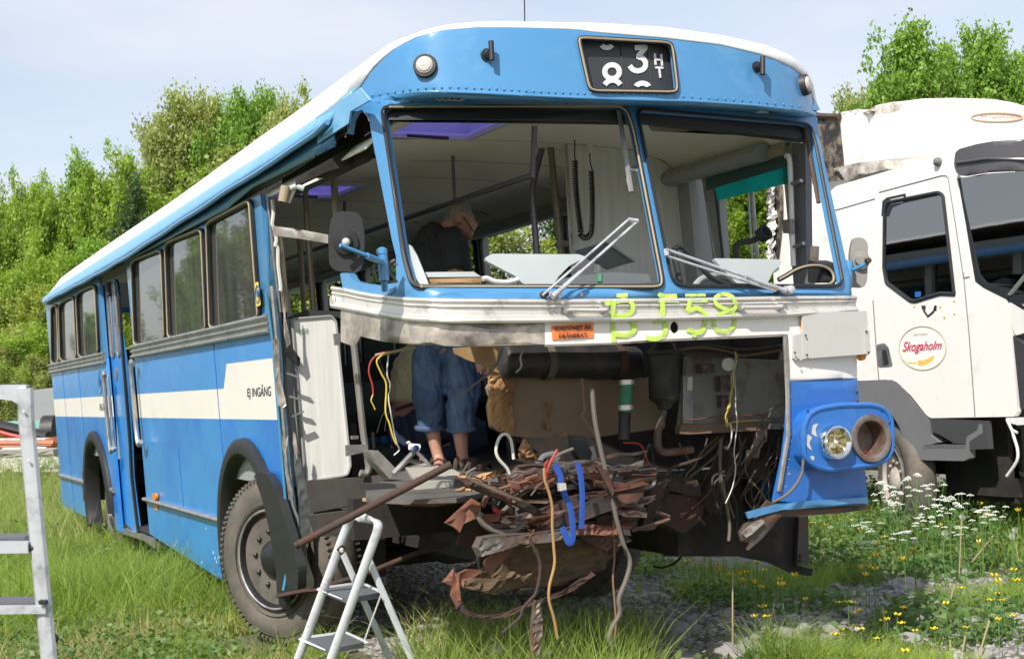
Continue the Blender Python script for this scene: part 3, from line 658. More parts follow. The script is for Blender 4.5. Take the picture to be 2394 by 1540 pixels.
for o_,nm in((wl,0),(wr,1)):
    fr=tpx('windscreen_seal',o_ if nm==0 else o_[:9*1+19]if 0 else o_,FR.o(.012),.013 if nm==0 else .009,m_rubber,B,n=6,closed=True)
    if nm==0:tpx('seal_insert',o_,FR.o(.024),.0055,m_tan,fr,n=5,closed=True)
tpx('hanging_seal',q(17,402,1165,425,1140,470,1150,540,1220,620,1310,700,1385,800,1430,900,1448,1200,1456,1560,1460,1640,1440,1675,1395,1650,1330,1580,1295,1480,1292,1370,1325,1290,1370,1235,1400),FR.o(-.05),.013,m_rubber,B,sm=5,n=7)
tpx('hanging_seal',q(17,1240,1395,1300,1362,1380,1315,1480,1288,1580,1292,1650,1330,1672,1395,1640,1432,1560,1452),FR.o(-.035),.006,m_tan,B,sm=5,n=5)
tpx('hanging_seal',q(17,405,1155,400,1200,425,1330,450,1440),FR.o(-.06),.016,m_rubber,B,sm=4,n=7)
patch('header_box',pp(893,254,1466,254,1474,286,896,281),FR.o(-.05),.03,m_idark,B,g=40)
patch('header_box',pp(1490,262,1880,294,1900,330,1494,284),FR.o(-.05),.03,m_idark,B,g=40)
tpx('wiper_stop',q(16,2165,0,2195,125),FR.o(-.03),.012,m_alu,B,n=6)
tpx('inner_rail',q(2,2085,720,2165,1245),FR.o(-.03),.013,m_alu,B,n=6)
patch('rail_clip',q(2,2155,1068,2205,1075,2205,1110,2160,1105),FR.o(-.03),.01,m_alu,B,g=50)
tpx('inner_rail',q(3,1175,710,1250,1130),FR.o(-.03),.012,m_grime,B,n=6)
# ---- brow over the windscreens
brow_bot=pp(836,250,845,243,864,234,911,220,969,216,1037,216,1128,220,1344,231,1493,236,1620,239,1767,249,1884,262,1908,270)
brow_out=brow_bot+list(reversed(resample(top_px,30)))
sign=rnd(pp(1353,92,1362,88,1560,99,1572,106,1584,205,1578,215,1390,212,1378,205),16,5)
fb=patch('front_brow',brow_out,BR.o(0),.03,m_front,B,[sign],g=16)
# soffit between brow and windscreen head
bm=bmesh.new();A_=[BR(u,v) for u,v in resample(brow_bot,30)];B_=[FR(u,v+16,-.01) for u,v in resample(pp(866,245,911,228,969,226,1037,226,1128,228,1344,232,1493,236,1620,240,1767,249,1884,262,1908,272),30)]
A2=[bm.verts.new(p) for p in A_];B2=[bm.verts.new(p) for p in B_]
for i in range(29):bm.faces.new([A2[i],A2[i+1],B2[i+1],B2[i]])
o=obj('brow_soffit',bm,m_front,B,True);s_=o.modifiers.new('s','SOLIDIFY');s_.thickness=.01
rv=q(2,450,628,490,618,535,612,585,603,632,597,683,588,732,581,783,576,834,571,886,570,938,568,990,567,1044,568,1095,569,1147,572,1193,573,1244,577,1292,577,1340,581,1388,583,1436,586,1482,589,1530,592,1578,596,1626,597,1672,600,1720,602,1768,603,1815,605,1860,607)
br_=rivets('brow_rivets',rv+[(a[0],a[1]) for a in along([(1382,218,0),(1500,221,0),(1620,227,0),(1767,237,0),(1870,249,0)],26)],BR.o(0),m_front,B,.0075);joinmesh(fb,br_)
for c,rx,ry in (((995,156),25,25),((1877,200),17,22)):
    p=BR(*c);n=Vector(BR(c[0],c[1]));  a=BR(*c);b=BR(c[0]+3,c[1]);d=BR(c[0],c[1]+3);n=np.cross(b-a,d-a);n/=np.linalg.norm(n);n=n if n@(C0-a)>0 else -n
    if c[0]<1100:n=n+np.array([-.15,-.5,0]);n/=np.linalg.norm(n)
    R_=.048
    h=lathe('marker_lamp',[(-.05,R_*1.25),(.02,R_*1.12),(.028,R_*1.05),(.028,R_*.85)],a-n*.0,n,m_steelb,B,28,False)
    lathe('lens',[(.02,R_*.9),(.034,R_*.78),(.038,R_*.6),(.04,R_*.58),(.041,R_*.3),(.043,.0005)],a,n,m_lamp,h,28,False)
for px in (q(2,1225,358,1256,268,1262,390),[(1768,158),(1783,133),(1783,175)]):
    h=lathe('bracket',[(0,.028),(.012,.028),(.014,.02),(.045,.018)],BR(*px[0]),(0,-1,0),m_rubber,B,16)
    tube('bracket_tube',[BR(*px[1],.05),BR(*px[2],.05)],.0125,m_rubber,h,10)
for a in(q(2,800,608,1130,622,1060,655,760,642),q(3,900,628,975,598,1195,612,1130,632)):
    h=patch('vent_grille',a,BR.o(-.10),.01,m_int,B,g=40)
    for k in range(7):
        l_=[a[0][0]+(a[1][0]-a[0][0])*(k+.8)/8,a[0][1]+(a[1][1]-a[0][1])*(k+.8)/8];r_=[a[3][0]+(a[2][0]-a[3][0])*(k+.8)/8,a[3][1]+(a[2][1]-a[3][1])*(k+.8)/8]
        tube('grille_slot',[BR(l_[0]*.7+r_[0]*.3,l_[1]*.7+r_[1]*.3,-.092),BR(l_[0]*.3+r_[0]*.7,l_[1]*.3+r_[1]*.7,-.092)],.006,m_dark,h,4)
tube('antenna',[BR(1338,62)+np.array([0,.5,.05]),BR(1337,-30)+np.array([0,.5,.10])],.0035,m_steelb,B,6)
# destination sign
sg=patch('destination_sign',sign,BR.o(-.04),.02,m_signbg,B,g=40)
tpx('sign_seal',sign,BR.o(.008),.011,m_rubber,sg,n=6,closed=True);tpx('sign_seal_insert',sign,BR.o(.018),.005,m_tan,sg,n=5,closed=True)
SG=BR.o(-.038)
def clip_stroke(name,pts,wd,surf,m,par,off=0,box=None,th=.002,sm=6):
    """flat stroke of given width (px) following surf"""
    P=catm([(p[0],p[1]) for p in pts],sm);
    if box:P=[p for p in P if box[0]<=p[0]<=box[2] and box[1]<=p[1]<=box[3]]
    if len(P)<2:return
    bm=bmesh.new();R=[]
    for i,p in enumerate(P):
        t=P[min(i+1,len(P)-1)]-P[max(i-1,0)];t=t/(np.linalg.norm(t)+1e-9);n=np.array([-t[1],t[0]])*wd/2
        cl=(lambda k:k) if not box else (lambda k:(min(max(k[0],box[0]),box[2]),min(max(k[1],box[1]),box[3])))
        a=surf(*cl(p+n));b=surf(*cl(p-n));dd=C0-(a+b)/2;dd/=np.linalg.norm(dd)
        R.append([bm.verts.new(a+dd*off),bm.verts.new(b+dd*off)])
    for A,Bq in zip(R,R[1:]):bm.faces.new([A[0],A[1],Bq[1],Bq[0]])
    o=obj(name,bm,m,par);s=o.modifiers.new('s','SOLIDIFY');s.thickness=th;return o
bx=(1366,103,1576,206)
# rolled digits: 8 cut at top, 8, 3, 8 cut at bottom, HT
def digit8(cx,cy,bxx,s=1):
    clip_stroke('sign_digit',ell(cx,cy-17*s,14*s,15*s,16)+ell(cx,cy-17*s,14*s,15*s,16)[:2],9,SG,m_signfg,sg,.003,bxx)
    clip_stroke('sign_digit',ell(cx+1,cy+19*s,18*s,19*s,16)+ell(cx+1,cy+19*s,18*s,19*s,16)[:2],10,SG,m_signfg,sg,.004,bxx)
def ring(cx,cy,a,b,w_,bxx,off):
    e=ell(cx,cy,a,b,20,1.57 if cy<150 else -1.57) if 0 else ell(cx,cy,a,b,24)
    P=[p for p in e+e[:1]];seg=[];cur=[]
    for p in P:
        if bxx[1]<=p[1]<=bxx[3]:cur.append(p)
        else:
            if len(cur)>1:seg.append(cur)
            cur=[]
    if len(cur)>1:seg.append(cur)
    if len(seg)>1 and seg[0][0]==seg[-1][-1]:seg=[seg[-1]+seg[0][1:]]+seg[1:-1]
    for s_ in seg:clip_stroke('sign_digit',s_,w_,SG,m_signfg,sg,off,bxx,sm=3)
ring(1419,90,18,22,11,(1380,103,1450,206),.003)
ring(1431,168,17,16,12,(1380,140,1462,203),.003);ring(1432,209,21,21,12,(1380,186,1462,203),.005)
clip_stroke('sign_digit',pp(1484,112,1507,111,1508,113,1493,132,1503,137,1510,149,1505,161,1492,166,1480,163,1472,154),12,SG,m_signfg,sg,.003,(1462,104,1515,206))
ring(1502,211,18,16,12,(1470,185,1524,204),.003)
[clip_stroke('sign_letter',pp(*a),5,SG,m_signfg,sg,o_) for a,o_ in(((1531,125,1533,152),.003),((1546,127,1548,154),.003),((1532,139,1547,140),.005),((1532,158,1551,159),.003),((1541,158,1544,182),.005))]
tpx('sign_divider',pp(1450,98,1459,208),SG,.003,m_ink,sg,n=4);tpx('sign_divider',pp(1512,100,1523,208),SG,.003,m_ink,sg,n=4)
# ---- waist trim of the front
ttop=q(5,420,135,470,140,640,180,900,210,1200,218)+pp(1275,705,1600,702,1831,697,2000,696.5)
tbot=q(5,420,250,470,258,640,290,900,335,1200,350,1700,347)+pp(1400,748,1600,744,1831,737,2002,725)
n_=40;ta=resample(ttop,n_);tb=resample(tbot,n_)
patch('waist_trim',ta+tb[::-1],FR.o(.02),.03,m_chrome,B,g=22)
for k,r in((0,.011),(.26,.007),(.78,.005),(.96,.013)):
    tube('trim_bead',[FR(a[0]*(1-k)+b[0]*k,a[1]*(1-k)+b[1]*k,.024) for a,b in zip(ta,tb)],r,m_chrome,B,8)
lathe('trim_end',[(0,.03),(.01,.028)],FR(779,704,.02),(-1,0,0),m_chrome,B,10)
for a in(q(6,222,272,240,275,440,277,458,268),q(6,1345,255,1390,258,1570,256,1600,250)):
    h=tpx('grab_handle',a,FR.o(.06),.010,m_chrome,B,sm=4)
    for c in(a[0],a[-1]):lathe('handle_foot',[(-.045,.022),(.0,.018)],FR(c[0],c[1],.055),(0,-1,.02),m_alu,h,10)
for a in q(6,98,280,133,281,1592,249,1620,249):lathe('trim_bolt',[(0,.012),(.01,.010)],FR(a[0],a[1],.018),(0,-1,0),m_alu,B,8)
# scuffed sheet, white panel, corner column
patch('bare_metal_sheet',q(5,475,262,640,298,900,343,1200,357,1796,352,1796,498,1300,512,1150,508,950,500,750,480,600,445,565,515,475,480),FR.o(0),.006,m_scuff,B,g=16,jit=.002)
patch('white_panel',q(6,65,340)+pp(1400,750,1600,746,1833,739)+q(6,1612,436,800,470,500,492,66,504),FR.o(.002),.01,m_white,B,[ell(*q(6,905,388)[0],10,14,18)],g=22)
patch('panel_edge',q(6,66,498,500,486,800,465,1612,430,1638,432,1638,452,1618,452,1612,446,800,480,500,499,66,512),FR.o(.006),.006,m_greyp,B,g=30)
patch('hole_backing',ell(*q(6,905,388)[0],12,16,14),FR.o(-.05),.01,m_dark,B)
cw=q(6,1610,310)+pp(2002,725,2003.9,882,1845,891.4,1842,785)+q(6,1612,436)
patch('corner_column',cw,FR.o(.002),.02,m_white,B,g=14)
cb=pp(1845,892,2003.9,883,2010,950,2022,1091,2029,1165,1926,1178,1810,1170,1832,1061.5,1839,1007)
patch('corner_panel',cb,FR.o(0),.02,m_corner,B,g=14)
tpx('column_edge',q(6,1620,440,1635,800,1640,1080,1580,1450),FR.o(.004),.012,m_greyp,B,n=6)
patch('corner_lip',q(13,600,525,690,500,800,470,1000,450,1385,425,1388,470,1100,492,830,510,615,565),FR.o(.02),.012,m_front,B,g=14,jit=.003)
patch('bumper_strip',q(13,820,515,1100,494,1382,472,1388,505,1200,530,950,550,820,556),FR.o(-.005),.02,m_grime,B,g=14,jit=.003)
patch('crumpled_bracket',q(13,565,655,600,600,690,560,815,512,830,545,770,620,700,690,610,770,620,725,575,712),FR.o(.01),.02,m_grime,B,g=14,jit=.008);patch('crumpled_bracket',q(13,570,660,620,610,700,570,720,590,640,660,600,690),FR.o(.03),.01,m_scuff,B,g=12,jit=.006)
patch('crumpled_bracket',q(13,640,600,690,500,735,445,790,470,740,560,660,620),FR.o(-.02),.012,m_grime,B,g=9,jit=.008)
sk=q(13,200,560,560,600,830,556,940,545,935,870,1030,890,1018,938,900,915,760,852,500,800,180,742)
patch('inner_mudguard',sk,PY(1.55),.04,m_dark,B,g=24,jit=.004)
patch('mudguard_bracket',q(13,940,555,1000,548,1003,868,925,864),PY(1.50),.03,m_grime,B,g=30)
rivets('bracket_holes',q(13,945,808,945,838),PY(1.48),m_dark,B,.012)
# sign writing on the front
st=patch('orange_sticker',q(6,110,375,380,360,380,452,114,468),FR.o(.008),.003,m_orange,B,g=40)
text_mesh('sticker_text','FORDONET ÄR',q(6,126,377,365,366,365,398,127,412),FR.o(.011),m_ink,st,bold=.03)
text_mesh('sticker_text','DRÄNERAT.',q(6,151,424,344,415,342,450,153,458),FR.o(.011),m_ink,st,bold=.03)
GS=[([455,240,500,225,560,212,610,215,635,245,625,290,580,310,510,318],34),([512,215,503,300,508,390,513,485],36),([515,325,600,330,640,365,640,410,590,438,520,432],36),([530,180,600,178],30),
    ([800,170,835,185,920,183],32),([800,215,870,212,935,215],28),([822,185,828,250,830,318],36),([770,348,835,350,848,390,832,440,780,462,722,455],36),
    ([975,180,1105,178],24),([1005,212,1120,214],28),([1005,215,990,280],30),([990,285,1050,262,1100,300,1105,360,1070,420,985,400],36),([1020,430,1045,445],30),
    ([1300,235,1280,190,1220,172,1170,195,1180,240,1240,272,1290,310,1290,370,1250,410,1190,410,1160,370,1175,320,1230,290,1290,268,1312,240],30)]
def GSf(u,v):
    vb=np.interp(u,[1270,1400,1600,1831],[751,748,744,737]);vt=np.interp(u,[1275,1600,1831],[705,702,697])
    return FR(u,v,.036 if vt-3<v<vb-1 else .008)
for a,wd in GS:clip_stroke('spray_lettering',q(6,*a),wd*.30,GSf,m_spray,B,0,th=.0015)
# ---- headlamp pod
PD=PY(-.17)
pod=rnd(q(7,395,1400,385,1250,420,1150,480,1110,620,1085,840,1082,920,1110,960,1180,968,1350,940,1430,860,1465,560,1502,470,1480,410,1430),14,3)
soc=ell(*q(7,825,1298)[0],45,56,30);hl=ell(*q(7,573,1325)[0],31,38,26)
pd=patch('headlamp_pod',pod,PD,.11,m_corner,B,[soc,hl],g=16)
tpx('pod_rim',pod,PY(-.165),.014,m_corner,pd,n=8,closed=True)
tpx('pod_cable',q(7,640,1083,500,1105,420,1160,395,1250,395,1400,385,1500)+q(13,965,250,930,330,860,410,770,460),PY(-.155),.007,m_cable,pd,n=6,sm=4)
def circ(c,surf,n3=(0,-1,0)):return np.array(surf(*c))
hc=circ(q(7,578,1325)[0],PD);sc_=circ(q(7,825,1298)[0],PD);fn=Vector((-.02,-1,.02))
rr=.076
hd=lathe('headlamp',[(-.02,rr*1.12),(.035,rr*1.12),(.05,rr*1.05),(.052,rr*.95),(.045,rr*.80),(.04,rr*.72)],hc,fn,m_mirr,pd,36,False)
lathe('reflector',[(.035,rr*.78),(.0,rr*.7),(-.02,rr*.5),(-.03,rr*.2),(-.03,.0005)],hc,fn,mat('reflector_gold',(.70,.62,.38),.12,.9),hd,30,False)
bmq=bmesh.new()
for a in(90,215,330):
    d=Vector((math.cos(math.radians(a)),0,math.sin(math.radians(a))));box_bm(bmq,Vector(hc)+fn*.02+d*.035,(.006,.006,.07),Vector((0,0,1)).rotation_difference(d).to_matrix())
bmesh.ops.create_uvsphere(bmq,u_segments=12,v_segments=8,radius=.013,matrix=Matrix.Translation(Vector(hc)+fn*.03))
obj('bulb_holder',bmq,m_chrome,hd,True)
rs=.108
sk_=lathe('lamp_socket',[(.0,rs*1.08),(.016,rs*1.06),(.018,rs*.92),(.012,rs*.80),(-.09,rs*.75),(-.10,rs*.3),(-.10,.0005)],sc_,fn,mat('socket_metal',(.22,.20,.18),.6,.4,dirt_sheen=(.13,.05,.025),da=.45,ds=9),pd,40,False)
tpx('socket_wire',q(7,785,1380,820,1410,835,1470),PY(-.16),.003,m_red,sk_,n=5,sm=4)
for k in range(3):patch('paint_chip',rnd(q(7,*[(455,1210,490,1200,470,1240,480,1290,445,1270),(420,1270,450,1290,430,1330,450,1380,415,1350),(440,1410,465,1415,460,1445,440,1430)][k]),3,2),PY(-.173),.002,m_lamp,pd,g=30)
for k in range(26):
    if k<16:x_=1636+random.uniform(0,26)*(1-k/30);y_=random.uniform(820,1260)
    else:x_=random.uniform(1600,1640);y_=random.uniform(1200,1420)
    l_=random.uniform(3,16);s_=random.uniform(-6,8);patch('scratch',q(6,x_,y_,x_+l_,y_+s_,x_+l_+2,y_+s_+3,x_+1,y_+3.5),FR.o(.003),.0015,m_lamp,B,g=40)
for a in q(7,300,960,300,1040,740,1000,745,1060,420,1120,640,1096,900,1120,950,1200,955,1330,890,1440,700,1478,540,1492):lathe('panel_screw',[(0,.007),(.004,.005)],FR(a[0],a[1],.004) if a[1]<950 else PD(a[0],a[1]),(0,-1,0),m_steelb,B,8)
# fold-down plate and lamps on the corner
pl=patch('fold_down_plate',q(7,385,487,800,472,806,500,808,752,390,784),PY(-.10),.012,m_lamp if 0 else mat('plate_grey',(.50,.49,.46),.5,var=.05,vs=5,dirt_sheen=(.38,.36,.33),da=.2),B,g=50)
patch('plate_arm',q(7,330,630,388,618,390,786,358,800,330,780),PY(-.095),.05,m_lamp,pl,g=60);patch('plate_arm',q(7,788,598,820,600,828,740,812,762,790,750),PY(-.105),.03,m_lamp,pl,g=60)
rivets('plate_bolt',q(7,408,632,416,758,337,744,360,790,800,606,815,742),PY(-.11),m_steelb,pl,.006)
patch('lamp_backing',q(7,325,500,386,490,386,640,345,690,330,640),PY(-.02),.02,m_redl,B,g=60);
lathe('indicator_lamp',[(0,.062),(.05,.058)],PY(-.01)(*q(7,385,575)[0]),(-.2,-1,0),m_rubber,B,22);lathe('indicator_lens',[(0,.042),(.02,.034)],PY(-.06)(*q(7,396,560)[0]),(-.2,-1,0),m_amber,B,18)
lathe('indicator_lens',[(0,.025),(.02,.018)],PY(-.03)(*q(7,764,764)[0]),(0,-1,-.3),m_amber,B,16)
# mirrors
mp_=D(6.25)
mr=patch('mirror_head',rnd(q(15,745,378,1085,385,1118,700,1090,1085,712,1062,700,680),26,5),D(6.2),.045,m_rubber,B,g=30)
cc=D(6.19)(*q(15,905,735)[0]);dn=Vector(C0-cc).normalized()
lathe('mirror_mount',[(0,.055),(.01,.053),(.012,.03),(.02,.027),(.03,.02)],cc,dn,m_rubber,mr,30);bmq=bmesh.new();bmesh.ops.create_uvsphere(bmq,u_segments=16,v_segments=10,radius=.018,matrix=Matrix.Translation(Vector(cc)+dn*.035));obj('ball_joint',bmq,m_lamp,mr,True)
tube('mirror_arm',[D(6.12)(*q(15,838,770)[0]),D(6.2)(*q(15,1140,890)[0])],.0095,m_front,B,12);tube('mirror_arm',[D(6.2)(*q(15,1140,890)[0]),D(6.3)(*q(15,1320,965)[0])],.014,m_front,B,12)
tube('mirror_post',[D(6.33)(*q(15,1322,820)[0]),D(6.33)(*q(15,1345,1175)[0])],.022,m_front,B,14);tube('mirror_post',[D(6.33)(*q(15,1345,1170)[0]),D(6.36)(*q(15,1352,1290)[0])],.014,m_front,B,12)
lathe('post_cap',[(0,.025),(.02,.024),(.03,.008)],D(6.33)(*q(15,1320,870)[0]),(0,0,1),m_front,B,14)
patch('mirror_foot',rnd(q(15,1240,1310,1290,1270,1440,1268,1465,1290,1400,1342,1250,1335),3,2),FR.o(.03),.012,m_front,B,g=20)
for a in(q(15,1235,990,1220,1060,1240,1130,1290,1180,1370,1200,1500,1185),q(15,1470,935,1410,980,1395,1060,1440,1130,1480,1170),q(15,1500,985,1440,1010,1400,1090)):tpx('mirror_cable',a,D(6.4),.006,m_cable,B,n=5,sm=4)
rm=patch('mirror_head',rnd(q(14,265,1098,340,1098,378,1140,372,1420,345,1472,255,1465,240,1430,245,1200),12,5),D(7.5),.04,m_grime if 0 else mat('mirror_back_grey',(.27,.25,.23),.6),B,g=20)
c2=D(7.49)(*q(14,318,1268)[0]);lathe('mirror_mount',[(0,.05),(.012,.045),(.014,.028),(.03,.02)],c2,Vector(C0-c2).normalized(),m_greyp,rm,24)
tube('mirror_post',[D(7.45)(*q(14,232,1275)[0]),D(7.42)(*q(14,222,1470)[0])],.024,m_front,B,12);tube('mirror_arm',[D(7.45)(*q(14,250,1345)[0]),D(7.4)(*q(14,300,1325)[0]),D(7.38)(*q(14,372,1285)[0])],.011,m_front,B,10)
lathe('mirror_clamp',[(0,.016),(.03,.014)],D(7.36)(*q(14,372,1272)[0]),(-.4,-1,0),m_rust,B,8)
# wipers
def wiper(a,b,c,d,o=.07):
    h=tpx('wiper',[a,b],FR.o(o),.007,m_old,B,n=6);tpx('wiper_link',[c,d],FR.o(o),.006,m_old,h,n=6)
    mid=((a[0]*2+b[0])/3,(a[1]*2+b[1])/3);tpx('wiper_sleeve',[a,mid],FR.o(o+.006),.0125,m_old,h,n=8,taper=.75)
    tpx('wiper_head',[b,d],FR.o(o),.012,m_old,h,n=6);p=FR(*a,.02);lathe('wiper_pivot',[(0,.024),(.05,.02),(.055,.01)],p,(0,-1,.1),m_old,h,12);lathe('wiper_pivot',[(0,.016),(.04,.013)],FR(c[0],c[1],.02),(0,-1,.1),m_rust,h,10)
wiper(q(16,1490,1060)[0],q(16,2250,385)[0],q(16,1400,1045)[0],q(16,2165,372)[0])
wiper(q(17,1290,1490)[0],q(17,335,1158)[0],q(17,1210,1490)[0],q(17,340,1212)[0],.05)
patch('chip_mark',rnd(q(16,1728,1020,1755,1015,1765,1045,1745,1060),3,2),FR.o(.004),.002,m_lamp,B,g=40)
# ================================================================== INTERIOR
def surf_grid(name,f,us,vs_,m,parent,skip=None,th=.01):
    bm=bmesh.new();R=[[bm.verts.new(f(a,b)) for b in vs_] for a in us]
    for i in range(len(us)-1):
        for j in range(len(vs_)-1):
            if skip and skip((us[i]+us[i+1])/2,(vs_[j]+vs_[j+1])/2):continue
            bm.faces.new([R[i][j],R[i][j+1],R[i+1][j+1],R[i+1][j]])
    o=obj(name,bm,m,parent,True);s=o.modifiers.new('s','SOLIDIFY');s.thickness=th;return o
def ceil(x,y):return (x,y,float(np.interp(x,[-1.3,-1.22,-1.05,-.8,-.5,0,.5,.85,1.05,1.15,1.2],[2.62,2.70,2.81,2.88,2.905,2.915,2.905,2.88,2.82,2.74,2.66])))
xs=[-1.28,-1.22,-1.14,-1.05,-.95,-.86,-.30,0,.25,.5,.7,.85,.95,1.05,1.12,1.18]
ysC=[.62,.8,1.02,1.62,2.2,2.8,3.42,4.05,4.6,5.3,6,6.7,7.4,8.1,8.8,9.5,10.2,11,12]
surf_grid('ceiling_panel',ceil,xs,ysC,m_ceil,B,lambda x,y:any(h[0]<x<h[1] and h[2]<y<h[3] for h in HATCH))
for y in (1.75,2.5,3.2,4.4,5.4,6.5,7.6,8.8,10):
    tube('ceiling_joint',[np.array(ceil(x,y))-np.array([0,0,.006]) for x in np.linspace(-1.2,1.17,26)],.007,m_tan,B,5)
for h in HATCH:
    x0,x1,y0,y1=h;z=2.90
    fr=tube('roof_hatch',rp_:=[(x0+.02,y0+.02,z-.01),(x1-.02,y0+.02,z-.01),(x1-.02,y1-.02,z-.01),(x0+.02,y1-.02,z-.01)],.022,m_hatch,B,6,True)
    for a,b in(((x0,y0),(x1,y0)),((x1,y0),(x1,y1)),((x1,y1),(x0,y1)),((x0,y1),(x0,y0))):
        bm=bmesh.new();vv=[bm.verts.new((a[0],a[1],z-.03)),bm.verts.new((b[0],b[1],z-.03)),bm.verts.new((b[0],b[1],z+.28)),bm.verts.new((a[0],a[1],z+.28))];bm.faces.new(vv);obj('hatch_rim',bm,m_hatch,fr)
    box2('hatch_lid',(x0-.02,y0-.02,z+.30),(x1+.02,y1+.02,z+.33),leafmat('hatch_plastic',(.62,.60,.90),(.58,.56,.88),.75,.7,(1,1,1)) if 'hatch_plastic' not in MT else MT['hatch_plastic'],fr)
    tube('hatch_lever',[((x0+x1)/2-.12,y1-.06,z-.02),((x0+x1)/2+.12,y1-.07,z-.03)],.010,m_steelb,fr,6)
# coving above far windows, cabinet channels
tube('air_duct',[(1.08,.75,2.70),(1.08,12,2.70)],.07,m_int,B,10,flat=.7)
for y in(2.9,4.3,6.4):patch('ceiling_vent_slot',[(0,0)]*3,S,.01,m_int,B) if 0 else None
patch('advert_board',q(16,150,322,530,160,640,250,560,480,250,480),PX(.98),.01,mat('poster_green',(.05,.085,.075),.5,var=.8,vs=4,dirt_sheen=(.25,.20,.10),da=.3,ds=7),B,g=60)
# partition behind the driver, its cable and hooks
lamp_out=q(2,1738,780,1738,850,1775,1540)+pp(1346,672,1634,672)+q(17,590,1400,550,960,535,880,515,650,500,550,432,420,425,270,425,120)
part_=patch('partition',lamp_out,PY(1.75),.03,m_lam,B,g=40)
tpx('partition_edge',q(2,1738,790,1738,850,1776,1545,1790,1850),PY(1.74),.010,m_alu,part_,n=6)
tpx('conduit',q(17,415,330,412,420,500,540,515,650,535,880,560,1180,600,1410),PY(1.71),.016,m_idark,B,sm=4,n=8)
patch('wall_return',q(17,430,330,620,390,600,560,640,680,735,1300,610,1410,560,1180,535,880,515,650,500,545,420,420),PY(1.73),.02,m_int,B,g=50)
patch('dark_box',q(17,250,215,430,215,430,340,260,335),PY(1.66),.06,m_tan if 0 else mat('khaki_box',(.16,.14,.10),.6),B,g=60);patch('box_recess',q(17,290,225,425,228,425,315,300,312),PY(1.655),.02,m_ink,B,g=60)
for a in(q(17,140,290,175,300,180,345,190,350),q(2,1955,885,1975,870,1975,895,1995,890)):tpx('coat_hook',a,PY(1.70),.007,m_rust,B,n=6)
patch('intercom_box',q(2,1762,785,1832,785,1830,872,1770,875),PY(1.66),.05,m_int,B,g=60)
patch('handset',q(2,1845,790,1912,788,1890,835,1855,835),PY(1.64),.05,m_ink,B,g=60);patch('handset',q(2,1878,835,1905,835,1922,990,1895,992),PY(1.67),.03,m_lam,B,g=60)
def coil(pxs,surf,r,nturn,rad,m):
    P=[Vector(p) for p in catm([surf(*a) for a in pxs],12)];o=[];n=len(P)
    L=[0]
    for a,b in zip(P,P[1:]):L.append(L[-1]+(b-a).length)
    K=nturn*9
    for k in range(K+1):
        s=L[-1]*k/K;j=min(np.searchsorted(L,s,side='right')-1,n-2);t=(s-L[j])/(L[j+1]-L[j]);p=P[j].lerp(P[j+1],t);d=(P[j+1]-P[j]).normalized();x=d.cross(Vector((0,1,0))).normalized()
        a=2*math.pi*k/9;o.append(p+(x*math.cos(a)+Vector((0,1,0))*math.sin(a)*.6)*rad)
    return o
cpx=q(2,1800,1040,1805,1200,1825,1400,1838,1490)+[(1357,548),(1368,556),(1380,548)]+q(2,1910,1450,1912,1300,1905,1110)
tube('coiled_cord',coil(cpx,PY(1.62),0,62,.0155,0),.0045,m_ink,B,5)
tpx('phone_cable',q(2,1800,875,1798,1000,1803,1045),PY(1.62),.004,m_ink,B,n=5);tpx('phone_cable',q(2,1895,992,1900,1060,1915,1110),PY(1.62),.004,m_ink,B,n=5)
# poles and rails
m_pole=mat('pole_purple_grey',(.20,.18,.24),.35,.5);m_polet=mat('pole_tan',(.24,.21,.15),.4,.4)
tpx('hand_pole',q(2,1595,885,1580,980,1530,1180,1525,1290,1545,1540)+pp(1262,700),PY(1.95),.021,m_pole,B,sm=4);lathe('pole_ferrule',[(0,.035),(.04,.03)],PY(1.95)(*q(2,1595,885)[0]),(0,0,1),m_lam,B,12)
tpx('hand_pole',q(2,1632,850,1700,1540)+pp(1318,700),PY(1.9),.021,m_polet,B);tpx('pole_bracket',q(2,1620,810,1740,830),PY(1.88),.022,m_int,B,n=6)
patch('pole_bracket',q(16,1530,555,1660,560,1665,610,1535,615),PY(1.86),.02,m_alu,B,g=50)
tpx('ceiling_rail',q(2,1502,780,1512,875,970,1100,640,1240,330,1360)+[(720,545),(650,585)],lambda u,v:PX(-.05)(u,v) if u<1e9 else None,.016,m_pole,B) if 0 else tube('ceiling_rail',[(-.12,1.15,2.88),(-.12,1.2,2.62),(-.12,11,2.62)],.017,m_pole,B,8)
for y in(2.3,4.4,6.5,8.6):tube('rail_hanger',[(-.12,y,2.62),(-.12,y,2.9)],.012,m_pole,B,6)
for a,Z_,r in((q(15,430,60,470,700,535,1540),8.8,.019),(q(15,760,-60,790,370,830,700),8.3,.021),(q(15,365,680,380,850,425,1540),9.6,.019),(q(15,130,680,150,760,190,1250,210,1540),8.4,.021)):tpx('hand_pole',a,D(Z_),r,m_polet,B)
tpx('hand_pole',q(5,560,490,592,800,625,1100,650,1250)+q(5,655,1300,640,1335,600,1330),PY(2.15),.021,mat('dusty_steel_pole',(.30,.28,.25),.4,.5),B,sm=3)
for a in(q(5,545,1090,590,1088,590,1110,548,1112),q(5,510,1150,650,1145,652,1190,512,1222)):patch('pole_bracket',a,PY(2.12),.02,m_alu,B,g=60)
patch('pole_bracket',q(5,430,430,470,425,470,500,440,505),PY(2.2),.02,m_alu,B,g=60)
tpx('door_motor_arm',q(15,215,90,180,270),D(7.6),.028,m_tan,B,n=10);tpx('door_motor_arm',q(15,260,120,330,90,420,125),D(7.6),.015,m_pale,B,n=8);tpx('door_motor_arm',q(15,320,100,240,280),D(7.62),.012,m_lam,B,n=6)
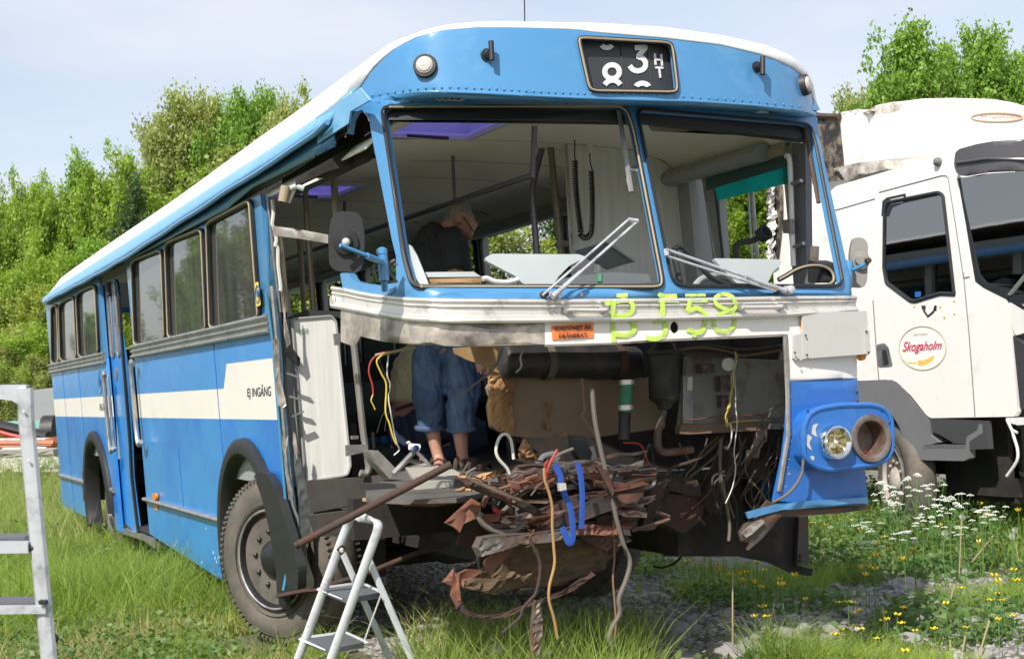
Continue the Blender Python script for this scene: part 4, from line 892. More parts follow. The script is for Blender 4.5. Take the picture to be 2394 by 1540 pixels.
patch('hanging_strip',q(15,60,550,330,580,700,650,700,750,330,690,60,660),D(7.7),.01,m_greyp,B,g=20,jit=.004)
patch('hanging_strip',q(15,385,85,560,0,640,0,430,90),D(7.5),.006,m_lam,B,g=20)
# hinged laminate screen beside the doorway, header box behind it
lamx=rnd(q(5,160,335,415,315,445,350,540,1280,520,1340,490,1350,248,1385),5,3)
pn=patch('door_screen',lamx,PY(2.35),.025,m_lam,B,g=30)
tpx('screen_edge',lamx,PY(2.345),.008,m_int,pn,n=5,closed=True)
text_mesh('screen_lettering','B558',q(5,200,400,262,394,264,424,204,436),PY(2.348),m_green,pn,shear=.2)
patch('seat_box',q(5,120,330,250,275,475,285,475,330,410,312,160,335,150,1000,125,700),PY(2.42),.03,m_idark,B,g=40)
patch('door_post_lining',q(5,112,330,165,335,185,640,230,1060,245,1390,170,1210,130,850),PY(2.4),.02,m_int,B,g=30)
patch('black_torn_sheet',q(5,110,560,140,490,215,590,205,640),PY(2.3),.008,m_ink,B,g=10,jit=.006)
for a in(q(5,128,678,205,705,200,716,126,690),q(5,145,828,220,848,216,860,145,842),q(5,155,960,235,928,240,938,160,970),q(5,180,1262,228,1270,226,1282,182,1275)):patch('frame_clip',a,PY(2.25),.02,m_alu,B,g=30)
# torn pillar at the front end of the near side
pm=mat('teal_pillar',(.05,.16,.26),.5,.2,dirt_sheen=(.25,.25,.25),da=.3,ds=9)
patch('torn_pillar',q(15,0,200,50,205,110,700,190,1540,20,1540)+q(4,1760,440,1790,900,1835,1540)+[(670,1182),(700,1360),(735,1365),(742,1250),(722,1150),(716,1085)]+q(4,1975,1340,1900,1050,1860,600,1830,150),PY(2.30),.03,pm,B,g=20,jit=.004) if 0 else None
patch('torn_pillar',q(15,0,230,30,225,95,760,165,1540)+q(4,1840,800,1870,1100,1920,1540)+[(706,1290),(700,1370),(690,1370)]+q(8,660,500)+q(4,1850,1540,1790,700,1748,200),PY(2.33),.03,pm,B,g=18,jit=.003)
patch('pillar_face',q(4,1688,0,1752,330,1768,440,1790,990,1840,1540)+q(8,650,520,640,520,600,300)+q(4,1800,1400,1770,900)+[(637,760),(606,445)],Sf(.02),.02,m_low,B,g=25) if 0 else None
for k,a in enumerate((q(15,0,200,70,900,150,1540),q(15,30,230,90,700,120,800,160,1290),)):tpx('pillar_moulding',a,PY(2.30),.007,m_alu,B,n=6)
tpx('pillar_moulding',q(4,1760,120,1790,430,1830,900,1860,1300,1900,1540)+q(8,690,420,705,640,710,780),PY(2.28),.012,m_alu,B,n=8)
tpx('pillar_moulding',q(4,1725,160,1765,460,1800,900,1850,1500)+q(8,650,500,640,640,605,830),PY(2.31),.009,mat('pillar_teal_edge',(.05,.22,.38),.5),B,n=8)
tpx('torn_seal',q(15,55,250,70,400,55,530,70,560,105,700,90,780,120,800,125,1000,155,1250,145,1300),PY(2.25),.011,m_whc,B,n=6,sm=3)
for a,m_ in((q(4,1765,460,1808,465,1810,600,1812,700,1850,850,1855,890,1830,910,1800,890,1785,720),m_scuff),(q(4,1825,1050,1838,1060,1840,1140,1868,1085,1862,1150,1840,1220,1832,1160),m_scuff),(q(4,1840,1200,1860,1340,1875,1360,1895,1440,1897,1500,1872,1505,1850,1330),m_scuff),
    (q(4,1900,1060,1915,1080,1938,1240,1925,1245,1900,1150),m_scuff),(q(8,700,690,735,560,745,650,780,760,780,810,720,825,690,800,680,740),m_alu),(q(8,665,0,700,40,735,170,770,400,755,520,735,640,700,560,690,300,670,130),mat('glaze_grey',(.13,.14,.14),.45,.4,var=.3)),(q(4,1835,150,1850,200,1850,330,1885,490,1860,520,1840,430),m_scuff)):
    patch('torn_sheet',a,PY(2.22),.004,m_,B,g=9,jit=.005)
# wheelhouse front sheets under the doorway screen
patch('wheelhouse_front',q(8,735,200,1070,180,1100,300,1100,320,770,385),PY(2.2),.04,mat('grey_board',(.075,.07,.062),.8,var=.25,vs=9,dirt_sheen=(.05,.04,.035),da=.4),B,g=30)
patch('wheelhouse_front',q(8,755,400,1000,370,1500,350,1640,360,1630,520,1200,520,800,520),PY(2.0),.05,m_dark if 0 else mat('sooty_panel',(.045,.043,.040),.8,var=.4,dirt_sheen=(.10,.08,.06),da=.3),B,g=40,jit=.003)
patch('wheelhouse_front',q(8,760,520,1190,520,1200,800,790,830,750,700),PY(2.5),.04,m_dark,B,g=40)
# floor edge, plywood, boards
m_flw=mat('pale_lit_floor',(.42,.40,.35),.7,var=.1,stretch=(6,1,1),vs=20)  # pale tone paints in the sunlit patch of the floor
patch('floor_edge',q(8,1080,320,1300,345,1480,350,1640,325,1900,270,1850,255,1600,275,1500,290,1290,318,1080,300),PY(.62),.05,m_wood,B,g=10,jit=.006)
patch('floor_sheet',q(8,1230,175,1400,90,1560,110,1600,170,1870,150,2000,180,1900,240,1600,300,1300,310,1080,300,1080,240),PZ(1.0),.02,m_floor,B,g=40)
patch('floor_step',q(5,970,1410,1060,1382,1210,1378,1205,1440,1190,1485,1040,1480,975,1450),PY(.80,-.0),.06,m_flw,B,g=30)
patch('floor_step',q(5,890,1290,1100,1250,1250,1330,1210,1380,1060,1385,970,1400),PZ(1.015),.02,m_flw,B,g=40)
patch('pedal_box',q(5,665,1190,720,1185,850,1320,790,1365,690,1260),PY(1.5),.12,m_greyp,B,g=20,jit=.004)
tpx('lever',q(5,815,1335,960,1180),PY(1.4),.014,m_alu,B);tpx('lever',q(5,910,1130,1050,1280),PY(1.42),.022,m_lam,B,flat=.4);tpx('lever_clip',q(5,920,1160,985,1165),PY(1.38),.018,m_lam,B);lathe('lever_knob',[(0,.015),(.02,.015)],PY(1.36)(*q(5,958,1168)[0]),(0,-1,0),m_strap,B,10)
patch('black_tray',q(5,640,1400,830,1400,835,1440,650,1445),PY(1.0),.12,m_idark,B,g=30)
# engine bay under the driver: tank, plywood, canister, electrics
tk0,tk1=PY(.62)(1190,845),PY(.62)(1500,848)
def cyl(name,px0,px1,surf,r,m,n=28,parent=B,ends=(.0,.85)):
    a=Vector(surf(*px0));b=Vector(surf(*px1));L_=(b-a).length
    return lathe(name,[(0,r*.2),(.0,r*.85),(.012,r),(L_*.3,r*1.005),(L_*.7,r*1.0),(L_-.02,r*1.005),(L_,r*.88),(L_+.006,r*.2)],a,b-a,m,parent,n)
cyl('air_tank',(1175,843),(1490,848),PY(.62),.083,m_steelb)
for x,m_ in((1278,mat('khaki_band',(.10,.09,.07),.8)),(1442,m_rust)):
    p=PY(.62)(x,847);d=Vector(tk1)-Vector(tk0);d.normalize();lathe('tank_band',[(-.02,.086),(-.018,.09),(.018,.09),(.02,.086)],p,d,m_,B,28,False)
patch('plywood_board',q(5,1210,520,1550,500,1580,640,1580,690,1440,700,1430,640,1300,600,1220,560),PY(1.05),.02,mat('golden_board',(.42,.27,.12),.8,var=.3,dirt_sheen=(.2,.1,.04),da=.4),B,g=20)
patch('plywood_board',q(5,1440,705,1600,690,1900,700,2118,730)+pp(1560,880,1555,1000)+q(5,2118,1100,1900,1095,1700,1100,1590,1092,1560,1085,1540,1060,1510,1062,1490,1040,1450,1030,1440,960,1430,900,1445,840,1425,780,1450,740),PY(.72),.03,m_ply,B,g=14,jit=.003)
patch('splintered_edge',q(5,1442,700,1590,690,1600,760,1588,880,1600,1000,1582,1090,1555,1075,1530,1060,1500,1062,1480,1040,1445,1010,1432,960,1440,925,1428,890,1446,850,1432,830,1448,780,1436,740),PY(.70),.012,m_wood,B,g=7,jit=.008)
patch('splintered_edge',q(5,1500,640,1580,620,1578,690,1540,700,1460,665),PY(.74),.012,m_wood,B,g=7,jit=.008)
patch('splintered_edge',q(5,1820,870,1840,860,1832,960,1838,1050,1812,1050,1800,1010,1822,985),PY(.69),.008,m_wood,B,g=6,jit=.006);patch('splintered_edge',q(5,1880,1080,1930,1065,1945,1085,1900,1100),PY(.68),.008,m_wood,B,g=6,jit=.004)
patch('bulkhead',pp(1150,805,1845,790,1850,1010,1830,1300,1560,1300,1400,1180,1250,1050,1150,1000),PY(1.15),.03,m_dark,B,g=40)
patch('bulkhead',pp(1440,1000,1850,1000,1830,1230,1700,1260,1500,1200),PY(1.35),.03,m_dark,B,g=40)
el=patch('electrics_panel',q(6,985,575,1290,585,1610,600,1620,1040,1000,1075,935,1040,960,820,975,700),PY(.50),.03,m_greyp,B,g=30)
patch('panel_flange',q(6,960,700,1020,705,1025,1010,960,1010),PY(.47),.02,m_grime if 0 else m_alu,el,g=40);patch('paper_tag',q(6,988,708,1022,708,1020,795,985,795),PY(.465),.004,m_whc,el,g=60)
patch('panel_flange',q(6,945,1015,1620,1000,1622,1045,990,1080,940,1075),PY(.46),.05,mat('flange_brown',(.16,.12,.09),.7,dirt_sheen=(.2,.1,.05),da=.4),el,g=30)
for a in(q(6,1530,935,1588,935,1588,968,1532,970),q(6,1532,1008,1592,1008,1590,1045,1535,1045)):patch('connector',a,PY(.40),.05,m_tkg,el,g=60)
for a in(q(6,1075,625,1165,620,1168,680,1078,685),q(6,1200,700,1262,695,1262,800,1205,800),q(6,1210,825,1255,825,1250,905,1212,905)):patch('relay',a,PY(.42),.05,mat('relay_blue',(.035,.045,.06),.5,var=.5,vs=30,dirt_sheen=(.3,.12,.08),da=.4,ds=40),el,g=8,jit=.004)
lathe('horn',[(0,.03),(.05,.034),(.05,.02)],PY(.46)(*q(6,1250,628)[0]),(-.6,-1,0),m_lam,el,16);
cn=lathe('reservoir_canister',[(0,.028),(.03,.045),(.05,.072),(.055,.076),(.27,.078),(.275,.09),(.295,.09),(.30,.07),(.335,.05),(.34,.03)],PY(.42)(*q(6,838,920)[0])+np.array([0,0,.0]),(.05,.02,1),m_steelb,B,30)
lathe('canister_cap',[(0,.030),(.02,.028)],PY(.42)(*q(6,868,668)[0]),(.1,-.2,1),m_alu,cn,18)
tpx('canister_pipe',q(6,835,925,815,1000,795,1080,800,1160,830,1195,900,1192,1020,1178),PY(.42),.020,m_grime,B,sm=5)
gh=tpx('green_hose',q(6,596,730,590,800,585,935),PY(.5),.034,m_green,B,n=16)
for a in(q(6,594,742)[0],q(6,588,905)[0]):p=PY(.5)(*a);lathe('hose_clamp',[(-.012,.0355),(-.012,.0375),(.012,.0375),(.012,.0355)],p,(0,0,1),m_chrome,gh,20,False)
tpx('lower_pipe',q(6,583,930,575,1115),PY(.52),.030,m_steelb,B,n=14)
hoses=[(q(6,900,480,925,520,985,560,1100,565,1250,575),.020,m_grime,PY(.42)),(q(6,780,580,880,545,980,525,1100,518,1260,545,1350,570,1600,535),.011,m_brc,PY(.40)),(q(6,1000,520,1150,505,1350,530,1600,500),.009,m_cable,PY(.43)),
 (q(6,1300,540,1300,620,1275,700,1280,780,1265,860,1240,950,1250,1020),.010,m_yel,PY(.38)),(q(6,1315,560,1290,660,1300,740,1270,800,1262,900,1235,960,1245,1030,1280,1000,1500,985),.007,m_yel,PY(.37)),
 (q(6,1310,600,1285,700,1300,800,1300,900,1310,1000,1300,1100,1290,1200,1300,1300,1280,1420,1235,1525),.0075,m_whc,PY(.36)),(q(6,1265,1010,1275,1060,1270,1120,1248,1172),.010,m_whc,PY(.35)),
 (q(6,920,965,1000,985,1200,965,1480,950),.006,m_rusto,PY(.42)),(q(6,1610,875,1540,910,1480,970,1440,1040,1440,1100,1480,1130,1500,1100,1480,960),.007,m_cable,PY(.36)),(q(6,1620,880,1500,940,1440,1060,1400,1180,1330,1280),.008,m_cable,PY(.5)),
 (q(6,1220,1090,1100,1210,1000,1260,900,1290,840,1345),.016,m_grime,PY(.55)),(q(6,1215,1110,1200,1250,1200,1400,1230,1500),.012,m_grime,PY(.5)),(q(6,1620,1120,1520,1240,1460,1340,1350,1360,1260,1310),.009,m_ink,PY(.55)),(q(6,1560,1180,1440,1300,1330,1500),.010,m_idark,PY(.6)),
 (q(6,370,780,375,850,385,960,405,1080,440,1240,480,1400,520,1560)+q(12,1230,480,1255,600,1300,760,1345,880,1320,1000,1270,1130,1275,1230,1220,1330,1200,1400,1225,1450),.020,m_cable,PY(.05)),
 (q(12,1232,600,1240,850,1230,1000,1250,1300,1225,1540),.009,m_brc,PY(.1)),(q(6,305,720,320,920,305,960,370,1060,410,1140),.012,m_brc,PY(.4)),
 (q(12,780,320,770,240,790,200)+[],.014,m_red,PY(.0)) ,(q(12,855,125,800,230,770,330,745,370),.015,m_red,PY(.05)),(q(12,1300,80,1400,85,1440,130,1460,190,1490,270,1500,320),.010,m_red,PY(.4)),
 (q(12,765,250,770,330,800,420,820,520,820,640,830,780,835,900,800,1050,800,1150,830,1260,855,1400),.012,mat('ochre_cable',(.36,.21,.08),.6),PY(-.08)),(q(12,700,690,670,720,700,800,735,880,735,980,710,1090,680,1130,620,1200,600,1260,480,1365),.014,m_rust,PY(-.05)),
 (q(12,340,550,330,590,370,640,450,680,560,675,640,610,680,570),.024,m_cable,PY(.1)),(q(12,430,460,425,500,450,540,480,545,520,510),.018,m_cable,PY(.12)),(q(12,425,515,435,535,455,545,475,540),.022,m_red,PY(.09)),
 (q(12,545,340,520,260,460,190,440,130,460,50,500,20,540,60,560,190),.018,m_whc,PY(.3)),(q(12,310,880,320,850,370,800,420,790),.010,m_ink,PY(.2)),(q(12,320,880,330,930,380,940),.010,m_ink,PY(.2)),
 (q(12,720,230,760,170,830,150,860,160,840,200,800,230),.022,m_lam,PY(.35)),(q(12,560,440,700,340,790,250,850,170,960,120),.016,m_cable,PY(.2)),(q(12,600,440,720,360,760,300),.012,m_cable,PY(.15)),
 (q(5,700,568,820,545,900,525,960,518),.013,m_tan,PY(.4)),(q(5,790,545,720,560,670,610,658,680,680,760,685,820),.010,m_red,PY(.4)),(q(5,685,820,672,860,685,890,698,920),.007,m_yel,PY(.4)),
 (q(5,795,545,740,570,708,610,740,690,770,760,765,930,790,1010,815,1100,835,1145),.010,m_yel,PY(.38)),(q(5,785,560,775,690,795,760,785,850,800,940,820,1060,840,1140,855,1180,820,1215),.008,m_whc,PY(.42)),(q(5,740,570,730,610,780,740,790,840),.005,m_ink,PY(.4)),
 (q(5,790,880,740,970,710,1070),.004,m_ink,PY(.5)),(q(5,800,900,770,990,760,1060),.004,m_ink,PY(.5)),(q(5,1520,530,1490,620,1440,680,1320,775,1245,835),.008,m_cable,PY(.3)),(q(5,1670,510,1640,580,1645,640,1610,680),.009,m_alu,PY(.4)),
 (q(6,0,1440,100,1250,150,1180),.010,m_rust,PY(.2)),(q(13,0,680,120,690,250,650,400,600,560,580),.014,m_ink,PY(1.2)),(q(13,435,50,430,250,460,420,490,600,485,710),.016,m_cable,PY(.5)),(q(13,180,735,185,790,140,850,60,880,0,872),.018,m_ink,PY(1.9))]
for a,r,m_,sf in hoses:tpx('loose_cable' if r<.02 else 'hose',a,sf,r*(.42 if m_ in(m_red,m_yel,m_whc,m_ink) else .55),m_,B,sm=5,n=7)
for k in range(26):
    u0=random.uniform(1500,1830);v0=random.uniform(1010,1050);P_=[(u0,v0)]
    for j in range(4):P_.append((P_[-1][0]+random.uniform(-45,30),P_[-1][1]+random.uniform(20,70)))
    tpx('loose_cable',P_,PY(random.uniform(.5,1.0)),random.uniform(.003,.007),random.choice([m_idark,m_cable,m_ink,m_grime,m_brc]),B,sm=4,n=6)
# rusty gearbox case, brackets
patch('rusty_casing',q(6,780,1355,900,1360,1050,1370,1090,1480,1010,1480,900,1450,820,1440),PY(.6),.10,m_rust,B,g=12,jit=.010)
patch('rusty_casing',q(13,0,360,40,400,280,420,320,480,310,580,200,665,60,600,0,560),PY(.62),.14,m_rust,B,g=14,jit=.012)
patch('rusty_casing',q(13,370,330,480,120,520,180,500,330,430,520,360,540,330,480),PY(.8),.06,mat('dark_rust',(.07,.035,.025),.85,var=.5,bump=.4),B,g=12,jit=.012)
for k in range(14):
    u=random.uniform(1540,1820);v=random.uniform(1020,1230);s=random.uniform(15,42)
    patch('dark_bracket',rnd([(u,v),(u+s,v+random.uniform(-8,8)),(u+s*random.uniform(.6,1.2),v+s*1.3),(u-s*.2,v+s)],3,2),PY(random.uniform(.75,1.1)),.03,random.choice([m_dark,m_grime,m_dark]),B,g=20,jit=.005)
# the torn front structure
def plate(a,sf,th,m_,jit=.008,g=9,nm='bent_plate'):return patch(nm,a,sf,th,m_,B,g=g,jit=jit)
m_mb=mat('mangled_steel',(.055,.047,.043),.6,.4,var=.5,vs=8,dirt_sheen=(.17,.065,.035),da=.45,ds=7,bump=.3,bs=20)
m_mb2=mat('mangled_grey',(.15,.14,.13),.55,.4,var=.4,vs=8,dirt_sheen=(.16,.07,.04),da=.5,ds=7,bump=.3,bs=20)
plate(q(12,550,340,555,280,600,240,760,215,950,205,1150,215,1350,260,1480,290,1490,380,1400,400,1000,440,600,430,540,400),PY(.35),.10,m_mb)
plate(q(12,560,280,590,245,750,215,900,205,1100,215,1350,230,1350,260,1100,270,800,285,620,300,560,345),PY(.18),.04,m_mb2,.006,13)
plate(q(12,545,350,700,325,900,290,1050,275,1150,285,1150,320,950,330,700,370,550,420,540,390),PY(.12),.03,m_rusto,.006,13)
plate(q(12,180,325,230,318,430,370,600,450,760,545,700,560,560,490,380,430,240,370),PY(-.02),.05,m_mb,.006,9)
plate(q(12,240,318,300,325,450,385,610,470,800,470,780,490,600,480,430,405,270,340),PY(-.06),.02,mat('edge_brown',(.15,.10,.07),.6),.004,9)
plate(q(12,670,560,760,530,900,470,1050,420,1200,400,1440,380,1430,460,1200,500,1050,520,900,560,700,640,650,620),PY(.1),.07,m_rust,.006,14)
plate(q(12,600,700,700,700,820,600,950,530,1100,470,1300,430,1440,420,1400,480,1200,540,1040,600,860,660,720,730),PY(.05),.05,m_mb2 if 0 else m_mb,.006,14)
plate(q(12,330,760,350,720,440,705,700,690,950,650,1100,640,1240,660,1230,700,1000,705,800,750,600,770,400,830,345,850,320,790),PY(.0),.07,m_mb2,.006,9)
plate(q(12,1010,640,1100,630,1250,650,1260,710,1100,700,1000,700),PY(-.03),.03,m_rusto,.012,8)
plate(q(12,1000,700,1100,690,1330,710,1360,740,1190,810,1060,750),PY(.1),.04,m_mb,.008,9)
plate(q(12,560,780,900,700,1200,780,1180,900,1100,950,850,1040,560,1070,420,1105,300,1080,180,1040,190,980,340,960,480,900,540,830),PY(.22),.10,mat('rotten_board',(.085,.058,.035),.85,var=.55,vs=14,stretch=(.5,1,3),dirt_sheen=(.16,.10,.05),da=.4,ds=8,bump=.5,bs=30),.012,10,'rotten_panel')
plate(q(12,190,960,250,935,345,940,300,985,230,1010,215,1055,185,1010),PY(.12),.03,m_rusto,.010,13)
plate(q(12,380,880,440,815,530,815,480,900,400,975,375,910),PY(.1),.03,m_rusto,.010,13)
plate(q(12,95,620,180,540,280,455,345,490,330,560,470,560,465,610,370,620,300,590,220,625,190,685,160,650),PY(.12),.015,m_rusto,.010,13)
plate(q(12,330,620,400,625,380,680,260,770,180,770,200,700),PY(.5),.02,m_rust,.009,12)
plate(q(12,380,420,410,435,365,520,340,500),PY(.1),.02,m_rusto,.01,6)
plate(q(12,85,1020,120,990,160,935,190,1020,200,1140,220,1160,175,1190,140,1110,150,1050),PY(.02),.02,m_rusto,.009,12)
plate(q(12,1500,320,1590,310,1606,420,1540,560,1460,690,1430,640,1470,480),PY(.5),.03,m_rust,.012,9)
plate(q(12,170,1200,215,1150,225,1190,300,1235,380,1248,500,1235,640,1175,750,1140,900,1080,1090,950,1115,970,960,1080,760,1165,640,1200,500,1260,330,1262,230,1240),PY(.0),.02,m_rust,.006,8)
plate(q(12,705,1140,735,1150,760,1280,750,1420,740,1540,680,1540,685,1420,690,1280,695,1200),PY(-.1),.02,m_mb2,.008,7)
plate(q(12,1120,240,1130,260,1190,260,1240,400,1225,440),PY(-.0),.01,m_mb,.004,9)
for k in range(34):
    u=random.uniform(1130,1480);v=random.uniform(1080,1240);Lh=random.uniform(60,190);an=random.uniform(-.28,.12)
    P_=[(u,v),(u+Lh*.5,v+Lh*.5*an+random.uniform(-8,8)),(min(1530,u+Lh),v+Lh*an+random.uniform(-10,6))]
    tpx('bent_strip',P_,PY(random.uniform(.1,.32)),random.uniform(.008,.02),random.choice([m_mb,m_rust,m_mb2,m_mb,m_steelb]),B,sm=4,n=6,flat=random.choice([.35,.6,1]))
patch('dark_backing',q(12,330,720,540,430,560,260,900,215,1480,290,1500,480,1300,760,1180,930,900,1040,560,1080,300,1040,200,960,340,900),PY(.55),.05,m_mb,B,g=18,jit=.02)  # dark sheets added behind the wreck, standing in for its shaded depth
patch('dark_backing',q(12,480,300,640,250,900,225,1200,240,1440,300,1480,400,1420,520,1330,640,1280,800,1150,900,900,780,700,720,560,560,520,420),PY(.42),.08,m_mb,B,g=14,jit=.02)
for k in range(34):
    u=random.uniform(1160,1400);v=random.uniform(1085,1245);Lh=random.uniform(70,200);an=random.uniform(-.30,.10);w_=random.uniform(4,11);top=[];bot=[]
    for j in range(7):
        t=j/6;x=u+Lh*t
        if x>1530:break
        y=v+an*Lh*t+6*math.sin(t*5+k)+random.uniform(-2,2);top.append((x,y-w_*random.uniform(.5,1)));bot.append((x+random.uniform(-3,3),y+w_*random.uniform(.5,1)))
    if len(top)>2:plate(top+bot[::-1],PY(random.uniform(.06,.3)),random.choice([.008,.02,.03]),random.choice([m_mb,m_mb,m_mb2,m_rust,m_mb,m_rusto if k%4==0 else m_grime]),.006,12,'bent_plate')
for k in range(24):
    u=random.uniform(1060,1500);v=random.uniform(1070,1180);P_=[(u,v)]
    for j in range(4):P_.append((P_[-1][0]+random.uniform(-30,40),P_[-1][1]+random.uniform(-12,32)))
    tpx('loose_cable',P_,PY(random.uniform(-.02,.2)),random.uniform(.003,.007),random.choice([m_cable,m_ink,m_ink,m_grime,m_brc]),B,sm=4,n=6)
# splinters and broken boards on the floor edge
for a in(q(12,610,130,640,55,720,180,640,185),q(12,605,150,640,190,740,185,760,210,700,230,620,200),q(12,300,320,350,290,440,268,550,270,500,300,340,335),q(12,175,300,240,300,260,318,200,325),q(12,170,400,260,370,330,410,280,425),q(12,700,150,760,150,750,185)):
    patch('broken_board',a,PY(.45),.03,m_wood,B,g=6,jit=.01)
patch('rubber_elbow',q(6,250,1085,330,1090,340,1140,370,1200,360,1255,290,1240,260,1180),PY(.35),.06,m_rubber,B,g=20,jit=.004)
patch('bright_floor_scrap',q(6,590,1190,640,1160,740,1160,720,1220,620,1220),PZ(1.0),.01,m_flw,B,g=30);patch('bright_floor_scrap',q(12,1060,110,1100,100,1130,200,1080,190),PY(.6),.01,m_flw,B,g=30)
# lashing strap
stp=tpx('lashing_strap',q(12,835,225,875,300,880,350,905,430,940,510,955,600,960,680,955,740,930,750,905,690,885,650),PY(-.10),.015,m_strap,B,sm=4,n=6,flat=.12,fdir=(0,1,0))
tag(stp,'blue ratchet strap hanging in two loops over the torn steel of the bus front','strap');stp.parent=None
s2=tpx('strap_loop',q(12,990,215,1010,290,1022,400,1022,520,1018,660),PY(-.08),.014,m_strap,stp,sm=4,n=6,flat=.12,fdir=(0,1,0))
patch('strap_buckle',q(12,865,352,912,350,918,395,872,405),PY(-.14),.02,m_chrome,stp,g=60)
# cowls, dashboard, desk
patch('pale_cowl',rnd(q(16,878,715,945,675,1730,680,1790,705,1640,780,1540,880,1500,945,1225,945,1150,870,1050,820,900,742),5,3),FR.o(-.16),.02,m_pale,B,g=25)
patch('pale_cowl',rnd(q(17,712,1230,1240,1238,1258,1275,1190,1330,1150,1420,1080,1440,900,1430,780,1310),5,3),FR.o(-.2),.02,m_pale,B,g=25)
patch('side_cowl',q(16,195,590,215,600,270,680,330,820,380,950,300,950,240,850,200,700),FR.o(-.1),.02,m_pale,B,g=20)
box2('dashboard',(-1.1,.10,1.76),(1.15,.45,1.80),m_int,B,.01)
patch('dash_top',q(16,1560,905,1700,872,2040,838,2350,860,2370,930,2200,945,1540,945),PY(.6),.02,mat('dash_grey',(.55,.56,.52),.6),B,g=50)
bx_=patch('wooden_crate',q(16,360,880,850,880,852,942,385,945),FR.o(-.25),.1,m_wood2,B,g=20,jit=.004);patch('crate_lid',q(16,345,840,780,835,850,880,360,885),FR.o(-.24),.14,m_pale,bx_,g=60)
patch('document_table',q(16,1678,645,1960,563,2225,745,1985,817),PY(1.1),.015,mat('table_grey',(.10,.115,.105),.5),B,g=50);tpx('table_edge',q(16,1678,645,1960,563,2225,742),PY(1.09),.007,m_pale,B,n=6);tpx('table_stem',q(16,1920,700,1880,855),PY(1.12),.018,m_lam,B)
tpx('green_tap',q(16,1912,860,1912,930),FR.o(-.2),.014,m_green,B);tpx('white_cable_bundle',q(16,860,905,900,895,980,925,1090,930,1180,905),FR.o(-.15),.012,m_whc,B,sm=4)
tpx('binnacle_rim',q(17,565,1450,610,1400,700,1370,830,1375,900,1400),FR.o(-.3),.016,m_int,B,sm=4);patch('binnacle',q(17,565,1450,620,1400,720,1375,830,1385,900,1440,880,1460),FR.o(-.32),.05,m_int,B,g=30)
tpx('mirror_stalk',q(17,905,1225,890,1150,920,1105,1000,1095,1060,1075),PY(.7),.016,m_idark,B,sm=5);lathe('stalk_cup',[(0,.04),(.05,.045),(.05,.03),(.01,.02)],PY(.7)(*q(17,1085,1055)[0]),(.3,-1,.5),m_idark,B,18,False)
# driver's side: blind, post, channels, window
SW=PX(1.13)
tpx('roller_blind',q(17,600,560,1300,352),SW,.035,m_tan if 0 else mat('blind_tan',(.36,.30,.20),.6),B,n=14)
patch('blind_film',q(17,650,590,1292,400,1300,500,655,690),SW,.004,mat('dark_teal',(.035,.09,.085),.5),B,g=50);patch('blind_film',q(17,725,672,1296,500,1298,635,745,770),SW,.002,g_blind if 0 else leafmat('teal_film2',(.03,.52,.50),(.04,.56,.54),.7,.7,(1,1,1)),B,g=50)
patch('side_channel',q(17,620,370,1300,215,1400,190,1420,290,1330,310,610,500,520,530,450,420,470,365),PX(1.16),.05,m_int,B,g=50);tpx('channel_seam',q(17,625,435,1300,240),PX(1.14),.006,m_idark,B,n=5);tpx('channel_seam',q(17,615,500,1320,320),PX(1.13),.008,m_idark,B,n=5)
patch('door_post',q(17,1335,310,1445,310,1455,1430,1350,1430),PX(1.12),.04,m_tkg if 0 else mat('post_grey',(.15,.155,.17),.5),B,g=50)
tpx('window_bar',q(17,1010,590,1062,1230),PX(1.18),.013,m_alu,B);tpx('window_bar',q(17,985,600,1020,1230),PX(1.2),.006,m_pale,B)
patch('window_frame',q(17,620,590,745,560,800,1430,735,1430),PX(1.17),.05,m_grime if 0 else m_int,B,g=50);tpx('window_frame_edge',q(17,728,680,788,1225),PX(1.15),.009,m_idark,B);tpx('window_frame_edge',q(17,640,690,735,1300),PX(1.12),.006,m_alu,B)
tpx('white_handle',q(17,1292,415,1318,440,1330,650,1345,1150,1352,1290),PX(1.08),.014,m_roof,B,sm=4)
for a in(q(17,1300,632,1400,598,1402,622,1345,650),q(17,1320,1140,1418,1098,1420,1122,1365,1150)):patch('handle_clamp',a,PX(1.07),.02,m_alu,B,g=60)
patch('air_vent',q(17,1258,925,1320,918,1325,1035,1268,1030),PX(1.05),.03,m_greyp,B,g=60)
patch('sun_visor',q(17,190,130,1225,195,1222,262,230,215,200,190),FR.o(-.12),.004,glassmat('visor_film',(.75,.75,.74),.6),B,g=60)
patch('driver_seat',rnd(q(17,1465,1240,1560,1270,1590,1420,1465,1430),8,3),PX(.9),.1,m_ink,B,g=30);patch('seat_bracket',q(17,1488,1130,1532,1135,1525,1260,1480,1250),PX(.9),.02,m_greyp,B,g=60)
# passenger seats
m_seat=mat('seat_green',(.030,.055,.040),.6,bump=.1)
def seat(x,y):
    s=empty('seat',(0,0,0));s.parent=B
    bm=bmesh.new();box_bm(bm,(x,y,1.42),(.42,.42,.09),None,.035);obj('cushion',bm,m_seat,s,True)
    bm=bmesh.new();box_bm(bm,(x,y+.22,1.72),(.42,.08,.55),None,.035);obj('seat_back',bm,m_seat,s,True)
    bm=bmesh.new()
    for dx in(-.19,.19):
        tube_bm(bm,[(x+dx,y-.15,.975),(x+dx,y-.15,1.38),(x+dx,y+.2,1.38),(x+dx,y+.22,2.02)],.013,6)
    obj('seat_frame',bm,m_alu,s,True)
for y in(3.6,4.4,5.2,6.9,7.7,8.5,9.3,10.1):
    for x in(-.9,-.45,.5,.93):
        if x<0 and dF-.3<y<dR+.3:continue
        if x<0 and y<4.0:continue
        seat(x,y)
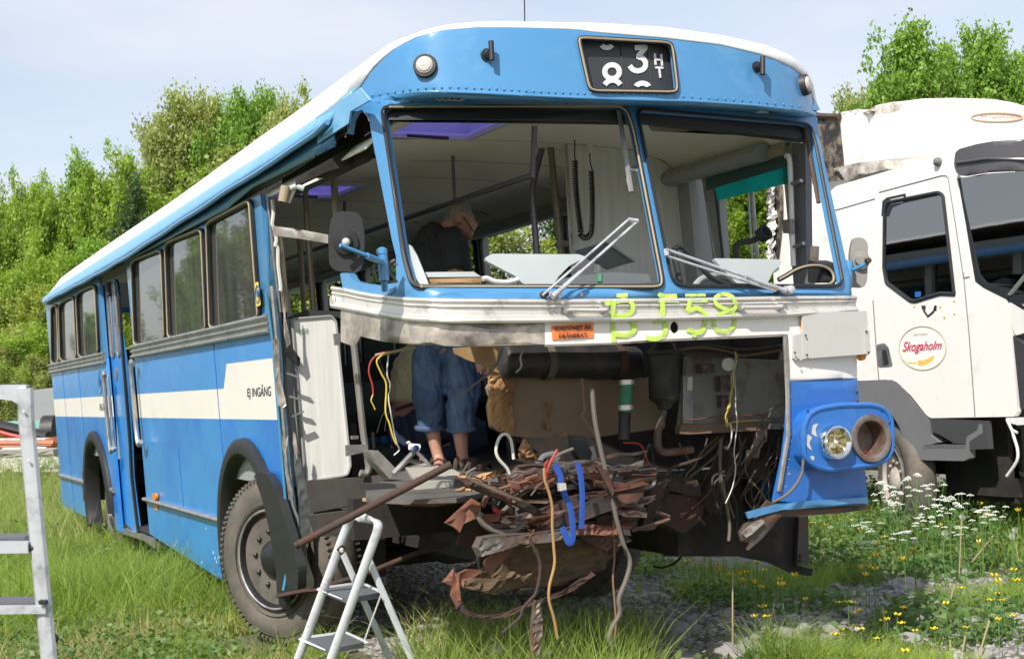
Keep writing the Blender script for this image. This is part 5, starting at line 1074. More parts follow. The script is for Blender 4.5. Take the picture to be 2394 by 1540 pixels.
# bench seen past the doorway
tpx('bench_roll',q(5,500,930,850,905),D(10.0),.19,m_seat,B,n=20)
tpx('bench_frame',q(5,520,1030,700,1005,830,995),D(9.9),.016,m_alu,B);
for a in(q(5,680,1010,690,1170),q(5,800,1000,805,1170),q(5,545,1030,560,1180)):tpx('bench_leg',a,D(9.9),.018,m_alu,B)
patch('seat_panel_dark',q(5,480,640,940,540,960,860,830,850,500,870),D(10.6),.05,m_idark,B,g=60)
# ================================================================== LOOSE PIPES
t=tube('rusty_pipe',[PY(.1)(*q(8,1570,105)[0]),PY(.32)(*q(8,690,565)[0])],.017,m_rust,None,16);tag(t,'long rusty pipe slanting from the sandals down to the near front wheel','pipe')
lathe('pipe_mouth',[(0,.018),(.012,.017)],PY(.32)(*q(8,688,566)[0]),Vector(PY(.32)(*q(8,690,565)[0])-PY(.1)(*q(8,1570,105)[0])),m_ink,t,14)
t=tube('thin_rod',catm([PY(1.0)(*a) for a in q(8,1560,560,1350,625,1150,705,1000,760,860,800)],4),.013,m_rust,None,8);tag(t,'thin rusty rod bent low behind the small stepladder','rod')
t=tube('flat_bar',catm([PY(1.9)(*a) for a in q(8,800,830,720,835,640,850,570,865)],4),.026,m_rust,None,8,flat=.5);tag(t,'short rusty bar lying across the rim of the front wheel','bar')
# ================================================================== PEOPLE
def dp(Z,*c):
    return [D(Z)(c[i],c[i+1]) for i in range(0,len(c),2)]
VD=Vector(M[:,2])           # viewing direction, used as the flattening axis of bodies
VR=Vector(M[:,0])
p1=empty('person',tuple(G(1065,1098,.98)),'grey haired man in black polo shirt and denim capris standing bent over inside the bus','person');p1.location=(0,0,0)
Z=9.0
cr_=D(Z)(1072,504)
body=[(dp(Z,1048,815,1042,740,1030,660,1028,590,1040,548),[.15,.145,.16,.15,.07]),
 ([D(Z)(1038,552),D(Z)(1052,530),D(Z)(1062,515)],[.068,.062,.062]),
 ([D(Z)(1052,497),D(Z)(1072,500),D(Z)(1092,503)],[.074,.103,.080]),
 ([D(Z)(1080,512),D(Z)(1086,532),D(Z)(1084,548)],[.082,.070,.045]),
 ([D(Z)(1099,537),D(Z)(1099,549),D(Z)(1096,559)],[.012,.020,.011]),
 ([D(Z)(1107,520),D(Z)(1105,532)],[.030,.024]),
 ([D(Z-.085)(1071,505),D(Z-.095)(1073,515),D(Z-.085)(1076,522)],[.013,.019,.010]),
 ([D(Z-.16)(1066,565),D(Z-.2)(1064,640),D(Z-.2)(1072,690),D(Z-.22)(1105,790),D(Z-.2)(1122,850)],[.055,.050,.045,.038,.026]),
 ([D(Z-.2)(1120,848),D(Z-.2)(1128,866)],[.030,.034]),
 ([D(Z+.16)(985,590),D(Z+.15)(990,680),D(Z)(1040,760),D(Z)(1100,830)],[.052,.048,.042,.03]),
 (dp(Z,1014,800,1003,925,1008,985,1020,1050,1027,1075),[.10,.065,.052,.036,.034]),
 (dp(Z-.05,1080,800,1084,925,1076,985,1080,1050,1084,1078),[.10,.068,.056,.038,.036]),
 ([D(Z)(1026,1072),D(Z-.08)(1026,1088),D(Z-.2)(1022,1098)],[.036,.036,.028]),
 ([D(Z-.05)(1082,1076),D(Z-.05)(1092,1088),D(Z-.06)(1122,1096),D(Z-.06)(1142,1101)],[.038,.040,.032,.022])]
for k in range(4):body.append(([D(Z-.2)(1126+k*2,858+k*4),D(Z-.2)(1136+k*1.5,864+k*4.5),D(Z-.21)(1142-k*1.0,871+k*4.5)],[.011,.010,.008]))
body.append(([D(Z-.22)(1122,860),D(Z-.25)(1126,874)],[.012,.009]))
def pm_(c):
    u,v=proj(c)
    if v<548 and u>1020:
        lx=[1020,1036,1062,1068,1092,1104,1120];ly=[528,520,508,494,498,510,528]
        return 1 if v<np.interp(u,lx,ly) else 0
    return 0
pb=voxel_obj('body',body,[m_skin,m_hair],p1,.0085,3,pm_)
shirt=[(dp(Z,1046,720,1040,680,1030,630,1020,590,1024,560,1040,540),[.195,.195,.20,.185,.135,.085]),
 ([D(Z-.10)(1045,556),D(Z-.17)(1062,580),D(Z-.2)(1063,626)],[.095,.095,.082]),([D(Z+.10)(1000,575),D(Z+.17)(985,600),D(Z+.17)(985,650)],[.095,.09,.08])]
voxel_obj('polo_shirt',shirt,m_black,p1,.011,4,None,.009,7.)
tube('shirt_collar',[D(Z)(1040,538)+(np.array(VR)*math.cos(a)*.8+np.array([0,0,1])*math.sin(a)*.25+np.array(VD)*math.sin(a)*.8)*.085 for a in np.linspace(0,2*math.pi,20,endpoint=False)],.014,m_black,p1,6,True,flat=1.6)
jeans=[(dp(Z,1046,715,1045,760,1043,812),[.165,.175,.175]),(dp(Z,1016,790,1004,860,1003,925,1004,990,1004,1003),[.125,.112,.100,.084,.080]),(dp(Z-.05,1078,790,1085,860,1082,925,1077,990,1077,1006),[.128,.115,.102,.086,.082])]
jn=voxel_obj('denim_capris',jeans,m_jeans,p1,.010,2,None,.011,8.)
for c,zz in(((1004,1000),Z),((1077,1003),Z-.05)):
    tube('trouser_hem',[D(zz)(*c)+(np.array(VR)*math.cos(a)+np.array(VD)*math.sin(a))*.083 for a in np.linspace(0,2*math.pi,22,endpoint=False)],.011,m_jeans,p1,6,True,flat=1.5)
tube('glasses',[D(Z-.09)(1084,507),D(Z-.09)(1094,522),D(Z-.085)(1104,537),D(Z-.05)(1108,541)],.004,m_ink,p1,6)
for s_,zz in(((1024,1098,1018,1070,1046,1074),Z-.1),((1090,1092,1062,1074,1112,1082),Z-.07)):pass
def sandal(heel,toe,Zs):
    h=Vector(D(Zs)(*heel));t=Vector(D(Zs-.02)(*toe));d=(t-h);d.z=0;L_=d.length;d.normalize();sd=Vector((0,0,1)).cross(d);s=None
    bm=bmesh.new();R=[]
    for k in range(13):
        x=k/12;wd=.034+.014*math.sin(x*math.pi*.9+.3);R.append((h+d*(L_*x),wd if 0<k<12 else wd*.45))
    top=[bm.verts.new(p+sd*w_) for p,w_ in R]+[bm.verts.new(p-sd*w_) for p,w_ in R[::-1]]
    f=bm.faces.new(top);e=bmesh.ops.extrude_face_region(bm,geom=[f]);bmesh.ops.translate(bm,verts=[v for v in e['geom'] if isinstance(v,bmesh.types.BMVert)],vec=(0,0,-.028))
    s=obj('sandal',bm,m_leather,p1)
    for x,hh,w_,r in((.12,.085,.042,.011),(.30,.075,.045,.013),(.55,.058,.050,.013),(.80,.040,.046,.012)):
        c=h+d*(L_*x);tube('sandal_strap',[c+sd*(w_*math.cos(a))+Vector((0,0,hh*math.sin(a)))+d*(.02*math.cos(a)) for a in np.linspace(0,math.pi,10)],r,m_leather,s,6,flat=1.4)
    tube('sandal_strap',[h+d*(L_*.12)+Vector((0,0,.08)),h+d*(L_*.55)+Vector((0,0,.062))],.014,m_leather,s,6)
sandal((1010,1100),(1044,1112),Z-.12) if 0 else sandal((1024,1094),(1030,1118),Z-.0)
sandal((1062,1102),(1158,1112),Z-.06)
p2=empty('person',(0,0,0),'person in pale yellow shirt and dark jeans crouching behind the standing man','person')
Z2=9.6
b2=[(dp(Z2,962,985,968,930,990,870,1030,835),[.15,.135,.15,.14]),(dp(Z2,1030,835,1065,815,1090,800),[.07,.06,.07]),([D(Z2)(1085,805),D(Z2)(1110,795)],[.09,.085]),
 (dp(Z2-.1,1020,850,1060,900,1110,880,1130,868),[.05,.045,.035,.03]),(dp(Z2-.1,965,990,1040,975,1120,1005),[.10,.09,.06]),(dp(Z2-.1,1120,1005,1060,1050,985,1075),[.06,.055,.04]),([D(Z2)(985,1075),D(Z2-.1)(1010,1085),D(Z2-.1)(1050,1090)],[.04,.04,.03])]
for k in range(4):b2.append(([D(Z2-.1)(1126,862+k*5),D(Z2-.1)(1141,864+k*5)],[.011,.009]))
voxel_obj('body',b2,m_skin,p2,.011,3)
voxel_obj('yellow_shirt',[(dp(Z2,962,935,964,905,978,865,1008,838,1040,830),[.145,.155,.165,.165,.12])],m_yshirt,p2,.011,2,None,.010,8.)
voxel_obj('dark_jeans',[(dp(Z2,962,1040,966,1000,958,965),[.15,.175,.165]),(dp(Z2-.1,970,1000,1040,985,1125,1015),[.135,.115,.085]),(dp(Z2-.1,1125,1015,1060,1058,990,1078),[.085,.075,.06])],m_jeans2,p2,.011,2,None,.010,8.)
tube('belt',[D(Z2-.17)(926,958),D(Z2-.19)(945,950),D(Z2-.19)(985,938)],.020,m_leather,p2,6,flat=.6)
voxel_obj('shoe',[([D(Z2-.15)(950,1085),D(Z2-.2)(985,1093),D(Z2-.22)(1020,1100)],[.045,.045,.03])],m_ink,p2,.012,3)
# ================================================================== LADDERS
def to_ground(a,b,z=0.):
    a=Vector(a);b=Vector(b);t=(z-a.z)/(b.z-a.z);return a+(b-a)*t
def rail(name,pts,wx,th,m,par,fdir,n=4):
    """flat rail of rectangular section"""
    bm=bmesh.new();tube_bm(bm,pts,wx/1.414,8,False,th,None,0,fdir);return obj(name,bm,m,par,True)
sld=empty('stepladder',(0,0,0),'small white two step stepladder with grey treads in front of the wheel','stepladder')
Zl,Zr=6.62,6.30
A1=D(Zl)(*q(8,945,530)[0]);B1=D(Zl)(*q(8,690,1226)[0]);A2=D(Zr)(*q(8,1142,500)[0]);B2=D(Zr)(*q(8,880,1226)[0])
loopp=[to_ground(A1,B1),B1,A1]+[D(Zl)(*q(8,975,455)[0]),D(Zl-.03)(*q(8,1000,415)[0]),D(Zl-.10)(*q(8,1045,408)[0]),D(Zr+.08)(*q(8,1110,425)[0]),D(Zr+.01)(*q(8,1150,445)[0]),A2,B2,to_ground(A2,B2)]
P_=[np.array(loopp[0]),np.array(loopp[1])]+catm(loopp[2:9],5)[0:]+[np.array(loopp[9]),np.array(loopp[10])]
sdv=Vector(A2)-Vector(A1);sdv.z=0
rail('front_rail',P_,.031,.5,m_lad,sld,sdv.normalized())
for a,b,Zq in((q(8,1095,650)[0],q(8,1345,1226)[0],Zr+.05),(q(8,940,600)[0],q(8,1165,1110)[0],Zl+.12)):
    p0,p1_=D(Zq)(*a),D(Zq+.08)(*b);rail('rear_leg',[p0,p1_,to_ground(p0,p1_)],.023,.55,m_lad,sld,sdv.normalized())
for qd in(q(8,832,822,970,876,1165,846,1052,792),q(8,728,1108,868,1168,1070,1128,958,1076)):
    zc=D((Zl+Zr)/2)(*qd[0])[2]
    zz=D(Zl-.0)(*qd[0])[2];tr=patch('tread',rnd(qd,2,2),PZ(zz),.022,m_ladg,sld,g=60)
    P3=[PZ(zz-.012)(*a) for a in qd];rail('tread_rim',[P3[0],P3[1],P3[2]],.045,.35,m_lad,tr,(0,0,1));tube('tread_rim',[P3[2],P3[3],P3[0]],.012,m_lad,tr,6)
tube('hinge_block',[D(Zl)(*q(8,925,580)[0]),D(Zl)(*q(8,955,612)[0])],.020,m_ink,sld,8);lathe('hinge_bolt',[(0,.012),(.012,.008)],D(Zl-.03)(*q(8,941,600)[0]),-VD,m_chrome,sld,10)
tube('stay_rod',[D(Zr+.05)(*q(8,1165,860)[0]),D(Zr+.05)(*q(8,1072,1115)[0])],.004,m_chrome,sld,6)
big=empty('ladder',(0,0,0),'tall worn aluminium ladder with arched top cut off by the left edge','ladder')
Zb=3.7
a_=D(Zb)(*q(11,137,90)[0]);m1=D(Zb)(*q(11,140,240)[0]);b_=D(Zb)(*q(11,262,1540)[0])
rail('right_rail',[a_,m1,b_,to_ground(m1,b_)],.030,.6,m_old,big,tuple(VD))
lx=D(Zb)(*q(11,-260,90)[0]);lm=D(Zb)(*q(11,-265,240)[0]);lb=D(Zb)(*q(11,-400,1540)[0]);rail('left_rail',[lx,lm,lb,to_ground(lm,lb)],.030,.6,m_old,big,tuple(VD))
patch('arched_head',q(11,-265,75,140,72,142,240,118,242,112,205,95,175,60,155,0,148,-140,150,-200,175,-240,240,-265,240),D(Zb),.03,m_old,big,g=20)
for y0,y1,x1 in((890,975,150),(1235,1300,245)):
    p_=q(11,-330,y0+25,x1-2,y0+22,x1,y1-3,-330,y1+3);sp_=patch('step',p_,D(Zb-.02),.02,m_old,big,g=50)
    patch('step_tread',q(11,-330,y0+2,x1-25,y0-2,x1-3,y0+20,-330,y0+24),D(Zb+.01),.08,m_ladg,sp_,g=60)
tube('step_pin',[D(Zb)(*q(11,148,942)[0]),D(Zb)(*q(11,186,942)[0])],.012,m_ink,big,8);patch('rail_cap',rnd(q(11,205,1225,242,1228,245,1250,207,1248),2,2),D(Zb-.03),.04,m_ink,big,g=60)
patch('rubber_clip',rnd(q(11,148,612,192,606,196,690,150,696),6,3),D(Zb+.04),.03,m_ink,big,g=60);patch('rubber_foot',q(11,225,1440,262,1400,300,1436,292,1460,230,1465),D(Zb+.05),.03,m_ink,big,g=60);patch('rubber_foot',q(11,205,1345,240,1342,238,1390,215,1385),D(Zb+.03),.03,m_ink,big,g=60)
rivets('ladder_rivet',q(11,228,1252,128,215,155,480),D(Zb-.02),m_chrome,big,.004)
# ================================================================== TRUCK
TR=VS([(4.7,14),(4.7,3.2),(4.71,3.0),(4.80,2.78),(5.05,2.6),(5.6,2.5),(7.4,2.4)],0,9)
tk=empty('truck',(0,0,0),'white lorry cab with a scorched roof fairing parked beyond the bus','truck')
win=rnd(q(14,500,900,520,840,900,765,935,790,1018,1520)+q(18,565,162,480,158,400,182,330,205,300,203,150,90,136,0),5,3)
cab=rnd(q(14,92,800,100,755,140,718,500,612,850,512,975,478,1012,498,1022,600,1045,690,1100,1000,1160,1400,1185,1440)+[(2300,673),(2352,698)]+q(18,892,230,925,560,950,880,930,908,420,917,395,900,300,780,210,695,150,683,0,690)+[(1965,889),(1938,889)],3,2)
cb_=patch('cab',cab,TR,.04,m_tk,tk,[win],g=20)
wg=patch('side_window',win,TR.o(-.02),.01,g_truck,tk,g=40);tpx('window_seal',win,TR.o(.004),.018,m_rubber,wg,n=6,closed=True)
patch('window_deflector',q(14,474,940,482,830,515,802,655,772,662,820,900,760,925,783,640,845,560,878,532,945),TR.o(.03),.03,m_rubber,wg,[q(14,540,818,638,795,635,838,538,855)],g=30)
patch('window_sticker',q(18,325,148,360,146,360,178,325,180),TR.o(.002),.003,m_logo,wg,g=60)
for a in(q(14,460,765,920,642,955,642,972,665,1040,1100,1085,1400)+q(18,620,30,655,400,690,880,690,915),q(18,70,200,88,470,105,680),q(14,105,905,180,885,430,812),q(14,1130,1388,1085,1398)):tpx('panel_gap',a,TR.o(.0),.006,m_tkg,tk,n=5)
h=patch('door_handle',rnd(q(18,90,470,140,460,165,490,190,600,175,608,102,612),4,3),TR.o(.004),.01,m_tkg,tk,g=50);patch('handle_recess',rnd(q(18,122,505,148,500,166,590,135,600),3,3),TR.o(.008),.005,m_ink,h,g=50)
rgc=q(18,373,491)[0];lg=patch('round_logo',ell(*rgc,53,49,36),TR.o(.004),.003,m_white,tk,g=30);tpx('logo_rim',ell(*rgc,55,51,40),TR.o(.008),.006,m_ring,lg,n=5,closed=True)
text_mesh('logo_script','Skogaholm',q(18,252,452,492,446,488,512,250,532),TR.o(.012),m_redp,lg,shear=.35,bold=.012)
text_mesh('logo_caption','BAGERI',q(18,320,400,405,398,405,412,320,414),TR.o(.012),m_ring,lg)
patch('wheat_ear',rnd(q(18,340,568,380,565,440,535,444,548,430,570,395,592,345,600),2,2),TR.o(.010),.003,m_gold,lg,g=30);tpx('wheat_stalk',q(18,250,560,290,580,340,583),TR.o(.011),.004,m_gold,lg,n=4)
tpx('mirror_hole',q(18,372,232,380,262,405,298,440,268,450,232),TR.o(.005),.010,m_ink,tk,n=6);patch('mirror_hole',q(18,362,232,390,232,390,260,368,258),TR.o(.004),.004,m_ink,tk,g=50);patch('mirror_hole',q(18,442,230,458,232,456,268,442,265),TR.o(.004),.004,m_ink,tk,g=50)
rivets('mounting_plug',q(18,322,236,566,202,566,280,505,302,480,238),TR.o(.004),m_gold,tk,.012)
patch('wheel_arch',q(18,-60,695,0,692,185,684,235,715,330,840,410,930,418,1020,470,1065,400,1082,378,1100,380,1172,300,1172,270,1080,225,960,185,900,100,860,-60,850),TR.o(.06),.10,m_tkg,tk,g=30)
stt=patch('entry_step',q(18,376,1103,635,1103,640,1170,620,1178,380,1173),TR.o(.08),.04,m_tkg,tk,g=50);patch('step_grating',q(18,385,1078,630,1078,634,1102,376,1102),TR.o(.05),.12,mat('grating',(.10,.10,.10),.8,bump=.6,bs=60),stt,g=30,jit=.004)
patch('step_bracket',q(18,635,1172,658,1160,655,1060,738,1005,736,955,712,953,705,990,640,1030,634,1080),TR.o(.10),.06,m_tkg,stt,g=40);patch('step_recess',q(18,418,918,760,935,775,1105,650,1110,640,1075,560,1070,480,1020,430,1000),TR.o(-.10),.05,mat('recess_grey',(.05,.05,.052),.7),stt,g=50)
wheel('truck_wheel',(4.78,4.33,.50),(-.93,.37,0),.5,.26,tk,mat('rim_paint',(.50,.47,.42),.6,dirt_sheen=(.22,.13,.09),da=.45,ds=6),10,0)
fair=rnd(q(14,85,582,100,400,138,225,180,170,240,162,300,148,370,162,440,120,560,96,640,90,780,72,1000,66,1300,75,1450,100,1531,125)+[(2450,262),(2450,332)]+q(14,1531,378,1250,392,1180,402,1020,462,980,476,780,490,500,520,300,545,110,590),3,2)
FA=VS([(4.74,14),(4.75,5.2),(4.80,4.6),(5.0,4.1),(5.4,3.75),(6.1,3.45),(7.4,3.25)],.0,3.2)
patch('roof_fairing',fair,FA,.2,m_tk,tk,g=24)
patch('scorch_mark',rnd(q(14,350,175,420,130,560,98,640,110,620,150,560,175,480,180,400,200),6,3),FA.o(.004),.004,m_burn2,tk,g=12,jit=.002);patch('scorch_mark',rnd(q(14,140,225,180,172,240,165,300,150,330,165,290,180,280,205,250,210,255,180,200,190,160,220,140,300,128,300),3,2),FA.o(.004),.004,m_burn2,tk,g=12,jit=.002)
patch('scorched_underside',q(14,110,590,300,547,500,524,520,590,340,640,210,682,165,610),TR.o(-.06),.2,m_burn2,tk,g=14,jit=.01)
tpx('logo_rim',ell(*q(14,1330,208)[0],60,10,30),FA.o(.008),.008,m_ring,tk,n=5,closed=True);text_mesh('logo_script','Skogaholm',q(14,1200,195,1500,192,1500,224,1200,218),FA.o(.01),m_redp,tk,shear=.35)
vz=patch('sun_visor',rnd(q(14,1012,560,1020,475,1050,442,1170,410,1300,386,1531,372)+[(2450,324),(2450,398)]+q(14,1531,600,1250,615,1070,645,1030,622),5,3),VS([(4.6,14),(4.6,4.6),(4.6,3.6),(4.61,3.2),(4.66,2.9),(4.82,2.62),(5.15,2.44),(5.6,2.36),(6.4,2.28),(7.4,2.2)],.0,3.0),.05,m_visor,tk,g=11)
tpx('visor_ridge',q(14,1030,545,1150,530,1250,515,1531,520)+[(2450,373)],VS([(4.585,14),(4.585,4.6),(4.585,3.6),(4.595,3.2),(4.645,2.89),(4.81,2.60),(5.14,2.42),(5.6,2.34),(6.4,2.26),(7.4,2.18)],.0,3.0),.012,m_visor,tk,n=8)
wsd=rnd([(2243,417),(2305,406),(2450,396),(2450,672),(2310,662),(2292,640)],6,3)
patch('windscreen',wsd,TR.o(-.02),.01,g_truck,tk,g=40);patch('windscreen_frame',q(14,1040,662,1060,655,1120,1000,1200,1380,1260,1440)+[(2450,672),(2450,760),(2352,700),(2300,674)]+q(14,1170,1425,1100,1000),TR.o(.004),.03,m_tkg if 0 else m_rubber,tk,g=30)
lathe('roof_light',[(0,.04),(.03,.035),(.05,.015)],TR(*q(14,900,540)[0]),(-1,-.2,.1),m_tkg,tk,18)
tpx('truck_wiper',q(18,905,165,989,60,1040,0),TR.o(.09),.028,m_lam,tk,n=6,flat=.4)
box2('cab_interior',(4.8,3.35,1.1),(6.9,5.0,1.9),m_idark,tk);box2('cab_seat',(5.0,4.2,1.9),(6.8,4.4,2.6),m_tkg,tk,.05);box2('cab_roof',(4.78,3.4,2.95),(6.95,5.0,3.05),m_tk,tk,.02);box2('cab_back',(4.76,4.85,1.0),(6.95,4.9,3.0),m_tk,tk)
box2('truck_chassis',(5.0,3.0,.55),(6.7,11.5,.95),m_dark,tk);box2('engine_mass',(4.95,3.05,.35),(6.8,3.9,1.2),m_dark,tk,.05);patch('coolant_bottle',rnd(q(18,895,215,960,205,989,230,1040,230,1040,380,985,400,935,415,915,350),5,3),TR.o(.0),.05,m_lam,tk,g=30);patch('radiator',[(2368,785),(2450,780),(2450,960),(2385,955)],TR.o(-.02),.05,m_idark,tk,g=30);patch('bumper_mount',q(18,880,915,1040,915,1040,955,950,960,880,940),TR.o(-.03),.08,m_lam,tk,g=60)
tpx('dangling_cable',q(18,885,925,915,990,948,1005),TR.o(.02),.012,m_lam,tk);tpx('dangling_cable',q(18,915,985,930,1040,950,1110,945,1180,885,1270),TR.o(.02),.012,m_lam,tk,sm=4)
wheel('rear_truck_wheel',(4.9,9.2,.5),(-1,0,0),.5,.3,tk,m_old,10)
cg=box2('cargo_box',(4.78,5.05,1.05),(7.1,5.95,3.55),m_tk,tk);patch('scorched_box_edge',[(1900,268),(1912,272),(1960,272),(1975,420),(1930,425),(1900,430)],PX(4.74),.03,m_burn,tk,g=10,jit=.01)
patch('scorched_box_edge',q(17,1180,645,1245,630,1250,920,1215,1240,1160,1240,1165,950,1140,880,1180,780),PX(4.74),.03,m_burn,tk,g=8,jit=.01)
for k in range(46):
    x,y=q(17,1155+random.uniform(-18,30),650+k*12.5)[0];l=random.uniform(3,10)
    patch('peeling_skin',[(x+l,y),(x,y+8),(x-l*.6,y+random.uniform(12,22)),(x+l*.5,y+16),(x+l*1.3,y+8)],PX(4.70),.004,random.choice([m_roof,m_scuff,m_roof,m_tk]),tk,g=6,jit=.012)
tag(tpx('scorched_box_rim',[(1903,268),(1915,271),(1962,273)],PX(4.72),.03,m_grime,tk,n=6))
# ================================================================== GROUND
def hgt(x,y):return .035*math.sin(x*.9+1)*math.sin(y*.7)+.02*math.sin(x*2.3)*math.cos(y*1.9+x)-.02
gm=bpy.data.materials.new('ground');gm.use_nodes=True;t=gm.node_tree;Lk=t.links.new;b=t.nodes['Principled BSDF'];b.inputs['Roughness'].default_value=.95
co=N(t,'ShaderNodeTexCoord');sx=N(t,'ShaderNodeSeparateXYZ');Lk(co.outputs['Object'],sx.inputs[0])
def nz_(s,d=6,r=.6):
    n=N(t,'ShaderNodeTexNoise');n.inputs['Scale'].default_value=s;n.inputs['Detail'].default_value=d;n.inputs['Roughness'].default_value=r;Lk(co.outputs['Object'],n.inputs[0]);return n.outputs[0]
def ramp(i,a,c0,bq,c1):
    r=N(t,'ShaderNodeValToRGB');r.color_ramp.elements[0].position=a;r.color_ramp.elements[0].color=(*c0,1);r.color_ramp.elements[1].position=bq;r.color_ramp.elements[1].color=(*c1,1);Lk(i,r.inputs[0]);return r.outputs[0]
grass=ramp(nz_(3),.35,(.045,.075,.018),.7,(.14,.14,.055));grav=ramp(nz_(22,8,.7),.3,(.10,.095,.085),.75,(.36,.34,.31));earth=ramp(nz_(9),.3,(.09,.07,.05),.7,(.17,.14,.10))
# gravel where x > -0.4 and thin grass, straw by noise
mr=N(t,'ShaderNodeMapRange');mr.inputs['From Min'].default_value=-1.6;mr.inputs['From Max'].default_value=.4;Lk(sx.outputs[0],mr.inputs[0])
mm=N(t,'ShaderNodeMath',operation='MULTIPLY');Lk(mr.outputs[0],mm.inputs[0]);Lk(ramp(nz_(1.3),.36,(0,0,0),.52,(1,1,1)),mm.inputs[1])
fr_=N(t,'ShaderNodeMapRange');fr_.inputs['From Min'].default_value=24;fr_.inputs['From Max'].default_value=14;Lk(sx.outputs[1],fr_.inputs[0]);m3=N(t,'ShaderNodeMath',operation='MULTIPLY');Lk(mm.outputs[0],m3.inputs[0]);Lk(fr_.outputs[0],m3.inputs[1])
x1=N(t,'ShaderNodeMixRGB');Lk(m3.outputs[0],x1.inputs[0]);Lk(grass,x1.inputs[1]);Lk(grav,x1.inputs[2])
x2=N(t,'ShaderNodeMixRGB');Lk(ramp(nz_(2.2),.5,(0,0,0),.7,(.55,.55,.55)),x2.inputs[0]);Lk(x1.outputs[0],x2.inputs[1]);Lk(earth,x2.inputs[2]);Lk(x2.outputs[0],b.inputs['Base Color'])
bp=N(t,'ShaderNodeBump');bp.inputs['Strength'].default_value=.8;bp.inputs['Distance'].default_value=.03;Lk(nz_(18,8,.7),bp.inputs['Height']);Lk(bp.outputs[0],b.inputs['Normal'])
gx=sorted(set(list(np.arange(-12,14,.4))+[-300,-120,-60,-30,-18,20,35,60,120,300]));gy=sorted(set(list(np.arange(-6,22,.4))+[-200,-60,-20,-10,26,32,40,60,90,150,300,600]))
V=[];
for y in gy:
    for x in gx:V.append((x,y,hgt(x,y) if abs(x)<14 and -6<y<22 else -.02))
nx=len(gx);Q=[(j*nx+i,j*nx+i+1,(j+1)*nx+i+1,(j+1)*nx+i) for j in range(len(gy)-1) for i in range(nx-1)]
g=np_mesh('ground',V,Q,gm);tag(g,kind='structure');g.data.polygons.foreach_set('use_smooth',[True]*len(g.data.polygons))
# ---- grass blades
def blades(name,P,h,w_,m,lean=.35,seg=3,kind='stuff',label=None,cat=None,curl=.5):
    n=len(P);P=np.asarray(P);az=rng.uniform(0,2*math.pi,n);h=np.asarray(h)*rng.uniform(.55,1.25,n);ln=rng.uniform(.05,lean,n)*h*2;ba=az+rng.normal(0,.9,n)
    S_=np.stack([np.cos(az),np.sin(az),np.zeros(n)],1);Dr=np.stack([np.cos(ba),np.sin(ba),np.zeros(n)],1)
    ws=w_*rng.uniform(.6,1.3,n);vs=[]
    for k in range(seg+1):
        t=k/seg;c=P+Dr*(ln*t**2)[:,None]+np.array([0,0,1])*(h*(t-curl*.35*t*t*ln/h))[:,None];w2=ws*(1-t*.92)*.5
        vs+= [c-S_*w2[:,None],c+S_*w2[:,None]]
    V=np.stack(vs,1).reshape(-1,3);k2=(seg+1)*2;base=np.arange(n)*k2;Q=[]
    for k in range(seg):Q.append(np.stack([base+2*k,base+2*k+1,base+2*k+3,base+2*k+2],1))
    o=np_mesh(name,V,np.concatenate(Q),m);tag(o,label,cat,None,kind);return o
def leaves(name,P,s,m,label=None,cat=None,kind='stuff',up=.5,parent=None,asp=.6):
    n=len(P);P=np.asarray(P);a=rng.normal(0,1,(n,3));a[:,2]*=.6;a/=np.linalg.norm(a,axis=1)[:,None];r=rng.normal(0,1,(n,3));b_=np.cross(a,r);b_/=np.linalg.norm(b_,axis=1)[:,None]
    s=(s*rng.uniform(.5,1.3,n))[:,None];V=np.stack([P-a*s*.5,P+b_*s*asp*.5,P+a*s*.6,P-b_*s*asp*.5],1).reshape(-1,3);i=np.arange(n)*4
    o=np_mesh(name,V,np.stack([i,i+1,i+2,i+3],1),m,parent)
    if parent is None:tag(o,label,cat,None,kind)
    return o
m_gr=leafmat('grass_green',(.10,.18,.02),(.33,.43,.08),.35,1.1);m_st=leafmat('straw',(.36,.30,.13),(.52,.46,.24),.2);m_lf=leafmat('weed_leaf',(.055,.12,.03),(.19,.29,.09),.35,1.5);m_lf2=leafmat('yellow_leaf',(.22,.30,.05),(.34,.40,.10),.35)
def shade(x,y):return -1.3<x<1.3 and .3<y<12
def px_scatter(n,u0,u1,v0,v1,acc):
    o=[]
    while len(o)<n:
        u=random.uniform(u0,u1);v=random.uniform(v0,v1);p=G(u,v)
        if p[1]>60 or p[1]<-4:continue
        if acc(p[0],p[1],u,v):o.append((p[0],p[1],hgt(p[0],p[1]) if p[1]<22 else 0))
    return o
nf=lambda x,y,s=1.:math.sin(x*1.7*s+y*.9)+math.sin(y*2.1*s-x*1.3+1.7)+.6*math.sin(x*4.1+y*3.7)
notw=lambda x,y:not(abs(x+1.25)<.35 and 2.1<y<3.3)
GL=px_scatter(42000,-60,800,1030,1740,lambda x,y,u,v:(x<-1.0 or y>12.3) and notw(x,y) and (v<1400 or random.random()<.8))
hs=[.31+.12*max(-1,min(1.5,nf(p[0],p[1])*.6)) if p[1]<14 else .38 for p in GL]
blades('grass',GL,[h_*(0.55 if p[1]<3.6 else 1.) for h_,p in zip(hs,GL)],.010,m_gr,.55,label='tall green grass growing thickly along the near side of the bus',cat='grass')
GE=px_scatter(9000,-900,-60,1040,1740,lambda x,y,u,v:True);blades('grass',GE,[.32]*len(GE),.014,m_gr,.55,label='green grass reaching past the left edge of the photo',cat='grass')
SL=px_scatter(20000,-60,760,1280,1740,lambda x,y,u,v:x<-1.1 and notw(x,y) and nf(x,y,1.3)>-.6);blades('dry_grass',SL,[.23]*len(SL),.006,m_st,1.5,curl=1.2,label='pale flattened dry grass at the lower left',cat='dry grass')
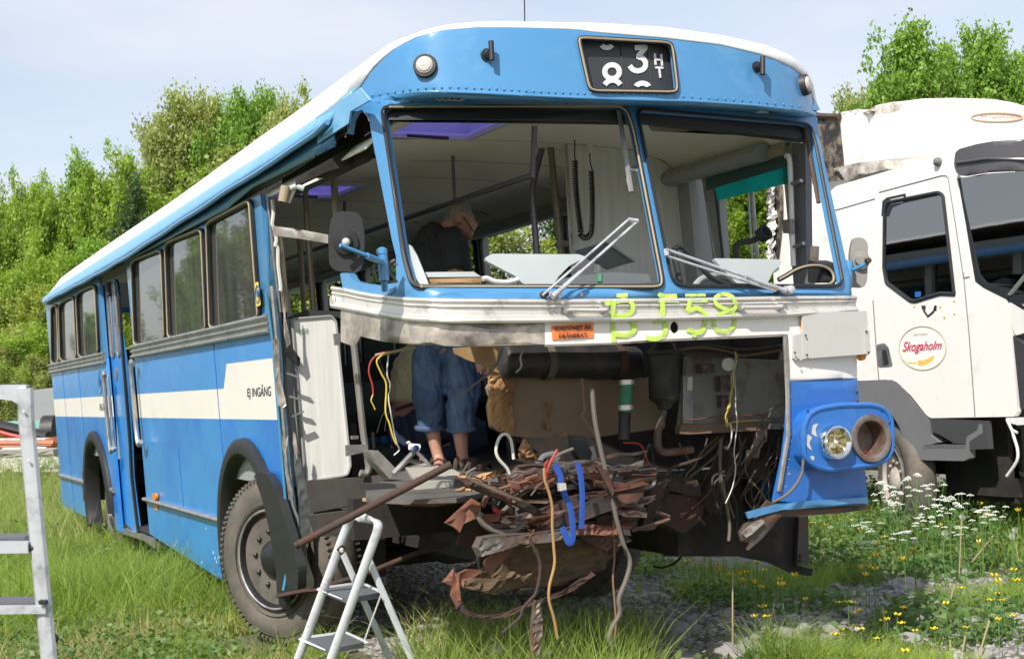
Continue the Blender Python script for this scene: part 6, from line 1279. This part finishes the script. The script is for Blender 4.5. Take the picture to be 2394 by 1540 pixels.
SL2=px_scatter(5000,-60,800,1020,1300,lambda x,y,u,v:x<-1.3 or y>12.3);blades('seeding_grass',SL2,[.45]*len(SL2),.005,m_st,.4,label='straw coloured grass stems among the far green grass',cat='grass')
WL=px_scatter(650,-60,760,1090,1720,lambda x,y,u,v:(x<-1.15 or y>12.3) and notw(x,y) and nf(x+3,y-2,.8)>.3);LP=[]
for p in WL:
    hh=random.uniform(.06,.34)
    for k in range(9):LP.append((p[0]+random.gauss(0,.05),p[1]+random.gauss(0,.05),p[2]+random.uniform(.3,1)*hh))
leaves('broadleaf_weeds',LP,.038,m_lf,'broad leaved green weeds in the grass by the ladder','weeds')
GR_=px_scatter(20000,960,2460,1130,1740,lambda x,y,u,v:not(x<1.3 and y>1.2) and not(shade(x,y)) and nf(x-1,y+2,1.4)>(.9 if u>1500 and v>1480 else .7 if u>1750 and v>1370 else .35 if u>1500 else -.3))
blades('grass_tufts',GR_,[.17+.07*max(-.5,nf(p[0],p[1],2)) for p in GR_],.007,m_gr,.6,label='thin green grass tufts growing through the gravel on the right',cat='grass')
GC=px_scatter(3400,930,1520,1490,1790,lambda x,y,u,v:nf(x,y,2)>-.9);blades('grass_clumps',GC,[.44 if p[1]<.5 and nf(p[0],p[1],3)>-.3 else .28 for p in GC],.011,m_gr,.5,label='sunlit grass clumps below the hanging wreckage',cat='grass')
GH=px_scatter(4200,1850,2460,1165,1340,lambda x,y,u,v:nf(x,y,1.2)>-.5 and random.random()<(1350-v)/150);blades('tall_grass',GH,[.32]*len(GH),.009,m_gr,.5,label='taller green grass between the bus corner and the lorry',cat='grass')
LP=[]
for p in px_scatter(1500,1850,2460,1150,1330,lambda x,y,u,v:True)+px_scatter(700,1500,2460,1330,1700,lambda x,y,u,v:not shade(x,y) and nf(x,y,2)>.4):
    hh=random.uniform(.08,.42 if p[1]>3 else .16)
    for k in range(10):LP.append((p[0]+random.gauss(0,.06),p[1]+random.gauss(0,.06),p[2]+random.uniform(.15,1)*hh))
leaves('leafy_herbs',LP,.05,m_lf,'dark green leafy herbs around the lorry wheel','herbs')
SC=px_scatter(1500,930,1560,1500,1790,lambda x,y,u,v:True);blades('straw_stems',SC,[.33]*len(SC),.006,m_st,1.0,label='dry straw stems among the grass below the wreckage',cat='straw')
# gravel
def stones(name,P,s,m,label,cat,flat=.6,kind='stuff'):
    bm=bmesh.new();bmesh.ops.create_icosphere(bm,subdivisions=1,radius=1);bv=np.array([v.co[:] for v in bm.verts]);bf=np.array([[v.index for v in f.verts] for f in bm.faces]);bm.free()
    n=len(P);k=len(bv);V=bv[None]*(1+rng.normal(0,.16,(n,k,1)));sc=np.asarray(s).reshape(-1,1,1)*np.stack([rng.uniform(.7,1.3,n),rng.uniform(.7,1.3,n),rng.uniform(.4,.9,n)*flat],1)[:,None]
    V=V*sc;a=rng.uniform(0,6.28,n);c,s_=np.cos(a)[:,None],np.sin(a)[:,None];X=V[:,:,0]*c-V[:,:,1]*s_;Y_=V[:,:,0]*s_+V[:,:,1]*c
    V=np.stack([X,Y_,V[:,:,2]],2)+np.asarray(P)[:,None];F2=bf[None]+(np.arange(n)*k)[:,None,None]
    o=np_mesh(name,V.reshape(-1,3),F2.reshape(-1,3),m);tag(o,label,cat,None,kind);return o
def rockmat(name,c1,c2):
    m=bpy.data.materials.new(name);m.use_nodes=True;t=m.node_tree;b=t.nodes['Principled BSDF'];b.inputs['Roughness'].default_value=.85;g_=N(t,'ShaderNodeNewGeometry');n1=N(t,'ShaderNodeTexNoise');n1.inputs['Scale'].default_value=25;n1.inputs['Detail'].default_value=6
    co=N(t,'ShaderNodeTexCoord');t.links.new(co.outputs['Object'],n1.inputs[0]);ad=N(t,'ShaderNodeMath',operation='MULTIPLY_ADD');t.links.new(g_.outputs['Random Per Island'],ad.inputs[0]);ad.inputs[1].default_value=.7
    s_=N(t,'ShaderNodeMath',operation='MULTIPLY_ADD');t.links.new(n1.outputs[0],s_.inputs[0]);s_.inputs[1].default_value=.9;s_.inputs[2].default_value=-.3;t.links.new(s_.outputs[0],ad.inputs[2])
    h=N(t,'ShaderNodeMixRGB');h.use_clamp=True;h.inputs[1].default_value=(*c1,1);h.inputs[2].default_value=(*c2,1);t.links.new(ad.outputs[0],h.inputs[0]);t.links.new(h.outputs[0],b.inputs['Base Color'])
    bp=N(t,'ShaderNodeBump');bp.inputs['Strength'].default_value=.5;bp.inputs['Distance'].default_value=.01;t.links.new(n1.outputs[0],bp.inputs['Height']);t.links.new(bp.outputs[0],b.inputs['Normal']);MT[name]=m;return m
m_rock=rockmat('rock_grey',(.13,.12,.11),(.40,.38,.36))
GV=px_scatter(20000,780,2460,1290,1740,lambda x,y,u,v:x>-.9 and y<9);stones('gravel',[(p[0],p[1],p[2]+.0) for p in GV],rng.uniform(.010,.036,len(GV)),m_rock,'loose grey crushed stone covering the yard','gravel')
RK=px_scatter(110,1400,2430,1360,1640,lambda x,y,u,v:True)
bm=bmesh.new();
base=[]
for k in range(5):
    bm=bmesh.new();bmesh.ops.create_icosphere(bm,subdivisions=3,radius=1)
    from mathutils import noise
    for v in bm.verts:
        n_=noise.noise(v.co*1.3+Vector((k*7,0,0)));v.co*=1+.35*n_;v.co.z*=.62
        v.co=Vector([round(c*3.2)/3.2*.45+c*.55 for c in v.co])
    me=bpy.data.meshes.new('rock');bm.to_mesh(me);bm.free();me.materials.append(m_rock);base.append(me)
for k,p in enumerate(RK):
    s=random.choice([.045,.055,.07,.10]);o=bpy.data.objects.new('rock',base[k%5]);COL.objects.link(o);o.location=(p[0],p[1],p[2]+s*.15);o.scale=(s*random.uniform(.8,1.4),s*random.uniform(.8,1.2),s*random.uniform(.8,1.1));o.rotation_euler=(random.uniform(-.3,.3),random.uniform(-.3,.3),random.uniform(0,6))
    uu,vv=proj(p);tag(o,('large' if s>.06 else 'small')+' grey rock '+('in the grass near the right edge' if uu>2150 else 'on the gravel below the blue bus corner' if uu>1750 else 'in the shade under the hanging hose'),'rock','grey rocks scattered on the gravel')
PRB=px_scatter(150,1110,1330,1452,1500,lambda x,y,u,v:True);stones('lit_stones',[(p[0],p[1],p[2]+.02) for p in PRB],rng.uniform(.015,.05,len(PRB)),rockmat('lit_stone',(.40,.39,.36),(.70,.68,.64)),'small heap of stones coloured pale as if sunlit in the grass below the wreckage','stones')  # pale colour stands in for sunlight on the gravel here
# flowers
m_but=mat('buttercup_yellow',(.85,.62,.02),.35);m_stem=mat('stem_green',(.10,.22,.04),.6);m_umb=mat('umbel_white',(.75,.76,.70),.7);m_clk=mat('seed_head',(.62,.60,.56),.9)
bm=bmesh.new();tube_bm(bm,[(0,0,0),(.01,.01,.5),(.0,.015,1)],.008,4)
for k in range(5):
    a=k*2*math.pi/5;c=Vector((math.cos(a),math.sin(a),0));s_=Vector((-c.y,c.x,0));f=bm.faces.new([bm.verts.new(Vector((0,.015,1))),bm.verts.new(Vector((0,.015,1.03))+c*.05-s_*.04),bm.verts.new(Vector((0,.015,1.09))+c*.075),bm.verts.new(Vector((0,.015,1.03))+c*.05+s_*.04)]);f.material_index=1
bq=obj('buttercup',bm,[m_stem,m_but]);bq.location=(0,0,-50)
flw=[]
FP=q(13,1030,605,1105,612,1250,710,1270,580,1350,640,1440,735,1490,690,1410,795,1440,810,1530,768,1345,885,1380,885,1420,900,1355,935,2105,475,2135,540,2180,555,2370,520,2375,575,2110,725,2330,905,2190,945,2270,980,2360,975,1980,1020,2225,1055,2170,1100,2265,1100,920,940,815,962,840,1000,685,1010,635,985,610,920,580,970,540,925,500,935,445,905,410,860,320,797,380,775,235,850,660,850,720,905,990,1085,1205,1110,1255,1110,1285,1112,1290,1175,1320,1162,1500,1180,1557,1190,1505,1222,1475,1230,1610,1140,1290,1260,1340,1285,1195,1283,1190,1320,1070,1295,720,1140,675,1203,740,1203,1435,1345,1610,1245,1710,1298,1820,1280,1900,1115,2005,1275,2340,1200,2220,1225,1615,1425,30,895,1575,825,1620,835,1680,770,1860,612)
zf=lambda v:.30 if v<1330 else .2
for k,(u,v) in enumerate(FP):
    hh=random.uniform(.20,.34) if v<1370 else random.uniform(.12,.2)
    o=bq if k==0 else bq.copy()
    if k:COL.objects.link(o)
    p=G(u,v,hh);o.location=(p[0],p[1],-.01);s=hh;o.scale=(.30,.30,s+.01);o.rotation_euler=(random.uniform(-.08,.08),random.uniform(-.08,.08),random.uniform(0,6));r_=random.uniform(.24,.36);o.scale=(r_,r_,s+.01)
    tag(o,'small yellow buttercup '+('under the black mudguard of the bus' if u<1860 and v<1370 else 'beside the cow parsley near the lorry' if v<1330 and u>2180 else 'in the grass right of the bus corner' if v<1370 else 'among the front rocks below the bus corner' if u<2050 else 'on the gravel at the lower right'),'flower','buttercups scattered over the gravel and grass')
bm=bmesh.new();tube_bm(bm,[(0,0,0),(.02,.0,.35),(.03,.01,.62)],.006,5)
for k in range(9):
    a=k*2.4;r=.03+.16*random.random();tp_=Vector((.03+r*math.cos(a),.01+r*math.sin(a),.80+.2*random.random()));tube_bm(bm,[(.03,.01,.45+.02*k),((.03+tp_.x)/2,(tp_.y)/2,.66),tp_],.0028,4)
    for j in range(12):
        b_=j*2.4;rr=.042*math.sqrt(j/12);c=tp_+Vector((rr*math.cos(b_),rr*math.sin(b_),.016-rr*.45+random.uniform(-.004,.004)));r1=bmesh.ops.create_icosphere(bm,subdivisions=1,radius=.0085,matrix=Matrix.Translation(c)@Matrix.Diagonal((1,1,.8,1)))
        for v_ in r1['verts']:
            for f in v_.link_faces:f.material_index=1
cp0=obj('cow_parsley',bm,[m_stem,m_umb]);CPL=[]
for k,(u,v,hh) in enumerate([(2060,1130,.95),(2100,1150,.85),(2140,1110,1.0),(2170,1135,.9),(2215,1170,.8),(2190,1180,.75),(2240,1155,.8),(2150,1210,.65),(2080,1170,.7),(2120,1240,.5),(2020,1220,.55),(2290,1195,.7),(2250,1230,.5),(2040,1262,.4),(2310,1185,.7)]):
    o=cp0 if k==0 else cp0.copy()
    if k:COL.objects.link(o)
    p=G(u,v,hh*.62);o.location=(p[0],p[1],-.01);o.scale=(.62,.62,hh*.64);o.rotation_euler=(0,0,k*1.7);tag(o,'x','cow parsley','cow parsley by the lorry wheel');CPL.append(o)
ords(CPL,'white cow parsley by the lorry wheel, %s')
DCL=[];DST=[]
def puff(bm,c,R,n,m=1):
    for k in range(n):
        z=1-2*(k+.5)/n;a=k*2.39996;r=math.sqrt(1-z*z);d=Vector((r*math.cos(a),r*math.sin(a),z));x=d.orthogonal().normalized();y=d.cross(x)
        c1=c+d*R
        for s in(0,1,2):
            w_=(x*math.cos(s*2.1)+y*math.sin(s*2.1))*R*.30;f=bm.faces.new([bm.verts.new(c1-w_*.2+d*.0),bm.verts.new(c1+w_+d*R*.06),bm.verts.new(c1+w_*.9+y*R*.05)]);f.material_index=m
        f=bm.faces.new([bm.verts.new(c+d*R*.1),bm.verts.new(c1),bm.verts.new(c1+x*R*.03)]);f.material_index=m
def clock(u,v,hh,R):
    p=G(u,v,hh);bm=bmesh.new();tube_bm(bm,[(0,0,-.01),(random.uniform(-.02,.02),.01,hh*.5),(0,0,hh)],.004,5);puff(bm,Vector((0,0,hh)),R,90);o=obj('dandelion_clock',bm,[m_stem,m_clk]);o.location=(p[0],p[1],0);return o
cl=[(q(12,445,1472)[0],.18,.030),(q(13,1995,555)[0],.38,.020),(q(13,1880,660)[0],.34,.020),(q(13,1688,715)[0],.32,.020),(q(13,2335,640)[0],.4,.018),(q(13,2315,680)[0],.38,.018),(q(13,1970,1455)[0],.12,.022),(q(12,780,1492)[0],.15,.022),(q(13,2010,905)[0],.25,.016)]
for (c,hh,R_) in cl:DCL.append(tag(clock(c[0],c[1],hh,R_),'x','dandelion','dandelion clocks in the grass'))
ords(DCL,'fluffy white dandelion clock on a bare stem, %s')
for a in(q(13,2200,670,2010,900),q(13,1990,570,1975,940),q(13,2170,1225,2095,1474),q(13,1480,1130,1510,1400),q(13,2015,1320,1990,1450),q(13,2330,690,2370,880),q(13,1945,990,1890,1200),q(13,1915,1350,1920,1474),q(13,510,900,510,1440)):
    p=G(a[1][0],a[1][1],0);Zs=(M.T@(p-C0))[2]
    DST.append((a[1][0],tag(tube('bare_stem',[D(Zs)(*a[0]),p],.0045,mat('stem_straw',(.42,.32,.18),.7),None,5),'x','stem','dry stems on the right')))
for k,(u_,o) in enumerate(sorted(DST,key=lambda t:t[0])):o['label']='dry leafless stem among the flowers, '+('leftmost' if k==0 else 'rightmost' if k==len(DST)-1 else ORD[k]+' from the left')
# ================================================================== TREES
def tree_meshes(seed,H=10.,W=3.,lean=0.,n=9000,leaf=.16,shape='oval',top=1.):
    r=random.Random(seed);bm=bmesh.new();tr=[Vector((0,0,0))]
    for k in range(1,8):tr.append(Vector((r.uniform(-.12,.12)*k*.5,r.uniform(-.12,.12)*k*.5,H*.94*k/7)))
    tube_bm(bm,tr,H*.017,7,taper=.15);cl=[]
    nb=int(40)
    for k in range(nb):
        t=.16+.82*(k/nb)**.9;z=H*t
        prof={'oval':math.sin(min(1,max(0,(t-.05)/.95))**.8*math.pi*.92)**.7,'cone':(1-t)*1.1+.06,'poplar':min(1,(1-t)*2.2+.12)*.8}[shape]
        a=k*2.4+r.uniform(-.5,.5);L_=W*.5*prof*r.uniform(.65,1.2);rise=r.uniform(.5,1.4)*L_ if shape!='cone' else -.15*L_
        b0=Vector((tr[min(7,int(t*7))].x,tr[min(7,int(t*7))].y,z*.93));d=Vector((math.cos(a),math.sin(a),0))
        e=b0+d*L_+Vector((0,0,rise));mid=b0+d*L_*.5+Vector((0,0,rise*.35))
        tube_bm(bm,[b0,mid,e],H*.0045,4,taper=.3)
        m_=6 if L_>.5 else 3
        for j in range(m_):
            s=(j+1)/m_;c=b0.lerp(e,s)+Vector((r.gauss(0,.1*W*.4),r.gauss(0,.1*W*.4),r.gauss(0,.15)));cl.append((c,(.17+.12*r.random())*W*.33*(1.15-.3*s)))
            if r.random()<.5:cl.append((c+Vector((r.gauss(0,.3),r.gauss(0,.3),r.uniform(.2,.5))),.12*W*.33+.1))
    tm=bpy.data.meshes.new('trunk');bm.to_mesh(tm);bm.free();KS=None
    for p in tm.polygons:p.use_smooth=True
    wts=np.array([c[1]**2 for c in cl]);ix=rng.choice(len(cl),n,p=wts/wts.sum());C_=np.array([c[0][:] for c in cl])[ix];R_=np.array([c[1] for c in cl])[ix]
    P=C_+rng.normal(0,.5,(n,3))*R_[:,None]*np.array([1,1,1.25]);a=rng.normal(0,1,(n,3));a/=np.linalg.norm(a,axis=1)[:,None];b_=np.cross(a,rng.normal(0,1,(n,3)));b_/=np.linalg.norm(b_,axis=1)[:,None]
    ks=H/np.percentile(P[:,2],99.9);P*=ks*np.array([1,1,1]);tm.transform(Matrix.Diagonal((ks,ks,ks*.97,1)));s=(leaf*rng.uniform(.5,1.4,n))[:,None];V=np.stack([P-a*s*.5,P+b_*s*.36,P+a*s*.6,P-b_*s*.36],1).reshape(-1,3);i=np.arange(n)*4
    t_=np_mesh('crown_tmp',V,np.stack([i,i+1,i+2,i+3],1),[]);me=t_.data;bpy.data.objects.remove(t_);me.name='crown';return tm,me
m_bark=mat('bark',(.10,.075,.055),.9,var=.4,bump=.4,bs=8);m_pbark=mat('pine_bark',(.20,.10,.06),.9,var=.3);m_bbark=mat('birch_bark',(.45,.43,.40),.8,var=.1,dirt_sheen=(.05,.05,.05),da=.5,ds=4)
LM={'bright':leafmat('leaf_bright',(.10,.19,.016),(.40,.53,.08),.4,.35),'olive':leafmat('leaf_olive',(.11,.14,.032),(.44,.48,.16),.35,.35),'dark':leafmat('leaf_dark',(.018,.05,.012),(.07,.13,.03),.2,.35),'lime':leafmat('leaf_lime',(.12,.18,.02),(.47,.52,.11),.4,.35),'deep':leafmat('leaf_deep',(.065,.15,.013),(.29,.46,.07),.35,.35)}  # darker first tones paint the shaded gaps in the crowns
BK={'bright':m_bark,'olive':m_bbark,'dark':m_pbark,'lime':m_bbark,'deep':m_bark}
NAMEK={'bright':('leafy_tree','bright green leafy tree'),'olive':('birch_tree','olive green birch'),'dark':('pine_tree','dark green conifer'),'lime':('birch_tree','yellow green young birch'),'deep':('aspen_tree','deep green aspen')}
TMS={}
def get(kind,var):
    if (kind,var) not in TMS:
        sh={'bright':'oval','olive':'poplar','dark':'cone','lime':'oval','deep':'poplar'}[kind];tm,cm=tree_meshes(hash((kind,var))%1000 if 0 else ['bright','olive','dark','lime','deep'].index(kind)*17+var*3+1,10.,{'bright':5.2,'olive':5.,'dark':4.,'lime':4.6,'deep':4.6}[kind],0,34000 if kind!='dark' else 26000,.125 if kind!='dark' else .11,sh)
        tm.materials.append(BK[kind]);cm.materials.append(LM[kind]);TMS[(kind,var)]=(tm,cm)
    return TMS[(kind,var)]
def tree(u,vtop,Z_,kind,var=0,wsc=1.,label=None,group=None,x=None,y=None,h_=None):
    if x is None:
        p=D(Z_)(u,vtop);x,y,h_=p[0],p[1],p[2]
    tm,cm=get(kind,var);nm,ds=NAMEK[kind];o=empty(nm,(x,y,-.05));s=h_/10.;o.scale=(s*wsc,s*wsc,s);o.rotation_euler=(0,0,(x*7+y)%6.28)
    a=bpy.data.objects.new('trunk',tm);b_=bpy.data.objects.new('crown',cm);link(a,o);link(b_,o);tag(o,label or ds+' in the wood behind the bus','tree',group or 'trees of the wood behind the bus');return o
front=[(-25,470,50,'bright',0,1.,'bright green tree cut by the left edge of the photo'),(55,402,50,'bright',1,.8,'bright green tree with two thin peaks, second from the left edge'),(118,425,49,'bright',0,.8,'low bright green tree between two taller ones at the far left'),(185,378,50,'deep',1,1.,'bright green tree left of the conifer, its top spreading to the left'),
 (268,338,49,'bright',2,.9,'bright leafy tree rising just left of the tall olive birches'),(306,405,47,'dark',0,.9,'small dark conifer leaning against the olive birches'),(362,275,52,'olive',0,.9,'olive birch on the left of the tall group'),(425,207,53,'olive',1,1.,'tallest olive birch, pointed top above the bus roof'),(497,215,53,'olive',0,.8,'slim olive birch right of the tallest one'),
 (565,212,52,'deep',0,.8,'deep green tree right of the olive birches'),(622,204,53,'deep',1,.8,'deep green tree whose top just clears the roof line'),(668,222,50,'olive',1,.7,'olive tree touching the sloping roof line'),(765,196,60,'lime',0,.8,'small treetop just peeking over the bus roof')]
for u,v,Z_,k,vr,ws,lb in front:tree(u,v,Z_,k,vr,ws*.72,lb)
LT=[]
k=0
for u,v,Z_,kd in [(-60,620,44,'lime'),(20,560,46,'bright'),(90,600,44,'lime'),(150,540,45,'bright'),(215,520,46,'deep'),(245,600,42,'lime'),(330,520,45,'bright'),(390,480,47,'lime'),(455,450,46,'olive'),(520,480,46,'lime'),(590,400,47,'deep'),(10,500,56,'dark'),(90,500,57,'dark'),(200,470,58,'dark'),(340,440,58,'dark')]:
    LT.append(tree(u,v+35,Z_,kd,k%2,.85,None,'lower trees filling the wood'));k+=1
ords(LT,'lower tree filling the wood left of the bus, %s')
for u,v,Z_,kd,lb in [(45,765,42,'olive','round pale olive bush above the grey shed'),(118,745,41,'bright','bright green bush beside the rear corner of the bus'),(-20,740,43,'lime','yellow green bush at the left edge'),(90,820,40,'olive','low grey green bush right above the shed')]:tree(u,v,Z_,kd,0,1.5,lb,'bushes behind the scrap')
WT=[]
for kk in range(20):   # wood seen through the bus windows and mirrored in its glass
    tree_=tree(0,0,0,['bright','olive','lime','dark','deep'][kk%5],kk%2,1.2,None,'wood seen through the bus windows',x=8+kk*1.9+random.uniform(-.5,.5),y=44+random.uniform(-4,6)-kk*.25,h_=random.uniform(9.,10.5));WT.append(tree_)
ords(WT,'tree seen through the bus windows, %s')
RT=[]
for kk in range(14):
    tr_=tree(0,0,0,['deep','bright','olive','deep'][kk%4],kk%2,.8,'tree standing out of frame on the left','group' and 'wood to the left of the bus',x=-6.5-kk*1.05+random.uniform(-.3,.3),y=44+random.uniform(-3,3),h_=float(np.interp(-6.5-kk*1.05,[-20,-14,-12.5,-11,-9,-7],[8.0,7.6,7.0,5.4,4.6,4.0]))*random.uniform(.85,1.12));RT.append(tr_)
ords(RT,'tree mirrored in the near side windows of the bus, %s')
for u,v,Z_,k_,vr,ws,lb in [(2125,52,46,'deep',0,.85,'tall deep green aspen left of the pair above the lorry'),(2195,95,46,'deep',1,.8,'slim aspen between the two tall ones above the lorry'),(2300,58,45,'deep',1,.9,'tall deep green aspen on the right above the lorry'),(2375,120,46,'deep',0,.8,'aspen cut by the right edge above the lorry'),(1985,200,48,'olive',0,.7,'small pale birch top left of the lorry fairing'),(2060,175,47,'deep',1,.7,'low aspen just behind the lorry fairing'),(2240,150,50,'bright',0,1.,'bright crown filling the gap behind the two aspens')]:tree(u,v,Z_,k_,vr,ws*.82,lb,'trees above the lorry')
# ================================================================== SCRAP YARD AT THE LEFT
def bgp(name,pts,Z_,th,m,label,cat,jit=0):
    o=patch(name,pts,D(Z_),th,m,None,g=20,jit=jit);tag(o,label,cat);return o
msh=mat('shed_metal',(.30,.31,.32),.6,.2,var=.1,stretch=(.2,.2,14),vs=3)
sh=bgp('metal_shed',q(4,188,798,360,795,368,1030,280,1060,200,1035),34,2.5,msh,'grey corrugated shed behind the rear corner of the bus','shed')
tl=mat('teal_sheet',(.20,.42,.36),.6)
bgp('teal_skip',q(4,-60,1015,150,1005,275,1040,280,1070,-60,1075),31,1.0,tl,'faded teal skip behind the conveyor','skip')
o=tag(tube('conveyor_belt',[D(28)(*a) for a in q(4,-80,1010,80,1045,200,1075,310,1095)],.19,m_ink,None,10,flat=.6),'black conveyor belt machine sloping down to the right in the scrap yard','conveyor')
tube('conveyor_frame',[D(27.8)(*a) for a in q(4,-80,1045,60,1085,180,1110)],.05,mat('red_paint',(.42,.05,.03),.5),o,6);tube('conveyor_frame',[D(27.6)(*a) for a in q(4,-60,1120,340,1115)],.05,m_greyp,o,6)
op=mat('orange_paint',(.40,.13,.06),.6,dirt_sheen=(.25,.1,.05),da=.4,ds=2)
for a,lb in((q(4,-60,1140,350,1140),'upper orange beam lying below the conveyor'),(q(4,-60,1165,340,1150),'second orange beam resting under the upper one')):tag(tube('orange_beam',[D(27)(*b) for b in a],.07,op,None,6),lb,'beam')
bgp('orange_winch',q(4,290,1110,340,1100,365,1130,350,1180,300,1185),27,.4,op,'small orange winch at the right end of the beams','winch',.02)
tag(tube('white_beam',[D(26.5)(*b) for b in q(4,20,1185,300,1180)],.06,m_lam,None,6),'whitish beam lying lowest in the scrap pile','beam')
tag(tube('black_tank',[D(29)(*b) for b in q(4,285,1065,365,1062)],.33,m_steelb,None,16),'round black tank end between shed and bus','tank')
bgp('timber_stack',q(4,-60,1190,340,1180,350,1215,-60,1235),26,.5,mat('grey_timber',(.30,.28,.24),.8,bump=.4),'weathered timber stack at the foot of the scrap','timber stack',.03)
SB=[(D(22)(random.uniform(-60,130),0)) for k in range(1)]
SP_=px_scatter(900,-80,140,1068,1105,lambda x,y,u,v:True);stones('pale_rubble',[(p[0],p[1],.03) for p in SP_],rng.uniform(.03,.11,len(SP_)),rockmat('rubble_pale',(.45,.43,.38),(.75,.73,.68)),'pale rubble heaps in front of the scrap','rubble')
